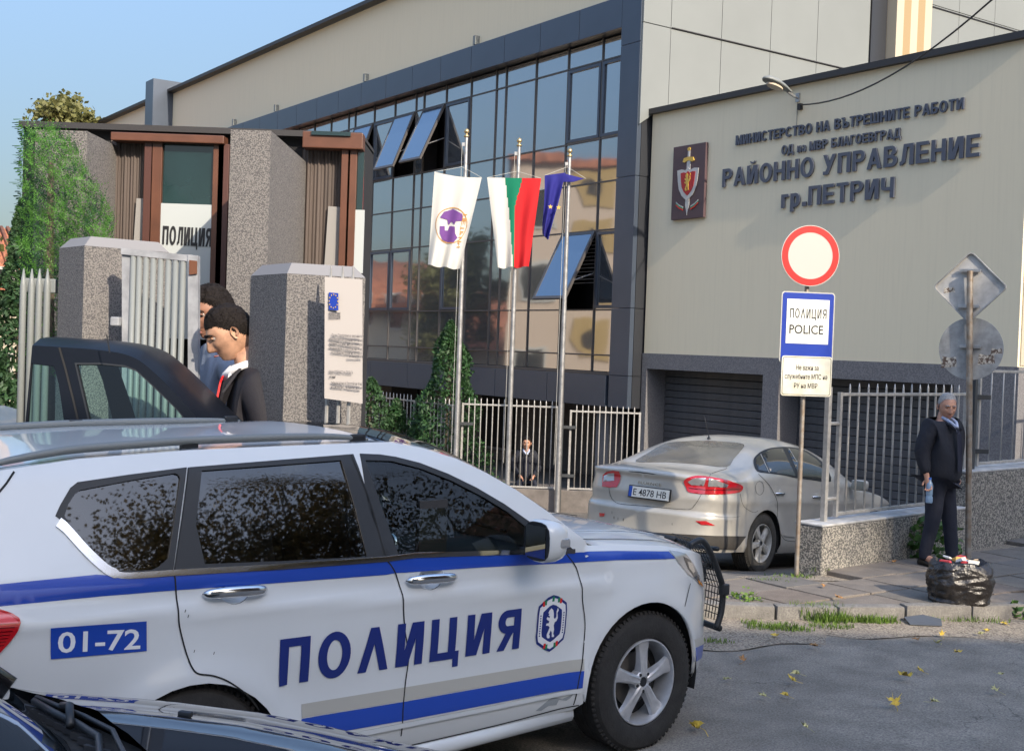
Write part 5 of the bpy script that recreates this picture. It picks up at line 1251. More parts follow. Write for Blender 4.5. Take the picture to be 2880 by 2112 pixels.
for y in (-.11, .07):
    b = MB(); b.lathe([(.048, 0), (.052, .012), (.060, .014), (.062, 0)], 24, Matrix.Translation((-1.115, y, 1.07)) @ Matrix.Rotation(radians(-80), 4, 'Y')); b.build('vent_ring', M_CHR, suv, True)
    b = MB(); 
    for k in range(5): b.box((-1.125, y, 1.035 + .018 * k), (.01, .09, .003))
    b.build('vent_slats', M_INT, suv)
b = MB(); b.box((-1.10, -.02, .93), (.04, .28, .13), bev=.01); b.build('radio', mat('radio_panel', (.10, .10, .10), .35, metal=.3), suv)
b = MB(); b.box((-1.00, -.02, 1.20), (.04, .24, .13), bev=.01); b.build('tablet_holder', M_TRIM, suv)
b = MB(); ring_ = [(.185 * cos(2*pi*k/24), .185 * sin(2*pi*k/24), 0) for k in range(25)]; Mw = Matrix.Translation((-1.20, .38, 1.02)) @ Matrix.Rotation(radians(-65), 4, 'Y')
b.tube(ring_, .014, 6, Mw); b.box((0, 0, 0), (.34, .05, .02), Mw); b.box((0, .0, .0), (.10, .12, .03), Mw); b.build('steering_wheel', M_INT, suv)
b = MB(); b.box((-1.05, 0, 1.50), (.02, .24, .07), bev=.01); b.build('rear_view_mirror', M_TRIM, suv)
b = MB(); b.box((-1.36, -.80, 1.15), (.16, .03, .5)); b.build('inner_pillar', M_INT, suv)
for s_ in (-1, 1):
    b = MB(); b.box((-1.7, s_ * .83, .88), (2.3, .04, .5)); b.build('door_lining', M_INT, suv)
b = MB(); b.tube([(-.72, .55, 1.20), (-.80, .1, 1.225), (-.86, -.25, 1.25)], .009, 5); b.tube([(-.70, -.1, 1.19), (-.76, -.45, 1.19), (-.82, -.7, 1.20)], .009, 5); b.build('wiper', M_TRIM, suv)
# ================================================================== SILVER SEDAN
from mathutils.bvhtree import BVHTree
M_SIL = mat('silver_paint', (.50, .475, .42), .32, metal=.2, coat=.7, var=.10, vscale=2.5)
M_DGL = mat('dust_reflection_glass', (.16, .145, .115), .22, coat=.5, spec=.7, var=.25, vscale=3)  # dust and a beige reflection both put into the glass colour
M_SGL = mat('dark_side_glass', (.028, .030, .028), .08, coat=.6, spec=.8)
hz = radians(41.5); ptc = radians(4.3)
e1 = V((sin(hz) * cos(ptc), cos(hz) * cos(ptc), -sin(ptc))); e2 = V((-cos(hz), sin(hz), 0)); e3 = e1.cross(e2)
WS = at(2143, 1528, 13.3)
SDO = WS + e2 * .895 - e3 * .326
DM = frame(SDO, e1, e2, e3); DMI = DM.inverted()
sed = thing('silver_sedan', 'dusty silver sedan seen from behind on the driveway, plate E 4878 HB', 'car', DM)
plan_pts = spl([(-1.075, 0), (-1.07, -.30), (-1.035, -.55), (-.955, -.73), (-.82, -.835), (-.62, -.888), (-.40, -.905), (.3, -.908), (1.3, -.908), (2.4, -.905), (3.0, -.90), (3.22, -.86), (3.38, -.76), (3.48, -.58), (3.53, -.3), (3.545, 0)], 8)
cum = [0]
for a, b in zip(plan_pts, plan_pts[1:]): cum.append(cum[-1] + hypot(b[0] - a[0], b[1] - a[1]))
iu0 = min(range(len(plan_pts)), key=lambda i: abs(plan_pts[i][0] + .40) + (0 if plan_pts[i][1] < -.85 else 9)); U = [c - cum[iu0] + plan_pts[iu0][0] for c in cum]
def plan(u):
    u = max(U[0], min(U[-1], u))
    lo, hi = 0, len(U) - 1
    while hi - lo > 1:
        mi_ = (lo + hi) // 2
        if U[mi_] <= u: lo = mi_
        else: hi = mi_
    t = (u - U[lo]) / (U[hi] - U[lo]); a, b = plan_pts[lo], plan_pts[hi]; d = V((b[0] - a[0], b[1] - a[1])).normalized()
    return a[0] + (b[0] - a[0]) * t, a[1] + (b[1] - a[1]) * t, V((d.y, -d.x)) 
zE_t = [(-1.075, .985), (-.95, .99), (-.6, .985), (0, .965), (1.2, .94), (2.4, .90), (2.9, .84), (3.3, .74), (3.545, .62)]
def zE(x): return lerp_tab(zE_t, x)
A1, A2 = (0, .33, .365), (2.70, .33, .365)
def sflank(u, z):
    x, y, n = plan(u); off = 0.
    if z < .34: off -= .10 * ((.34 - z) / .2) ** 1.5
    rear = max(0., min(1., (-.45 - u) / .5)); 
    off += rear * (.045 * (1 if z < .60 else max(0, 1 - (z - .60) / .05)) - .045 * max(0, z - .66) - .03 * gauss(z - .80, .09) * 0)
    off += rear * .028 * gauss(z - .985, .03)
    off += .012 * gauss(z - .78, .05) - .012 * gauss(z - .48, .14) - .10 * max(0, z - .84)
    for cx_, cz, r in (A1, A2):
        if abs(u - cx_) < .8: off += .022 * gauss(max(0, hypot(u - cx_, z - cz) - r), .07)
    return V((x + n.x * off, y + n.y * off, z))
ul = [(U[0], .24), (A1[0] - A1[2], .24)] + arc(A1, 195, -15) + [(A1[0] + A1[2], .20), (A2[0] - A2[2], .20)] + arc(A2, 195, -15) + [(A2[0] + A2[2], .22), (U[-1], .24)]
nU = 70; tops2 = [(U[0] + (U[-1] - U[0]) * k / nU) for k in range(nU + 1)]
ul += [(u, zE(plan(u)[0])) for u in tops2[::-1]]
pa = patch([ul], .05, sflank); pm_ = patch([ul], .05, sflank, mirror=True)
cz_t = spl([(-1.075, .99), (-1.02, 1.035), (-.62, 1.075), (-.42, 1.155), (0, 1.33), (.35, 1.425), (.9, 1.475), (1.3, 1.455), (1.7, 1.355), (2.1, 1.17), (2.42, 1.0), (2.9, .92), (3.3, .80), (3.545, .63)], 5)
plr = sorted([(p[0], -p[1]) for p in plan_pts])
stx = [-1.074, -1.07, -1.06, -1.045, -1.02] + [-1.0 + .055 * k for k in range(82)] + [3.52, 3.54, 3.544]
NS = 40; TP = []; 
for x in stx:
    # shoulder point of the flank at this x
    lo = lerp_tab(plr, x); z0 = zE(x); 
    u_ = min(range(len(plan_pts)), key=lambda i: abs(plan_pts[i][0] - x) + (10 if (x < 1) != (i < len(plan_pts) * .6) else 0)); q = sflank(U[u_], z0); yE = max(.01, lo - (abs(plan_pts[u_][1]) + q.y))
    H = max(.012, lerp_tab(cz_t, x) - z0)
    nn_ = 2.8; mm_ = lerp_tab([(-1, 1.6), (-.6, 1.7), (-.1, 2.3), (.4, 2.6), (1.6, 2.6), (2.3, 2.0), (3, 2)], x)
    for j in range(NS + 1):
        th = pi * j / NS; c, s2 = cos(th), sin(th); TP.append((x + (.06 * (1 - abs(c) ** 2) if 1.3 < x < 2.4 else 0), -yE * (abs(c) ** (2 / nn_)) * (1 if c > 0 else -1), z0 + H * abs(s2) ** (2 / mm_)))
TF = [(i*(NS+1)+j, (i+1)*(NS+1)+j, (i+1)*(NS+1)+j+1, i*(NS+1)+j+1) for i in range(len(stx) - 1) for j in range(NS)]
body = pbuild('body', M_SIL, sed, pa, pm_)
tb = MB(); tb.add(TP, TF); tb.build('upper_body', M_SIL, sed, True)
AV = [tuple(p) for p in pa[0]] + TP + [tuple(p) for p in pm_[0]]; AF = [tuple(f) for f in pa[2]] + [tuple(i + len(pa[0]) for i in f) for f in TF] + [tuple(i + len(pa[0]) + len(TP) for i in f) for f in pm_[2]]
bvh = BVHTree.FromPolygons(AV, AF)
CL = DMI @ CAM_POS; RI = DMI.to_3x3()
def shit(x, y):
    d = (RI @ ray(1600 + x / 2.202, 900 + y / 2.202)).normalized(); r = bvh.ray_cast(CL, d)
    if r[0] is None: r = bvh.find_nearest(CL + d * ((DMI @ WS) - CL).length)
    return r[0], r[1], d
def sdp(name, m, loop, off=.004, step=14, holes=(), parent=None, smooth=True):
    """patch on the sedan body, its outline given by sight lines"""
    loops = [dens(list(l), step) for l in [loop] + list(holes)]; P2 = []; ed = []
    for l in loops:
        b = len(P2); P2 += l; ed += [(b + i, b + (i + 1) % len(l)) for i in range(len(l))]
    xs = [p[0] for p in P2]; ys = [p[1] for p in P2]; y = min(ys) + step / 2
    while y < max(ys):
        x = min(xs) + step / 2
        while x < max(xs):
            if inside((x, y), loops): P2.append((x, y))
            x += step
        y += step
    r = delaunay_2d_cdt([V(v) for v in P2], ed, [], 0, 1e-6); F = [tuple(f) for f in r[2]]
    F = [f for f in F if inside((sum(r[0][i].x for i in f) / 3, sum(r[0][i].y for i in f) / 3), loops)]
    P = []
    for p in r[0]:
        q, n, d = shit(p.x, p.y)
        if n.dot(d) > 0: n = -n
        P.append(q + n * off)
    me = bpy.data.meshes.new(name); me.from_pydata([tuple(p) for p in P], [], F); me.polygons.foreach_set('use_smooth', [True] * len(F)); me.update()
    bm = bmesh.new(); bm.from_mesh(me); bmesh.ops.recalc_face_normals(bm, faces=bm.faces)
    if bm.faces:
        bm.faces.ensure_lookup_table(); f = max(bm.faces, key=lambda f: f.calc_area())
        if f.normal.dot(CL - f.calc_center_median()) < 0: bmesh.ops.reverse_faces(bm, faces=bm.faces)
    bm.to_mesh(me); bm.free()
    return link(name, me, m, parent or sed)
sdp('rear_window', M_DGL, spl([(415, 878), (480, 830), (590, 768), (700, 753), (850, 748), (1000, 757), (1085, 772), (1065, 810), (1020, 862), (975, 910), (800, 893), (600, 880)], 3, True), .004, 22)
wo = spl([(1143, 885), (1150, 850), (1190, 815), (1250, 793), (1330, 786), (1400, 790), (1470, 810), (1540, 855), (1590, 905), (1622, 1000), (1500, 990), (1415, 980), (1330, 962), (1240, 950), (1165, 938)], 3, True)
sdp('side_window_trim', M_TRIM, wo, .0035, 16)
sdp('quarter_window', M_SGL, [(1155, 880), (1160, 855), (1184, 835), (1230, 940), (1172, 928)], .006, 14)
sdp('rear_door_window', M_SGL, [(1196, 828), (1250, 802), (1322, 796), (1402, 965), (1330, 953), (1245, 941)], .006, 18)
sdp('front_door_window', M_SGL, [(1352, 797), (1400, 800), (1460, 818), (1530, 862), (1578, 912), (1605, 990), (1500, 980), (1425, 970)], .006, 18)
sdp('pillar_trim', M_SIL, stroke([(1186, 832), (1238, 946)], 4), .008, 14)
sdp('pillar_trim', M_SIL, stroke([(1360, 797), (1410, 880)], 3), .008, 14)
lampL = [(212, 960), (235, 938), (275, 931), (312, 935), (324, 965), (318, 1000), (300, 1035), (255, 1037), (208, 1030)]
lampR = spl([(712, 1000), (735, 978), (800, 966), (878, 974), (960, 990), (1035, 1008), (1075, 1030), (1065, 1058), (1030, 1072), (920, 1080), (820, 1078), (742, 1066), (728, 1040)], 2, True)
sdp('tail_lamp', M_LRED, lampL, .008, 12); sdp('tail_lamp', M_LRED, lampR, .008, 12)
sdp('lamp_lens', M_LCLR, [(222, 965), (250, 948), (285, 946), (285, 995), (218, 1000)], .012, 12)
sdp('lamp_lens', M_LCLR, [(738, 1000), (765, 982), (850, 982), (835, 1028), (760, 1022)], .012, 12)
sdp('lamp_lens', M_LCLR, [(866, 984), (920, 994), (985, 1018), (975, 1035), (860, 1032)], .012, 12)
sdp('lamp_stripe', mat('lamp_dark_red', (.14, 0, .005), .2), stroke([(745, 1040), (840, 1052), (960, 1052), (1060, 1046)], 5), .012, 14)
def gap(l, w_=2.6, m=None, off=.003): sdp('panel_gap', m or M_SEAM, stroke(spl(l, 3), w_), off, 10)
gap([(878, 952), (865, 985), (845, 1030), (822, 1075), (800, 1115), (775, 1150), (745, 1172), (640, 1168), (450, 1150), (330, 1140), (285, 1125), (262, 1095), (252, 1060), (250, 1040)])
gap([(978, 912), (972, 922), (930, 935), (885, 950)]); gap([(1172, 952), (1230, 1010), (1262, 1060), (1290, 1130), (1290, 1230), (1310, 1320), (1340, 1362), (1400, 1370)])
gap([(1418, 985), (1430, 1060), (1432, 1200), (1420, 1330)]); gap([(1060, 1075), (1080, 1150), (1140, 1190), (1170, 1180)], 2.0)
gap(ellipse(1180, 1040, 26, 42, 20) + [(1206, 1040)], 1.8)
gap([(905, 1215), (1000, 1222), (1060, 1215)], 1.5)
sdp('bumper_reflector', M_LRED, [(783, 1243), (850, 1243), (905, 1272), (820, 1268)], .006, 12); sdp('bumper_reflector', M_LRED, [(190, 1193), (224, 1196), (220, 1215), (192, 1216)], .006, 12)
sdp('lower_bumper', mat('dusty_black_plastic', (.045, .040, .034), .75, var=.4, vscale=3), [(200, 1265), (260, 1285), (500, 1312), (700, 1325), (900, 1335), (1095, 1338), (1060, 1385), (1030, 1420), (900, 1415), (700, 1408), (500, 1395), (300, 1370), (215, 1320)], .010, 24)
sdp('side_moulding', M_SIL, [(1320, 1318), (1395, 1318), (1395, 1345), (1335, 1338)], .012, 14)
for (x, y, w_) in ((280, 1222, 3), (337, 1235, 4), (305, 1228, 2), (268, 1190, 2), (640, 1262, 2)): sdp('scuff', M_SEAM, [(x, y - 8), (x + w_, y - 6), (x + w_ * .6, y + 12), (x - 1, y + 4)], .005, 10)
for hx, hy in ((1305, 1075), (1532, 1096)):
    q, n, d = shit(hx, hy); b = MB(); sp_ = [(-.095, 0, 0), (-.05, -.022, .004), (.05, -.022, .004), (.095, 0, 0)]; b.tube(spl(sp_, 4), .013, 8); b.build('door_handle', M_CHR, sed, True, M=Matrix.Translation(q))
    b = MB(); b.lathe([(0, .002), (.045, .003), (.05, 0)], 16, Matrix.Rotation(radians(90), 4, 'X')); b.build('handle_cup', M_SIL, sed, True, M=Matrix.Translation(q))
# plate, badge and model name on the tail
qa = shit(382, 1032)[0]; qb = shit(645, 1052)[0]; qc = shit(636, 1115)[0]; qd = shit(380, 1092)[0]
ctr = (qa + qb + qc + qd) / 4; xx = (qb - qa); xx.x *= .3; xx = V((0, -1, 0)); PMx = Matrix.Translation(ctr + V((-.035, 0, 0))) @ frame((0, 0, 0), V((0, -1, 0)), V((1, 0, 0)), V((0, 0, 1))) @ Matrix.Rotation(radians(-6), 4, 'X')
pl_ = bpy.data.objects.new('number_plate', None); COL.objects.link(pl_); pl_.parent = sed; pl_.matrix_local = PMx
b = MB(); b.box((0, .004, 0), (.54, .02, .135), bev=.004); b.build('plate_frame', M_TRIM, pl_)
b = MB(); b.box((0, -.008, 0), (.52, .006, .112)); b.build('plate_field', mat('plate_white', (.80, .78, .70), .5), pl_)
b = MB(); b.box((-.238, -.0115, 0), (.042, .003, .110)); b.build('plate_band', mat('plate_blue', (.02, .08, .42), .5), pl_)
text_thing(pl_, 'E 4878 HB', Matrix.Translation((-.200, -.0115, -.037)), .074, .425, M_BLACK, .001, .004, 'plate_writing', True)
q, n, d = shit(510, 952); bm_ = Matrix.Translation(q + V((-.006, 0, 0))) @ frame((0, 0, 0), V((0, -1, 0)), V((1, 0, 0)), V((0, 0, 1)))
b = MB(); o_ = [(0, .048), (.034, 0), (0, -.048), (-.034, 0)]; i_ = [(0, .024), (.015, 0), (0, -.024), (-.015, 0)]
b.add([(x, -.008, z) for x, z in o_ + i_] + [(x, .006, z) for x, z in o_], [(k, (k+1) % 4, 4 + (k+1) % 4, 4 + k) for k in range(4)] + [(k, 8 + k, 8 + (k+1) % 4, (k+1) % 4) for k in range(4)]); b.build('badge', M_CHR, sed, M=bm_, fix=True)
q, n, d = shit(432, 1012); text_thing(sed, 'FLUENCE', Matrix.Translation(q + V((-.006, 0, 0))) @ frame((0, 0, 0), V((0, -1, 0)), V((1, 0, 0)), V((0, 0, 1))), .030, .30, M_CHR, .004, .0, 'model_name', True)
q, n, d = shit(866, 738); b = MB(); b.lathe([(.022, 0), (.020, .015), (.010, .03), (0, .035)], 10, Matrix.Translation(q)); b.tube([q + V((0, 0, .02)), q + V((-.10, .02, .26))], [.0055, .003], 6); b.build('aerial', M_TRIM, sed, True)
for c in (A1, A2):
    for s_ in (-1, 1):
        b = MB(); n = 16; vs = []
        for k in range(n + 1):
            a = radians(-18 + 216 * k / n)
            for yy in (.895, .60): vs.append((c[0] + (c[2] + .004) * cos(a), s_ * yy, c[1] + (c[2] + .004) * sin(a)))
        b.add(vs, [(2*k, 2*k+1, 2*k+3, 2*k+2) for k in range(n)]); b.prism([(c[0] + (c[2] + .004) * cos(radians(-18 + 216 * k / n)), s_ * .60, c[1] + (c[2] + .004) * sin(radians(-18 + 216 * k / n))) for k in range(n + 1)], (0, -s_ * .02, 0)); b.build('wheel_housing', M_UNDER, sed)
        wheel(sed, Matrix.Translation((c[0], s_ * .893, .326)) @ Matrix.Rotation(radians(90 * (1 if s_ < 0 else -1)), 4, 'X'), .328, .213, .21, M_RUBD, alloy=mat('dusty_alloy', (.50, .49, .46), .5, metal=.5, var=.3, vscale=12), seed=.5)
b = MB(); b.box((1.25, 0, .36), (4.3, 1.15, .34)); b.box((1.35, 0, .36), (1.9, 1.7, .3)); b.build('underbody', M_UNDER, sed)
q, n, d = shit(1650, 980); b = MB(); b.box((2.02, -1.02, 1.0), (.11, .20, .13), bev=.04); b.tube([(2.05, -.9, .97), (2.03, -.98, .98)], .02, 6); mrr = b.build('wing_mirror', M_SIL, sed, True)
b = MB(); b.box((1.962, -1.02, 1.0), (.01, .16, .10)); b.build('mirror_glass', MATS['mirror_glass'], mrr)

# ================================================================== DARK GLOSSY CAR IN THE LOWER LEFT CORNER
M_DCAR = mat('black_car_paint', (.011, .011, .013), .06, coat=1., spec=.8)
dkc = thing('dark_car', 'glossy dark car bonnet with mirrored lettering in the lower left corner', 'car', (0, 0, 0))
def LZ(a, b, z): return gr(a / 1.7727, 1180 + b / 1.7727, z)
far = [(45, 1332, .96), (200, 1358, .955), (400, 1368, .95), (700, 1390, .935), (900, 1410, .92), (1300, 1460, .89), (1600, 1520, .865), (1950, 1600, .83)]
farp = [LZ(*p) for p in far]; q = gr(1243, 2112, .80); farp.append(q); farp += [V((.15, 3.45, .70)), V((.28, 3.0, .62))]
rearp = [LZ(*p) for p in ((120, 1352, .965), (200, 1372, .97), (320, 1402, .975), (450, 1444, .98), (640, 1530, .985), (735, 1600, .985), (830, 1660, .985))]; rearp += [V((-.80, 3.05, .985)), V((-.75, 2.6, .98)), V((-.85, 2.2, .96))]
edge_line = [(p.x, p.y) for p in farp]
def dist_far(x, y):
    best = 9
    for a, b in zip(edge_line, edge_line[1:]):
        ax, ay = b[0] - a[0], b[1] - a[1]; t = max(0, min(1, ((x - a[0]) * ax + (y - a[1]) * ay) / (ax * ax + ay * ay))); best = min(best, hypot(x - a[0] - ax * t, y - a[1] - ay * t))
    return best
zf_t = sorted([(p.x, p.z) for p in farp])
def hoodz(x, y):
    z = lerp_tab(zf_t, x); d = dist_far(x, y); return z + .045 * (1 - exp(-d / .16)) + .012 * gauss(d - .30, .05) - .02 * max(0, (x - .0))
hp = [(p.x, p.y) for p in farp] + [(.10, 2.2)] + [(p.x, p.y) for p in rearp[::-1]]
pbuild('bonnet', M_DCAR, dkc, patch([hp[::-1]], .04, lambda x, y: V((x, y, hoodz(x, y)))))
b = MB(); vs = []
for p in farp: vs += [tuple(p), (p.x, p.y + .03, p.z - .08), (p.x, p.y + .05, p.z - .45)]
b.add(vs, [(3*i+j, 3*i+j+1, 3*i+3+j+1, 3*i+3+j) for i in range(len(farp) - 1) for j in range(2)]); b.build('wing', M_DCAR, dkc, True)
b = MB(); vs = []
ge = [LZ(*p) for p in ((45, 1335, .96), (150, 1448, .93), (240, 1535, .92), (330, 1600, .915), (360, 1660, .91))] + [V((-1.10, 3.0, .91)), V((-1.1, 2.5, .91))]
upv = V((-.66, -.04, .37))
for p in ge: vs += [tuple(p), tuple(p + upv * .5 + V((0, 0, .02))), tuple(p + upv)]
b.add(vs, [(3*i+j, 3*i+j+1, 3*i+3+j+1, 3*i+3+j) for i in range(len(ge) - 1) for j in range(2)]); b.build('windscreen', mat('dark_windscreen', (.015, .018, .02), .03, coat=1., spec=1.), dkc, True)
b = MB(); b.tube([ge[0] + V((0, .02, 0)), ge[0] + upv * .5 + V((0, .03, .03)), ge[0] + upv + V((0, .03, .01))], .032, 8); b.build('screen_pillar', M_DCAR, dkc, True)
b = MB(); n = min(len(ge), len(rearp)); vs = []
for i in range(n): vs += [tuple(ge[i] + V((0, 0, -.01))), tuple(rearp[i] + V((.03, 0, -.06)))]
b.add(vs, [(2*i, 2*i+1, 2*i+3, 2*i+2) for i in range(n - 1)]); b.build('cowl', M_RUB, dkc)
b = MB()
for f0, f1, r in ((.35, .55, .012), (.6, .8, .008)):
    pts = [ge[i].lerp(rearp[i], f0 + (f1 - f0) * i / n) + V((0, 0, .012)) for i in range(1, n)]; b.tube(pts, r, 6)
pts = [ge[2].lerp(rearp[2], .8) + V((0, 0, .0)), ge[2].lerp(rearp[3], .5) + V((0, 0, .04)), ge[3].lerp(rearp[3], .15) + V((0, 0, .03))]; b.tube(pts, .014, 6)
b.build('wiper', M_TRIM, dkc, True)
for k in range(14):
    t = k / 13 * (n - 2.01) + 1; i = int(t); f = t - i; a = ge[i].lerp(ge[i+1], f); c = rearp[i].lerp(rearp[i+1], f); b = MB(); b.box(tuple(a.lerp(c, .45) + V((0, 0, -.02))), (.10, .012, .02), rz=-.5); b.build('cowl_rib', M_INT, dkc)
pn = LZ(925, 1445, .97); pn.z = hoodz(pn.x, pn.y); b = MB(); b.box(tuple(pn + V((0, 0, .008))), (.045, .022, .018), bev=.006, rz=-.3); b.build('washer_jet', M_TRIM, dkc)
gp_ = [(LZ(838, 1425, .96)), (LZ(815, 1440, .96)), (LZ(775, 1475, .96))]
# lower body so the car stands on the road
b = MB(); b.box((-1.3, 3.15, .52), (2.6, 1.35, .50), bev=.1); b.build('lower_body', M_DCAR, dkc, True)
for x, y in ((-.55, 3.80), (-.55, 2.5), (-3.1, 3.85), (-3.1, 2.5)):
    wheel(dkc, Matrix.Translation((x, y, .32)) @ Matrix.Rotation(radians(-90 if y > 3 else 90), 4, 'X'), .32, .21, .2, M_RUB)
b = MB(); b.box((-3.0, 3.15, .65), (2.0, 1.5, .7), bev=.12); b.box((-2.7, 3.12, 1.18), (1.7, 1.2, .42), bev=.15); b.build('cabin', M_DCAR, dkc, True)
# ================================================================== TREES AND THE NEIGHBOURHOOD
M_BARK = mat('bark', (.09, .07, .05), .9, var=.4, bump=.6, bscale=20)
M_PINE = mat('conifer_green', (.035, .085, .030), .6, translucent=.25, var=.5, vscale=5)
M_THUJ = mat('thuja_green', (.035, .095, .03), .6, translucent=.3, var=.5, vscale=5)
M_OLIV = mat('autumn_green', (.16, .16, .05), .6, translucent=.35, var=.5, vscale=2)
def cone_tree(name, label, P, H, R, n, size, m, seed=1, z0=.05, cat='tree', group=None, lump=.25):
    r2 = random.Random(seed); t = thing(name, label, cat, P, None, ) if False else thing(name, label, cat, P, group); mb = MB(); pts = []
    for _ in range(n):
        f = r2.random() ** .75; z = z0 * H + (H - z0 * H) * f; a = r2.uniform(0, 2 * pi)
        rr = R * (1 - f) ** .75 * (.62 + .38 * r2.random() ** .5) * (1 + lump * noise.noise(V((cos(a) * 1.7, sin(a) * 1.7, z * 2.2 + seed)))) + .02
        pts.append((rr * cos(a), rr * sin(a), z))
    leafcloud(mb, pts, size, r2, .5, .45); mb.build('crown', m, t); b = MB(); b.tube([(0, 0, -.1), (0, 0, H * .5), (0, 0, H * .92)], [R * .12, R * .07, .01], 8); b.build('trunk', M_BARK, t, True)
    return t
def broad_tree(name, label, P, H, R, n, size, m, seed=1, clumps=26, cat='tree', zc=.62, rz=.36, trunk=.16):
    r2 = random.Random(seed); t = thing(name, label, cat, P); mb = MB(); tr = MB(); c0 = V((0, 0, H * zc))
    tr.tube([(0, 0, -.2), (r2.uniform(-.1, .1), 0, H * .2), (0, r2.uniform(-.1, .1), H * .42)], [trunk, trunk * .8, trunk * .6], 8); cl = []
    for k in range(clumps):
        d = V((r2.gauss(0, 1), r2.gauss(0, 1), r2.gauss(0, 1))).normalized() * r2.random() ** .4; c = c0 + V((d.x * R, d.y * R, d.z * H * rz)); cl.append(c)
        mid = V((0, 0, H * .42)).lerp(c, .5) + V((r2.uniform(-.2, .2), r2.uniform(-.2, .2), -.1)); tr.tube([(0, 0, H * .38), mid, c], [trunk * .35, trunk * .2, .012], 5)
        for _ in range(3):
            e = c + V((r2.gauss(0, 1), r2.gauss(0, 1), r2.gauss(0, .8))) * R * .22; tr.tube([c, e], [.014, .004], 4)
    pts = []
    for c in cl:
        s_ = R * r2.uniform(.10, .24)
        for _ in range(n // clumps): pts.append(tuple(c + V((r2.gauss(0, 1), r2.gauss(0, 1), r2.gauss(0, .8))) * s_))
    leafcloud(mb, pts, size, r2, .4, .75); mb.build('crown', m, t); tr.build('trunk', M_BARK, t, True)
    return t
P = at(1265, 1000, 22.3); cone_tree('thuja_tree', 'dark green cone-shaped thuja behind the fence by the left flagpole', V((P.x, 22.3, -.8)), 3.35, .95, 7500, .09, M_THUJ, 3, 0, lump=.6)
for k, (x, y, zt, R, lab) in enumerate(((1045, 22.6, 1070, .75, 'round green shrub behind the fence, right of the entrance pavilion'), (1115, 23, 1130, .6, 'small low shrub left of the thuja'), (1195, 22.6, 1150, .7, 'bushy shrub right at the foot of the thuja'), (940, 23, 1030, .8, 'shrub behind the fence hidden by the entrance pavilion'))):
    P = at(x, zt, y); cone_tree('shrub', lab, V((P.x, y, -.8)), P.z + .85, R, 2600, .09, M_THUJ if k % 2 else M_PINE, 20 + k, 0, 'shrub', None, .5)
# tree seen over the roof, dark conifer and tiled house at the far left
P = at(185, 330, 52); broad_tree('rooftop_tree', 'small yellow-green tree top showing above the roof at the left', V((P.x, 52, 0)), P.z + .9, 1.5, 4200, .22, M_OLIV, 5, 14, zc=.93, rz=.055)
P = at(5, 560, 24); cone_tree('dark_conifer', 'ragged dark conifer at the left edge of the picture', V((at(52, 1100, 24).x, 24, -.8)), P.z + .8, .85, 8000, .15, M_PINE, 9, .05, lump=.7)
cone_tree('dark_conifer', 'lower dark conifer behind the silver car at the left edge', V((at(-30, 1100, 19).x, 19, -.6)), 2.6, .9, 4000, .12, M_PINE, 12, 0, lump=.5)
def house(label, P, w_, d_, h, roof, rz, wallm, rows=2, seed=0, tiles=True):
    t = thing('tiled_house', label, 'house', Matrix.Translation(P) @ Matrix.Rotation(rz, 4, 'Z')); b = MB(); b.box((0, 0, h / 2), (w_, d_, h)); wl = b.build('wall', wallm, t)
    o = .5; R_ = [(-w_/2-o, -d_/2-o, h), (w_/2+o, -d_/2-o, h), (w_/2+o, d_/2+o, h), (-w_/2-o, d_/2+o, h), (-w_/2+1.5, 0, h+roof), (w_/2-1.5, 0, h+roof)]
    b = MB(); b.add(R_, [(0, 1, 5, 4), (1, 2, 5), (2, 3, 4, 5), (3, 0, 4), (0, 3, 2, 1)]); rf = b.build('roof', M_BRICKR, t)
    b = MB()
    for side, (A, B, C_, D) in enumerate(((0, 1, 5, 4), (2, 3, 4, 5))):
        A, B, C_, D = [V(R_[i]) for i in (A, B, C_, D)]; n = int((B - A).length / .28)
        for k in range(n):
            t_ = (k + .5) / n; p = A.lerp(B, t_); q = D.lerp(C_, min(1, max(0, (t_ - .5) * 1.0 + .5))); b.tube([p + V((0, 0, .05)), q + V((0, 0, .05))], .075, 5)
    ti = b.build('roof_tiles', M_BRICKR, t, True); ti['kind'] = 'stuff'
    b = MB(); b.box((w_ * .2, .4, h + roof * .8), (.7, .5, 1.6)); b.build('chimney', wallm, rf)
    for k in range(int(w_ / 2.2)):
        for r in range(rows):
            x = -w_/2 + 1.3 + k * 2.2; z = 1.5 + r * 2.8; fr = MB(); fr.box((x, -d_/2, z), (1.2, .10, 1.4)); fo = fr.build('window', M_WHITE, t); b = MB(); b.box((x, -d_/2 - .06, z), (1.0, .02, 1.2)); b.build('pane', M_SGL, fo)
    return t
house('orange tiled house at the far left edge behind the conifer', V((-24.6, 44, -.8)), 16, 9, 4.2, 2.4, radians(12), mat('house_wall', (.42, .38, .30), .9))
house('orange tiled house seen only mirrored in the glass front', V((-29, 33.5, -.8)), 15, 9, 2.7, 2.4, radians(80), mat('house_wall2', (.50, .44, .36), .9), 1)
broad_tree('mirrored_tree', 'tree standing out of frame at the left, seen mirrored in the glass front', V((-17, 35.5, -.8)), 7.0, 2.0, 9000, .2, M_OLIV, 15, 24)
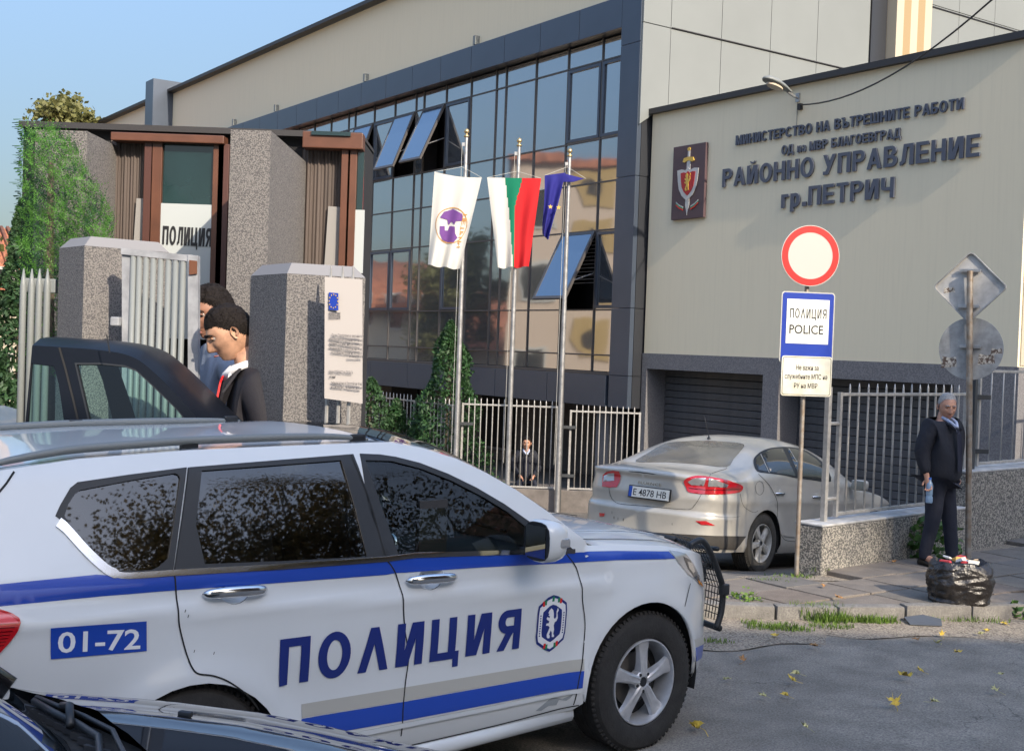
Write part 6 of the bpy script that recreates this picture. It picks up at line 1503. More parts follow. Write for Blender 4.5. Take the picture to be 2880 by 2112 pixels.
# beige block with ochre pattern, mirrored in the glass front
pt_ = thing('patterned_block', 'beige block with ochre patterned panels, mirrored in the glass front', 'building', Matrix.Translation((-17.1, 30.3, -.8)) @ Matrix.Rotation(radians(72), 4, 'Z'))
b = MB(); b.box((0, 0, 4.6), (5.2, 5, 9.2)); b.build('wall', mat('pink_beige', (.46, .37, .29), .9), pt_)
b = MB(); b.box((0, 0, 9.3), (5.6, 5.4, .25)); b.build('cornice', M_BRICKR, pt_)
for k in range(5):
    z = 1.0 + k * 1.7
    flat(pt_, 'ochre_panel', [(-.9, z), (.2, z + .1), (.6, z + .7), (.5, z + 1.25), (-.9, z + 1.3)], mat('ochre_panel', (.34, .24, .10), .9), -2.5, .05)
    flat(pt_, 'dark_mark', [(-.3, z + .3), (.1, z + .35), (.1, z + .8), (-.1, z + 1.0), (-.35, z + .8)], M_TRIM, -2.55, .03)
for z in (2.2, 5.2, 7.6):
    b = MB(); b.box((1.7, -2.5, z), (1.1, .12, 1.4)); fo = b.build('window', M_WHITE, pt_); b = MB(); b.box((1.7, -2.57, z), (.9, .03, 1.2)); b.build('pane', M_SGL, fo)
# neighbours behind the camera: they shade the street and show in the car windows
nb = thing('opposite_building', 'long building across the street behind the camera, shading the road', 'building', Matrix.Translation((2, -9, 0)))
b = MB(); b.box((7.5, -3, 6.3), (15, 6, 12.6)); b.build('wall', mat('opposite_wall', (.45, .42, .37), .9), nb)
for k in range(4):
    for r in range(3): b = MB(); b.box((1.5 + k * 3.4, .02, 2 + 3.1 * r), (1.5, .08, 1.6)); b.build('window', M_SGL, nb)
broad_tree('street_tree', 'leafy autumn tree behind the camera, mirrored in the car windows', V((13.4, 1.0, 0)), 12.6, 2.8, 80000, .075, mat('autumn_leaf', (.26, .19, .07), .6, translucent=.3, var=.6, vscale=2), 31, 70, zc=.66, rz=.30, trunk=.22)

broad_tree('street_tree', 'second leafy street tree behind the camera at the right', V((12.8, 4.6, 0)), 9.2, 2.2, 14000, .07, MATS['autumn_leaf'], 33, 34, zc=.66, rz=.30, trunk=.2)
gh = thing('gabled_house', 'dark gabled house across the street behind the camera', 'house', Matrix.Translation((16.5, 1.8, 0)) @ Matrix.Rotation(radians(-75), 4, 'Z'))
b = MB(); b.box((0, 0, 3.1), (9, 6, 6.2)); b.build('wall', mat('gable_wall', (.16, .12, .10)), gh)
b = MB(); b.prism([(-5, -3.4, 6.1), (-5, 3.4, 6.1), (-5, 0, 9.6)], (10, 0, 0)); b.build('roof', M_BRICKR, gh)


broad_tree('street_tree', 'flat-crowned tree added out of view at the right to shade the pavement', V((18.2, -5, 0)), 12.6, 3.4, 7000, .30, MATS['autumn_leaf'], 35, 60, zc=.88, rz=.10, trunk=.25)  # unseen tree, added with a flattened crown to shade the right pavement
# ================================================================== PEOPLE
M_SKIN = mat('skin', (.52, .27, .18), .5, var=.15, vscale=30); M_SKIN2 = mat('skin_dark', (.30, .15, .10), .5)
M_HBLK = mat('dark_hair', (.010, .007, .006), .75, bump=1., bscale=120, bdist=.01, spec=.25); M_HGRY = mat('grey_hair', (.42, .41, .40), .6, bump=1., bscale=120, bdist=.01)
M_NAVY = mat('navy_cloth', (.010, .012, .020), .85, bump=.4, bscale=14, bdist=.02); M_NAVY2 = mat('navy_trousers', (.012, .015, .028), .85, bump=.4, bscale=16, bdist=.02)
M_SHIRT = mat('pale_blue_shirt', (.40, .46, .62), .8); M_SWEAT = mat('dark_sweater', (.012, .014, .03), .9); M_SHOE = mat('black_shoe', (.012, .012, .012), .3)
M_EYEW = mat('eye_white', (.32, .29, .26), .3); M_IRIS = mat('eye_dark', (.02, .012, .01), .2); M_LIP = mat('lip', (.36, .13, .11), .5)
def skin_mesh(vs, es, sub=2, fold=0., seed=0):
    me = bpy.data.meshes.new('s'); me.from_pydata([v[0] for v in vs], es, []); ob = bpy.data.objects.new('s', me); COL.objects.link(ob)
    sk = ob.modifiers.new('k', 'SKIN'); sk.use_smooth_shade = True; 
    if not me.skin_vertices: 
        bm = bmesh.new(); bm.from_mesh(me); bm.verts.layers.skin.verify(); bm.to_mesh(me); bm.free()
    for i, v in enumerate(vs):
        r = v[1] if isinstance(v[1], tuple) else (v[1], v[1]); me.skin_vertices[0].data[i].radius = r
        me.skin_vertices[0].data[i].use_root = (i == 0)
    sb = ob.modifiers.new('u', 'SUBSURF'); sb.levels = sub; sb.render_levels = sub
    dg = bpy.context.evaluated_depsgraph_get(); dg.update(); m2 = bpy.data.meshes.new_from_object(ob.evaluated_get(dg))
    V_ = [v.co.copy() for v in m2.vertices]; F_ = [tuple(p.vertices) for p in m2.polygons]; bpy.data.objects.remove(ob); bpy.data.meshes.remove(me); bpy.data.meshes.remove(m2)
    if fold:
        out = []
        for v in V_:
            n = noise.noise(V((v.x * 9 + seed, v.y * 9, v.z * 5 + v.x * 6))) + .5 * noise.noise(V((v.x * 22, v.y * 22 + seed, v.z * 16))); c = V((0, 0, v.z)); d = (v - c); d.z = 0; d = d.normalized() if d.length > 1e-6 else V((0, 0, 0)); out.append(v + d * n * fold)
        V_ = out
    return V_, F_
def head_point(th, ph, bald=0):
    """th: 0 = face (-Y), ph: -90..90"""
    sx, cy_, cz = sin(th), -cos(th), sin(ph); c = cos(ph)
    z = .118 * cz * (.97 if cz > 0 else 1.04); jw = 1 - .33 * max(0, -z / .118) ** 2.4
    x = .0745 * sx * c ** .85 * jw if c > 0 else 0
    yf = .092 if cy_ < 0 else .102 * (1 - .28 * max(0, -z / .118))
    y = yf * cy_ * (c ** .85 if c > 0 else 0)
    if cy_ < 0:
        f = -cy_; ax = abs(x)
        nz = max(0, min(1, (.022 - z) / .060)) if z > -.050 else max(0, 1 - (-.050 - z) / .010)
        y -= f * (.032 * nz ** .85 * gauss(ax, .0115) + .008 * gauss(ax - .013, .007) * gauss(z + .042, .009) + .006 * gauss(z - .026, .010) * gauss(ax - .02, .035))
        y += f * (.011 * gauss(ax - .032, .016) * gauss(z - .003, .013) + .004 * gauss(z + .058, .006) * gauss(ax, .03))
        y -= f * (.005 * gauss(ax - .042, .02) * gauss(z + .028, .018) + .007 * gauss(ax, .024) * (gauss(z + .068, .0050) + 1.1 * gauss(z + .080, .006)) - .004 * gauss(ax, .026) * gauss(z + .074, .0025))
        y -= f * (.017 * gauss(ax, .026) * gauss(z + .104, .018) + .004 * gauss(z - .055, .03)); 
    return V((x, y, z))
def add_head(person, body, cv, cf, M, skin, hair, hairfn, s=1.):
    n, m = 72, 60; base = len(cv); pts = []
    for j in range(m + 1):
        ph = -pi / 2 + pi * j / m
        for i in range(n): pts.append(head_point(2 * pi * i / n - pi, ph))
    F_ = [(j*n+i, j*n+(i+1)%n, (j+1)*n+(i+1)%n, (j+1)*n+i) for j in range(m) for i in range(n)]
    cv += [M @ p for p in pts]; cf += [tuple(i + base for i in f) for f in F_]
    for s_ in (-1, 1):      # ears belong to the body surface
        e = MB(); vs = []
        for i in range(12):
            for j in range(8):
                a, b = 2*pi*i/12, 2*pi*j/8; k = .7 if sin(a) < -.3 else 1; vs.append((s_ * (.079 + .004 * cos(b) + .010 * max(0, cos(a))), .012 + (.013 * k + .005 * cos(b)) * cos(a), -.006 + (.024 + .005 * cos(b)) * sin(a)))
        b0 = len(cv); cv += [M @ V(v) for v in vs]; cf += [(b0+i*8+j, b0+((i+1)%12)*8+j, b0+((i+1)%12)*8+(j+1)%8, b0+i*8+(j+1)%8) for i in range(12) for j in range(8)]
    hb = MB(); keep = {}
    for f in F_:
        if all(hairfn(pts[i]) > 0 for i in f): 
            q = []
            for i in f:
                if i not in keep:
                    p = pts[i]; d = p.normalized(); h_ = hairfn(p); keep[i] = len(hb.v)
                    hb.v.append(tuple(M @ (p + d * (.002 + min(h_, 1) * .012 * (1 + .45 * noise.noise(p * 60) + .3 * noise.noise(p * 130))))))
                q.append(keep[i])
            hb.f.append(tuple(q)); hb.mi.append(0)
    hb.build('hair', hair, person, True)
    tf = MB(); r2 = random.Random(2)
    for i in list(keep)[::2]:
        p = pts[i]; h_ = min(1, hairfn(p)); d = p.normalized()
        for _ in range(2):
            t = (V((r2.gauss(0, .5), r2.gauss(0, .5) - .3, -.5)) + d * .6).normalized(); a = p + d * .008 * h_; b = a + t * .012 * (.4 + h_); w_ = d.cross(t) * .0035; tf.add([M @ (a - w_), M @ (a + w_), M @ b], [(0, 1, 2)])
    o = tf.build('hair_strands', hair, person); 
    for s_ in (-1, 1):
        e = bpy.data.objects.new('eye', None)
        b = MB(); b.lathe([(.0112 * sin(pi * k / 8), .0112 * cos(pi * k / 8)) for k in range(9)], 12, M @ Matrix.Translation((s_ * .032, -.0705, .002))); eo = b.build('eye', M_EYEW, person, True)
        b = MB(); b.lathe([(.0056 * sin(pi * k / 6), .003 * cos(pi * k / 6)) for k in range(7)], 10, M @ Matrix.Translation((s_ * .032, -.0820, .000)) @ Matrix.Rotation(pi / 2, 4, 'X')); b.build('iris', M_IRIS, eo, True)
        b = MB(); b.tube([M @ V((s_ * x, y, z)) for x, y, z in ((.013, -.099, .018), (.026, -.099, .024), (.040, -.090, .024), (.052, -.077, .017))], [.0036, .0052, .0045, .002], 6); b.build('eyebrow', hair, person, True)
        b = MB(); b.tube([M @ V((s_ * x, y, z)) for x, y, z in ((.018, -.083, .006), (.031, -.0865, .0085), (.046, -.080, .004))], [.003, .0045, .003], 6); b.build('eyelid', skin, person, True)
    b = MB(); b.tube([M @ V((x, y, z)) for x, y, z in ((-.024, -.086, -.074), (-.010, -.0985, -.0725), (0, -.100, -.0735), (.010, -.0985, -.0725), (.024, -.086, -.074))], [.0016, .004, .0044, .004, .0016], 6); b.build('lips', M_LIP, person, True)
def fingers(vs, es, wi, wrist, d, side, s=1., curl=.5, palm=None):
    """adds a palm and five bent fingers to the skeleton; d = hand direction, side = across the palm"""
    d = V(d).normalized(); side = V(side).normalized(); nrm = d.cross(side)
    pi_ = len(vs); vs.append((tuple(V(wrist) + d * .05 * s), (.036 * s, .018 * s))); es.append((wi, pi_))
    for k, (o, L_) in enumerate(((-.030, .070), (-.010, .080), (.010, .076), (.029, .060))):
        a = V(wrist) + d * .085 * s + side * o * s; b = a + (d * cos(curl) + nrm * sin(curl)) * L_ * .5 * s; c = b + (d * cos(curl * 2.6) + nrm * sin(curl * 2.6)) * L_ * .5 * s
        i = len(vs); vs += [(tuple(a), .0105 * s), (tuple(b), .009 * s), (tuple(c), .0075 * s)]; es += [(pi_, i), (i, i + 1), (i + 1, i + 2)]
    a = V(wrist) + d * .035 * s - side * .034 * s; b = a - side * .020 * s + d * .030 * s + nrm * .015 * s; c = b + d * .025 * s + nrm * .018 * s; i = len(vs)
    vs += [(tuple(a), .012 * s), (tuple(b), .010 * s), (tuple(c), .008 * s)]; es += [(pi_, i), (i, i + 1), (i + 1, i + 2)]
def person(label, P, yaw, s, arms, head_yaw=0., head_pitch=0., jacket=M_NAVY, trousers=M_NAVY2, skin=M_SKIN, hair=M_HBLK, hairfn=None, style='zip', legk=1., lean=0., legs=None, head_s=1., bulk=1., head_off=(-.045, 1.632)):
    M0 = Matrix.Translation(P) @ Matrix.Rotation(yaw, 4, 'Z') @ Matrix.Scale(s, 4); t = thing('person', label, 'person', M0)
    Z = lambda z: z * legk if z < .95 else .95 * legk + (z - .95)
    ly = lambda z: -lean * max(0, z - .95)
    sh = 1.44
    (eR, wR), (eL, wL) = arms      # elbow, wrist for the -X and +X side
    legs = legs or (((-.095, -.02, .50), (-.10, .02, .10), (-.11, -.12, .05)), ((.095, .0, .50), (.10, .02, .10), (.12, -.12, .05)))
    f3_ = lambda p: (p[0], p[1] + ly(p[2]), Z(p[2]))
    vs = [((0, 0, Z(.95)), (.11, .08)), (f3_((0, 0, 1.15)), (.11, .085)), (f3_((0, .005, 1.34)), (.13, .09)), (f3_((0, .01, 1.46)), (.068, .062)), (f3_((0, -.01, 1.54)), (.062, .064)), (f3_((0, -.02, 1.60)), (.058, .065))]
    es = [(0, 1), (1, 2), (2, 3), (3, 4), (4, 5)]
    for sd_, (e, w_), lg in ((-1, (eR, wR), legs[0]), (1, (eL, wL), legs[1])):
        i = len(vs); vs += [(f3_((sd_ * .165, .01, sh)), .055), (f3_(e), .042), (f3_(w_), (.03, .022))]; es += [(2, i), (i, i + 1), (i + 1, i + 2)]
        d = V(f3_(w_)) - V(f3_(e)); fingers(vs, es, i + 2, f3_(w_), d, (0, -1, 0), 1., .45)
        j = len(vs); vs += [((sd_ * .08, 0, Z(.86)), .07), (f3_(lg[0]), .06), (f3_(lg[1]), .042), (f3_(lg[2]), (.04, .028))]; es += [(0, j), (j, j + 1), (j + 1, j + 2), (j + 2, j + 3)]
    cv, cf = skin_mesh(vs, es, 1)
    HM = Matrix.Translation(V(f3_((0, head_off[0], head_off[1])))) @ Matrix.Rotation(head_yaw, 4, 'Z') @ Matrix.Rotation(head_pitch, 4, 'X') @ Matrix.Scale(head_s, 4)
    hairfn = hairfn or (lambda p: (p.z - lerp_tab([(-.09, .068), (-.05, .045), (-.02, .015), (.02, -.005), (.10, -.07)], p.y)) / .02)
    cv = list(cv); cf = list(cf); add_head(t, None, cv, cf, HM, skin, hair, hairfn)
    b = MB(); b.add(cv, cf); b.build('body', skin, t, True)
    bk = bulk; jv = [((0, 0, Z(.79)), (.205 * bk, .16 * bk)), (f3_((0, 0, 1.06)), (.20 * bk, .158 * bk)), (f3_((0, .005, 1.28)), (.195 * bk, .145 * bk)), (f3_((0, .015, 1.44)), (.11, .10))]; je = [(0, 1), (1, 2), (2, 3)]
    for sd_, (e, w_) in ((-1, (eR, wR)), (1, (eL, wL))):
        i = len(jv); w2 = V(f3_(e)).lerp(V(f3_(w_)), .90); jv += [(f3_((sd_ * .165 * bk, .01, sh - .01)), .084 * bk), (tuple((V(f3_((sd_ * .165, .01, sh))) + V(f3_(e))) / 2 + V((sd_ * .01, 0, 0))), .076 * bk), (f3_(e), .068 * bk), (tuple(w2), .050)]; je += [(2, i), (i, i + 1), (i + 1, i + 2), (i + 2, i + 3)]
    q = skin_mesh(jv, je, 3, .009, 3); b = MB(); b.add(*q); b.build('jacket', jacket, t, True)
    tv = [((0, 0, Z(1.04)), (.165 * bulk, .13 * bulk))]; te = []
    for sd_, lg in ((-1, legs[0]), (1, legs[1])):
        i = len(tv); tv += [((sd_ * .09, 0, Z(.82)), .105 * (bulk * .3 + .7)), (f3_(lg[0]), .078 * (bulk * .3 + .7)), (tuple(V(f3_(lg[1])) + V((0, 0, .03))), (.060, .066)), (tuple(V(f3_(lg[1])) + V((0, -.01, -.045))), (.062, .074))]; te += [(0, i), (i, i + 1), (i + 1, i + 2), (i + 2, i + 3)]
    q = skin_mesh(tv, te, 3, .010, 8); b = MB(); b.add(*q); b.build('trousers', trousers, t, True)
    for lg in legs:
        b = MB(); a = V(f3_(lg[1])); c = V(f3_(lg[2])); d = (c - a); d.z = 0; d = d.normalized(); sdv = V((-d.y, d.x, 0)); vs = []; secs = [(-.07, .03, .07), (-.05, .040, .085), (0, .042, .085), (.06, .042, .065), (.12, .048, .045), (.17, .040, .035), (.195, .018, .025)]
        for o, w_, h in secs:
            for k in range(10): an = 2 * pi * k / 10; vs.append(a + d * o + sdv * (w_ * cos(an)) + V((0, 0, -a.z + (h * .5) + h * .5 * sin(an))))
        b.add(vs, [(i*10+k, i*10+(k+1)%10, (i+1)*10+(k+1)%10, (i+1)*10+k) for i in range(6) for k in range(10)] + [tuple(range(10)), tuple(range(69, 59, -1))]); b.build('shoe', M_SHOE, t, True, fix=True)
    FR = Matrix.Translation((0, ly(1.3) - .022 - .14 * (bulk - 1), Z(1.3) - 1.3))
    if style == 'zip':
        b = MB(); b.add([(-.030, -.150, .99), (.035, -.150, .99), (.045, -.142, 1.20), (.040, -.128, 1.36), (.0, -.10, 1.42), (-.035, -.128, 1.36), (-.035, -.142, 1.20)] , [(0, 1, 2, 3, 4, 5, 6)], FR); b.build('sweater', M_SWEAT, t)
        b = MB(); b.tube([FR @ V(p) for p in ((-.055, -.02, 1.50), (-.045, -.062, 1.475), (-.01, -.098, 1.43), (.01, -.098, 1.43), (.045, -.062, 1.475), (.055, -.02, 1.50), (.045, .04, 1.52), (-.045, .04, 1.52), (-.055, -.02, 1.50))], .017, 8); b.prism([FR @ V(p) for p in ((-.05, -.08, 1.47), (-.005, -.128, 1.37), (.005, -.128, 1.37), (.05, -.08, 1.47), (.03, -.11, 1.42), (0, -.12, 1.36), (-.03, -.11, 1.42))], (0, .01, 0)); b.build('shirt_collar', M_SHIRT, t, True)
        b = MB(); b.tube([FR @ V(p) for p in ((-.085, .0, 1.475), (-.07, -.07, 1.45), (-.045, -.12, 1.40))], .014, 6); b.tube([FR @ V(p) for p in ((.085, .0, 1.475), (.07, -.07, 1.45), (.05, -.12, 1.40))], .014, 6); b.build('jacket_collar', jacket, t, True)
    if style == 'suit':
        wsh = mat('white_shirt', (.75, .75, .77), .7)
        b = MB(); b.prism([FR @ V(p) for p in ((-.055, -.095, 1.47), (0, -.155, 1.20), (.055, -.095, 1.47), (0, -.085, 1.49))], (0, .012, 0)); b.build('shirt_front', wsh, t)
        b = MB(); b.tube([FR @ V(p) for p in ((-.060, -.02, 1.515), (-.048, -.070, 1.495), (0, -.102, 1.462), (.048, -.070, 1.495), (.060, -.02, 1.515), (.045, .045, 1.53), (-.045, .045, 1.53), (-.060, -.02, 1.515))], .019, 8); b.build('shirt_collar', wsh, t, True)
        b = MB(); b.prism([FR @ V(p) for p in ((-.016, -.118, 1.465), (.016, -.118, 1.465), (.012, -.128, 1.435), (.026, -.162, 1.24), (0, -.168, 1.19), (-.026, -.162, 1.24), (-.012, -.128, 1.435))], (0, .008, 0)); b.build('tie', mat('red_tie', (.62, .008, .012), .5), t)
        for s_ in (-1, 1):
            b = MB(); b.prism([FR @ V(p) for p in ((s_ * .075, -.055, 1.50), (s_ * .045, -.115, 1.44), (s_ * .004, -.165, 1.14), (s_ * .06, -.158, 1.26), (s_ * .10, -.125, 1.40))], (0, .012, 0)); b.build('lapel', jacket, t, fix=True)
    return t
HG = lambda p: (p.z - lerp_tab([(-.095, .092), (-.05, .070), (-.01, .020), (.03, -.01), (.10, -.065)], p.y)) / .03 * .45
sm_ = person('grey-haired man in a dark jacket standing by the railing with a water bottle', (4.21, 11.92, .135), radians(38), .955,
       (((-.285, .045, 1.17), (-.29, -.035, .92)), ((.27, .05, 1.18), (.25, -.02, .95))), head_yaw=radians(-38), head_pitch=radians(8), hair=M_HGRY, hairfn=HG, bulk=1.27, head_s=1.1, legs=(((-.11, -.01, .50), (-.13, .06, .10), (-.15, -.09, .05)), ((.11, -.05, .50), (.15, -.07, .10), (.19, -.20, .05))))
bt = sm_.matrix_world @ V((-.285, -.065, .835)); bo = thing('water_bottle', 'clear blue plastic water bottle held in the hand of the standing man', 'bottle', bt)
b = MB(); b.lathe([(0, -.16), (.030, -.16), (.033, -.15), (.033, -.10), (.028, -.09), (.033, -.08), (.033, .0), (.026, .03), (.013, .055), (.013, .07), (0, .07)], 16); b.build('bottle_body', mat('bottle_plastic', (.25, .38, .55), .15, alpha=.75, spec=.8), bo, True)
b = MB(); b.lathe([(0, .085), (.015, .083), (.015, .066), (0, .066)], 12); b.build('cap', mat('bottle_cap', (.05, .15, .5), .4), bo)
# man sitting behind the gate
Pm = at(1478, 1311, 23.2)
person('man in a dark jacket sitting low behind the gate bars, between two flagpoles', (Pm.x, 23.2, -1.32), radians(5), 1.0, (((-.24, -.06, 1.16), (-.12, -.30, 1.02)), ((.24, -.08, 1.16), (.12, -.32, 1.02))), head_yaw=radians(-8), legs=(((-.14, -.42, .93), (-.14, -.44, .60), (-.14, -.56, .55)), ((.14, -.42, .93), (.14, -.44, .60), (.14, -.56, .55))))
b = MB(); b.box((Pm.x, 23.35, -.62), (1.3, .45, .24)); b.box((Pm.x, 23.35, -.95), (1.2, .35, .5)); tag(b.build('stone_bench', M_BASE), 'low stone bench under the man behind the gate', 'bench')
# ================================================================== ENTRANCE GROUP BEHIND THE POLICE CAR
def I(a, b, Y): return at(a / 1.8152, 350 + b / 1.8152, Y)
M_PILR = mat('rough_grey_render', (.21, .197, .185), .92, speckle=(.095, .09, .09), sscale=105, bump=.9, bscale=105, bdist=.01)
M_CAPP = mat('pale_coping', (.20, .20, .21), .85)
M_BRN = mat('brown_frame', (.11, .042, .022), .45, var=.2, vscale=4); M_BRND = mat('dark_brown_frame', (.075, .028, .02), .5)
M_TEAL = mat('teal_window', (.010, .028, .030), .1, coat=.7, var=.3, vscale=1.5); M_CURT = mat('brown_curtain', (.085, .065, .055), .7, streak=.45)
M_BOARD = mat('white_board', (.40, .43, .43), .6)
YW = 10.4
ent = thing('entrance_pavilion', 'small grey rendered entrance with brown window frames and a white ПОЛИЦИЯ board', 'building', (0, 0, 0))
def ibox(a0, b0, a1, b1, Y, d, name, m, parent, bev=0):
    P = I(a0, b0, Y); Q = I(a1, b1, Y); b = MB(); b.box(((P.x + Q.x) / 2, Y + d / 2, (P.z + Q.z) / 2), (abs(Q.x - P.x), d, abs(P.z - Q.z)), bev=bev); return b.build(name, m, parent)
P = I(109, 36, YW + .1); Q = I(1851, 36, YW + .1); zt = (P.z + Q.z) / 2
b = MB(); b.box(((P.x + Q.x) / 2, YW + .55, (zt - .3) / 2), (Q.x - P.x, .8, zt + .3)); b.build('wall', M_VOID, ent)
b = MB(); b.box(((P.x + Q.x) / 2, YW + .5, zt + .005), (Q.x - P.x, .92, .05)); b.build('roof_slab', M_CAP, ent)
def pil(a0, a1, a2, Y0, name):   # front face a0..a1, right flank a1..a2
    u1 = (a1 / 1.8152 - 1440) / FPX; u0 = (a0 / 1.8152 - 1440) / FPX; b = MB(); x0, x1 = u0 * Y0, u1 * Y0; zt = I((a0 + a1) / 2, 36, Y0).z
    b.box(((x0 + x1) / 2, (Y0 + YW + .2) / 2, (zt - .3) / 2 + .01), (x1 - x0, YW + .2 - Y0, zt + .3)); return b.build(name, M_PILR, ent)
pil(150, 412, 565, 9.72, 'pilaster'); pil(1142, 1347, 1540, 8.95, 'pilaster')
# joinery
ibox(565, 38, 1142, 100, YW - .12, .16, 'head_beam', M_BRN, ent, .008); ibox(1545, 34, 1851, 128, YW - .12, .16, 'head_beam', M_BRN, ent, .008)
for a, b0, b1, m in ((752, 66, 700, M_BRND), (787, 70, 1100, M_BRN), (1103, 100, 1100, M_BRN), (1128, 100, 1100, M_BRND), (1758, 128, 760, M_BRN), (1790, 128, 760, M_BRN)):
    ibox(a - 13, b0, a + 14, b1, YW - .06, .06, 'frame_post', m, ent, .004)
ibox(1590, 34, 1790, 60, YW - .14, .05, 'upper_pane', M_TEAL, ent)
for a0, a1, b0, b1 in ((566, 740, 78, 700), (1542, 1746, 128, 720)):
    c = MB(); P = I(a0, b0, YW + .04); Q = I(a1, b1, YW + .04); n = 40
    vs = []
    for k in range(n + 1): x = P.x + (Q.x - P.x) * k / n; yy = YW + .05 + .012 * sin(k * 1.9) + .008 * sin(k * .7); vs += [(x, yy, P.z), (x, yy, Q.z)]
    c.add(vs, [(2*k, 2*k+1, 2*k+3, 2*k+2) for k in range(n)]); c.build('curtain', M_CURT, ent, True)
ibox(806, 94, 1100, 412, YW - .02, .02, 'door_pane', M_TEAL, ent); ibox(806, 402, 1100, 1100, YW - .05, .02, 'white_board', M_BOARD, ent)
ibox(1812, 142, 1851, 440, YW - .02, .02, 'window_pane', M_TEAL, ent); ibox(1812, 436, 1851, 760, YW - .05, .02, 'white_board', M_BOARD, ent)
for pts in (((697, 378), (750, 380), (750, 600), (682, 600)), ((1676, 418), (1756, 424), (1756, 720), (1656, 720))):
    b = MB(); b.prism([I(*p, YW + .0) for p in pts], (0, .01, 0)); b.build('grey_board', mat('grey_board', (.26, .25, .24), .7), ent, fix=True)
A = I(828, 612, YW - .052); B = I(1085, 632, YW - .052); d = (B - A)
for P in bold_line('ПОЛИЦИЯ', 0, 0, d.length * .97, .155, .22, .18, .12):
    v2, f2 = union_patch(P, 9, None, 0); mb = MB(); mb.add(*extr(v2, f2, .004)); mb.build('letter', M_BLACK, ent, M=frame(A, d.normalized(), (0, 1, 0), UP))
# bright conifer against the wall
tr = thing('bright_conifer', 'bright green feathery conifer growing beside the entrance', 'tree', (I(250, 600, 9.3).x, 9.3, 0)); o_ = tr.location.copy()
poly = [(112, 30), (300, 30), (330, 60), (400, 140), (440, 220), (500, 330), (560, 430), (585, 520), (560, 600), (500, 700), (480, 1300), (112, 1300)]
r2 = random.Random(6); fr = MB(); fd = MB()
for k in range(4300):
    while True:
        a, b_ = r2.uniform(109, 590), r2.uniform(25, 1300)
        if inside((a, b_), [poly]) and (b_ < 800 or r2.random() < .35): break
    Y = 9.3 + r2.uniform(-.38, .30); c = I(a, b_, Y) - o_; 
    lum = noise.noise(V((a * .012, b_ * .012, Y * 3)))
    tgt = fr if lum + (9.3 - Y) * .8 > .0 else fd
    d = V((r2.gauss(0, .6), -.5 + r2.gauss(0, .3), .7 + r2.gauss(0, .4))).normalized(); s_ = d.cross(V((r2.gauss(0, 1), r2.gauss(0, 1), r2.gauss(0, 1)))).normalized(); L_ = r2.uniform(.07, .14)
    pm2 = [c + d * (L_ * t / 5) for t in range(6)]
    for q in range(5):
        w_ = .020 * (1 - q / 6)
        for sg in (-1, 1):
            e = pm2[q] + (s_ * sg + d * 1.1).normalized() * w_ * 1.2; n_ = d * .004
            if e.x + o_.x < I(109, 300, e.y + o_.y).x: e.x = I(109, 300, e.y + o_.y).x - o_.x
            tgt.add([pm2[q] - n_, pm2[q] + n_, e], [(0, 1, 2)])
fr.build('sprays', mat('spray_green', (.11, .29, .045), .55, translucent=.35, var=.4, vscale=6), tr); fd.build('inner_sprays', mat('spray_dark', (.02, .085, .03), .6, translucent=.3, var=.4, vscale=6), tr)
b = MB(); b.tube([(0, 0, 0), (.02, 0, 1.5), (0, 0, 3.4)], [.09, .06, .02], 8); b.build('trunk', M_BARK, tr, True)
# left fence
P = I(112, 820, 8.75); Q = I(290, 820, 8.75); t = thing('fence_panel', 'short white barred fence beside the left entrance pillar', 'fence', (P.x, 8.75, 0))
zr = P.z
b = MB(); b.box(((Q.x - P.x) / 2, 0, zr), (Q.x - P.x, .05, .10), bev=.008); b.build('rail', M_WPAN, t)
for a in (128, 170, 209, 250):
    x = I(a, 820, 8.75).x - P.x; zt2 = I(a, 738, 8.75).z; b = MB(); b.tube([(x, -.03, .0), (x, -.03, zt2 - .12), (x, -.03, zt2)], [.028, .024, .004], 8); b.build('bar', M_WPAN, t, True)
# pillars
def pillar(label, C, Rv, Lv, zt_, drop=0.):
    t = thing('entrance_pillar', label, 'pillar', V((C[0], C[1], 0)), 'rendered pillars of the entrance gate'); R_ = V((*Rv, 0)); L_ = V((*Lv, 0)); q = [V((0, 0, 0)), R_, R_ + L_, L_]
    b = MB(); b.prism([p + V((0, 0, -.1)) for p in q], (0, 0, zt_ + .1 - .07)); b.build('shaft', M_PILR, t, fix=True)
    c = (R_ + L_) / 2; b = MB(); lo = [c + (p - c) * 1.0 + V((0, 0, zt_ - .069)) for p in q]; hi = [c + (p - c) * .80 + V((0, 0, zt_)) for p in q]
    b.add(lo + hi, [(3, 2, 1, 0), (4, 5, 6, 7)] + [(k, (k+1) % 4, 4 + (k+1) % 4, 4 + k) for k in range(4)]); b.build('cap', M_CAPP, t, fix=True); return t
pillar('left entrance pillar with a pale sloped cap, barred gate leaf hung on it', (-2.92, 8.3), (.46, .40), (-.30, .35), I(413, 566, 8.3).z)
pillar('right entrance pillar with a pale sloped cap, beside the man in the suit', (-1.386, 7.45), (.45, .215), (-.318, .45), I(1450, 702, 7.45).z)
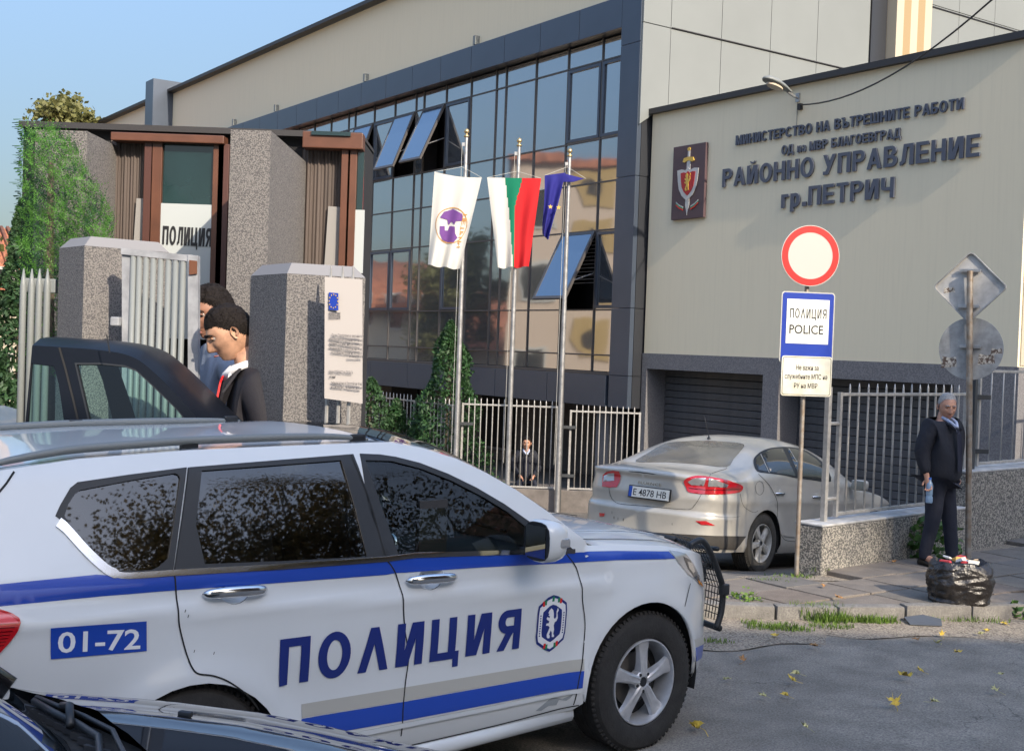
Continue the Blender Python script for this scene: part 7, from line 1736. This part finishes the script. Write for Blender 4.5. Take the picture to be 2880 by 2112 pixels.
# gate leaf
YG2 = 8.15; P0 = I(622, 640, YG2); gtl = thing('entrance_gate_leaf', 'white steel gate leaf with upright bars standing open beside the left pillar', 'gate', (P0.x, YG2, 0)); O2 = V((P0.x, YG2, 0))
def gpt(a, b_, Y=YG2): return I(a, b_, Y) - O2
M_GW = mat('white_gate_paint', (.28, .29, .31), .5, var=.3, vscale=8)
b = MB(); b.prism([gpt(622, 632), gpt(680, 640), gpt(680, 1500), gpt(622, 1500)], (0, .05, 0)); b.build('hinge_stile', M_GW, gtl, fix=True)
b = MB(); b.prism([gpt(622, 632), gpt(965, 668), gpt(965, 700), gpt(622, 664)], (0, .06, 0), Matrix.Translation((0, -.02, 0))); b.build('top_rail', M_GW, gtl, fix=True)
b = MB(); b.prism([gpt(965, 666), gpt(1016, 672), gpt(1016, 1600), gpt(965, 1600)], (0, .06, 0), Matrix.Translation((0, -.03, 0))); ls = b.build('lock_stile', M_GW, gtl, fix=True)
b = MB(); b.prism([gpt(975, 695), gpt(1014, 700), gpt(1014, 765), gpt(975, 770)], (0, .01, 0), Matrix.Translation((0, -.045, 0))); b.build('rust_patch', mat('rust', (.13, .05, .025), .9), ls, fix=True)
for k, a in enumerate((682, 713, 748, 784, 822, 861, 898, 936)):
    A = gpt(a, 672 + 4 * k); b = MB(); b.tube([A, V((A.x, A.y, .1))], .020, 8); b.build('bar', M_WPAN, gtl, True)
b = MB(); b.prism([gpt(622, 1500), gpt(965, 1500), gpt(965, 1540), gpt(622, 1540)], (0, .05, 0)); b.build('bottom_rail', M_GW, gtl, fix=True)
b = MB(); b.box(tuple(gpt(597, 1006)), (.06, .10, .06), bev=.01); b.build('hinge_block', M_GW, gtl)
# information board on the right pillar
YB = 7.30; O3 = I(1660, 1100, YB); bd = thing('information_board', 'white project information board with a blue flag emblem, fixed at the right pillar', 'board', O3)
q = [I(1658, 778, YB) - O3, I(1850, 792, YB + .05) - O3, I(1850, 1425, YB + .05) - O3, I(1656, 1398, YB) - O3]
b = MB(); b.prism(q, (0, .012, 0)); b.build('plate', mat('board_white', (.36, .335, .32), .6), bd, fix=True)
b = MB(); b.prism([I(1680, 858, YB) - O3, I(1728, 862, YB) - O3, I(1728, 950, YB) - O3, I(1680, 946, YB) - O3], (0, .005, 0), Matrix.Translation((0, -.008, 0))); b.build('blue_emblem', M_BLUE, bd, fix=True)
c = I(1704, 903, YB) - O3
for k in range(12): flat(bd, 'star', [(c.x + .026 * cos(k * pi / 6) + a * .009, c.z + .040 * sin(k * pi / 6) + b_ * .012) for a, b_ in star], M_GOLD, -.010, .002)
M_INK = mat('board_ink', (.05, .05, .06), .7)
for k, (txt, a0, a1, y) in enumerate((('ЕВРОПЕЙСКИ СЪЮЗ', 1680, 1730, 968), ('ЕВРОПЕЙСКИ ФОНД', 1680, 1730, 981), ('РЕГИОНАЛНО РАЗВИТИЕ', 1680, 1730, 993), ('Проект Подобряване на енергийната', 1694, 1846, 1082), ('обновяване на административна', 1680, 1848, 1103), ('административна инфраструктура', 1682, 1848, 1124), ('съфинансиран от Европейския фонд', 1680, 1848, 1147), ('за регионално развитие 2014-2020', 1690, 1846, 1169), ('регионално развитие', 1784, 1848, 1189), ('ОБЩА СТОЙНОСТ НА ПРОЕКТА', 1680, 1800, 1270), ('от които', 1682, 1700, 1295), ('съфинансиране от Европейския фонд', 1690, 1848, 1325), ('национално съфинансиране', 1690, 1848, 1345))):
    A = I(a0, y, YB) - O3; B = I(a1, y + (a1 - a0) * .05, YB + .045) - O3; text_thing(bd, txt, frame(A + V((0, -.006, 0)), (B - A).normalized(), (0, 1, 0), UP), .018 if k > 2 else .012, (B - A).length, M_INK, .001, .01, 'text_line', True)
for a in (1690, 1750, 1803):
    A = I(a, 722, YB + .08); b = MB(); b.tube([A, A - V((0, 0, .10)), V((A.x, A.y, .05))], [.004, .012, .012], 6); tag(b.build('steel_bar', M_SILV), {1690: 'upright steel bar behind the left edge of the information board', 1750: 'upright steel bar behind the middle of the information board', 1803: 'upright steel bar behind the right part of the information board'}[a], 'bar', 'bars behind the information board')
A = I(1693, 1400, YB + .07); b = MB(); b.box((A.x, YB + .07, .75), (.10, .05, 1.5)); tag(b.build('board_post', M_GW), 'flat pale post carrying the information board', 'post')
# the two men
hs = lambda p: (p.z - lerp_tab([(-.10, .050), (-.05, .048), (-.02, .02), (.02, -.012), (.10, -.075)], p.y)) / .05
P = I(1178, 1070, 8.05); s_ = 1.54
legk = (P.z + .02 - (1.655 - .95) * s_) / (.95 * s_)
person('dark-haired man in a black suit and red tie walking between the pillars, looking down', (P.x + .225, 8.05, 0), radians(-72), s_, (((-.25, .02, 1.15), (-.24, -.06, .95)), ((.24, .03, 1.15), (.22, -.10, .96))), head_yaw=radians(4), head_pitch=radians(26), jacket=mat('black_suit', (.010, .009, .014), .8, bump=.3, bscale=12, bdist=.02), trousers=mat('black_suit', (.01, .009, .014)), skin=mat('skin_warm', (.50, .28, .18), .5, var=.35, vscale=18), style='suit', head_off=(-.082, 1.648), legk=legk, lean=.10, head_s=.95, hairfn=hs)
P = I(1110, 948, 8.75); s_ = 1.58
legk = (P.z + .02 - (1.655 - .95) * s_) / (.95 * s_)
m2 = person('man in a blue-grey jacket and glasses half hidden behind the man in the suit', (P.x + .03, 8.75, 0), radians(-60), s_, (((-.25, .02, 1.15), (-.24, -.10, .95)), ((.25, .03, 1.15), (.22, -.10, .96))), head_yaw=radians(20), head_pitch=radians(14), jacket=mat('blue_grey_cloth', (.30, .37, .50), .85, bump=.4, bscale=14, bdist=.02), trousers=M_NAVY2, skin=M_SKIN2, style='plain', legk=legk)
b = MB(); Z_ = .95 * legk - .95
b.tube([(-.13, .05, 1.50 + Z_), (-.15, -.07, 1.45 + Z_), (-.06, -.15, 1.28 + Z_), (.10, -.16, 1.08 + Z_)], .014, 6); b.build('shoulder_strap', M_NAVY, m2, True)
b = MB(); hz_ = 1.655 + Z_
for s2 in (-1, 1): b.tube([(s2 * .033 + .02 * cos(2*pi*k/10), -.128, hz_ - .02 + .016 * sin(2*pi*k/10)) for k in range(11)], .0022, 5)
b.tube([(-.053, -.128, hz_ - .015), (-.078, -.04, hz_ + .0)], .002, 4); b.tube([(.053, -.128, hz_ - .015), (.078, -.04, hz_ + .0)], .002, 4); b.build('glasses', M_TRIM, m2)
# black car behind the police car
M_BCAR = mat('black_blue_paint', (.004, .006, .011), .42, coat=.05, spec=.18)
YC = 6.86; O4 = V((I(109, 1200, YC).x, YC, 0)); bc = thing('black_car', 'black car cab with teal tinted windows in front of the entrance pillars', 'car', O4)
def C2(a, b_): p = I(a, b_, YC) - O4; return (p.x, p.z)
sil = [C2(*p) for p in spl([(112, 1128), (245, 1136), (420, 1148), (560, 1166), (640, 1190), (700, 1225), (800, 1310), (900, 1410), (1000, 1510), (1070, 1580)], 3)] 
sil2 = sil + [(sil[-1][0] + .25, 1.05), (sil[-1][0] + .55, .95), (sil[-1][0] + .55, .35), (.0, .35)]
def cside(x, z): return V((x, .02 + max(0, z - 1.25) * .16, z))
w1 = [C2(*p) for p in ((112, 1222), (232, 1236), (262, 1330), (325, 1640), (330, 1790), (112, 1790))]; w2 = [C2(*p) for p in ((350, 1228), (480, 1228), (600, 1240), (660, 1262), (760, 1350), (880, 1462), (965, 1560), (1010, 1640), (1000, 1790), (500, 1790), (430, 1500))]
near = patch([sil2, w1, w2], .06, cside, thick=.03)
P_, N_3, F_3 = patch([sil2, w1, w2], .08, lambda x, z: V((x, .95 - max(0, z - 1.25) * .16, z)), thick=.0)
pbuild('side_panel', M_BCAR, bc, near); pbuild('far_side_panel', M_BCAR, bc, (P_, [-n for n in N_3], [f[::-1] for f in F_3]))
mb = MB(); k = len(sil); vs = []
for x, z in sil + [(sil[-1][0] + .25, 1.05), (sil[-1][0] + .55, .95), (sil[-1][0] + .55, .35)]:
    a = cside(x, z); 
    for t in range(7): tt = t / 6; vs.append((x, a.y + (.97 - 2 * a.y) * tt, z + .05 * (1 - (2 * tt - 1) ** 4) * (1 if z > 1.2 else .4)))
mb.add(vs, [(7*i+j, 7*i+7+j, 7*i+8+j, 7*i+1+j) for i in range(k + 2) for j in range(6)]); mb.build('roof', M_BCAR, bc, True)
M_TGL = glassmat('teal_car_glass', (.38, .62, .60), 1.45, .01, minr=.05)
for nm, w_ in (('rear_side_window', w1), ('front_side_window', w2)):
    pbuild(nm, M_TGL, bc, patch([w_], .1, cside, -.012)); 
fr = [(x * 1.0, z) for x, z in w2]; cx_ = sum(p[0] for p in w2) / len(w2); cz_ = sum(p[1] for p in w2) / len(w2)
pbuild('window_seal', M_TRIM, bc, patch([[(cx_ + (x - cx_) * 1.035, cz_ + (z - cz_) * 1.04) for x, z in w2], w2], .08, cside, .004))
pbuild('door_gap', M_SEAM, bc, patch([stroke([C2(*p) for p in ((255, 1140), (290, 1240), (340, 1400), (410, 1640), (440, 1780))], .012)], .05, cside, .004))
b = MB(); b.box((.55, .48, .8), (1.2, .8, .5)); b.box((.35, .48, .62), (.9, .85, .5)); b.build('interior', M_INT, bc)
b = MB(); A = I(560, 1165, YC) - O4; b.tube([A, A + V((-.02, 0, .10))], .004, 4); b.build('roof_wire', M_TRIM, bc)
for x in (.3, 1.45):
    for y in (.0, .93):
        wheel(bc, Matrix.Translation((x, y, .33)) @ Matrix.Rotation(radians(90 if y < .5 else -90), 4, 'X'), .33, .21, .2, M_RUB)
# silver car whose roof shows at the far left edge
lc = thing('silver_estate', 'roof of a silver car with roof rails at the far left edge', 'car', V((at(20, 1180, 12.5).x - 1.2, 12.5, -.15))); zr = at(20, 1168, 12.5).z + .15
b = MB(); b.prism([(-3, 0, .35), (1.35, 0, .35), (1.45, 0, .8), (1.25, 0, 1.0), (.9, 0, zr - .10), (.5, 0, zr), (-2.5, 0, zr)], (0, 1.6, 0)); b.build('body', M_SIL, lc)
b = MB(); b.prism([(-2.4, -.01, 1.05), (1.05, -.01, 1.05), (.72, -.01, zr - .12), (-2.4, -.01, zr - .12)], (0, .02, 0)); b.build('side_window', M_SGL, lc)
b = MB(); b.tube([(-2, .1, zr + .03), (0, .1, zr + .05), (.45, .1, zr)], .02, 6); b.build('roof_rail', M_TRIM, lc)
for x in (-2.4, .5): wheel(lc, Matrix.Translation((x, -.02, .33)) @ Matrix.Rotation(radians(90), 4, 'X'), .33, .21, .2, M_RUB)
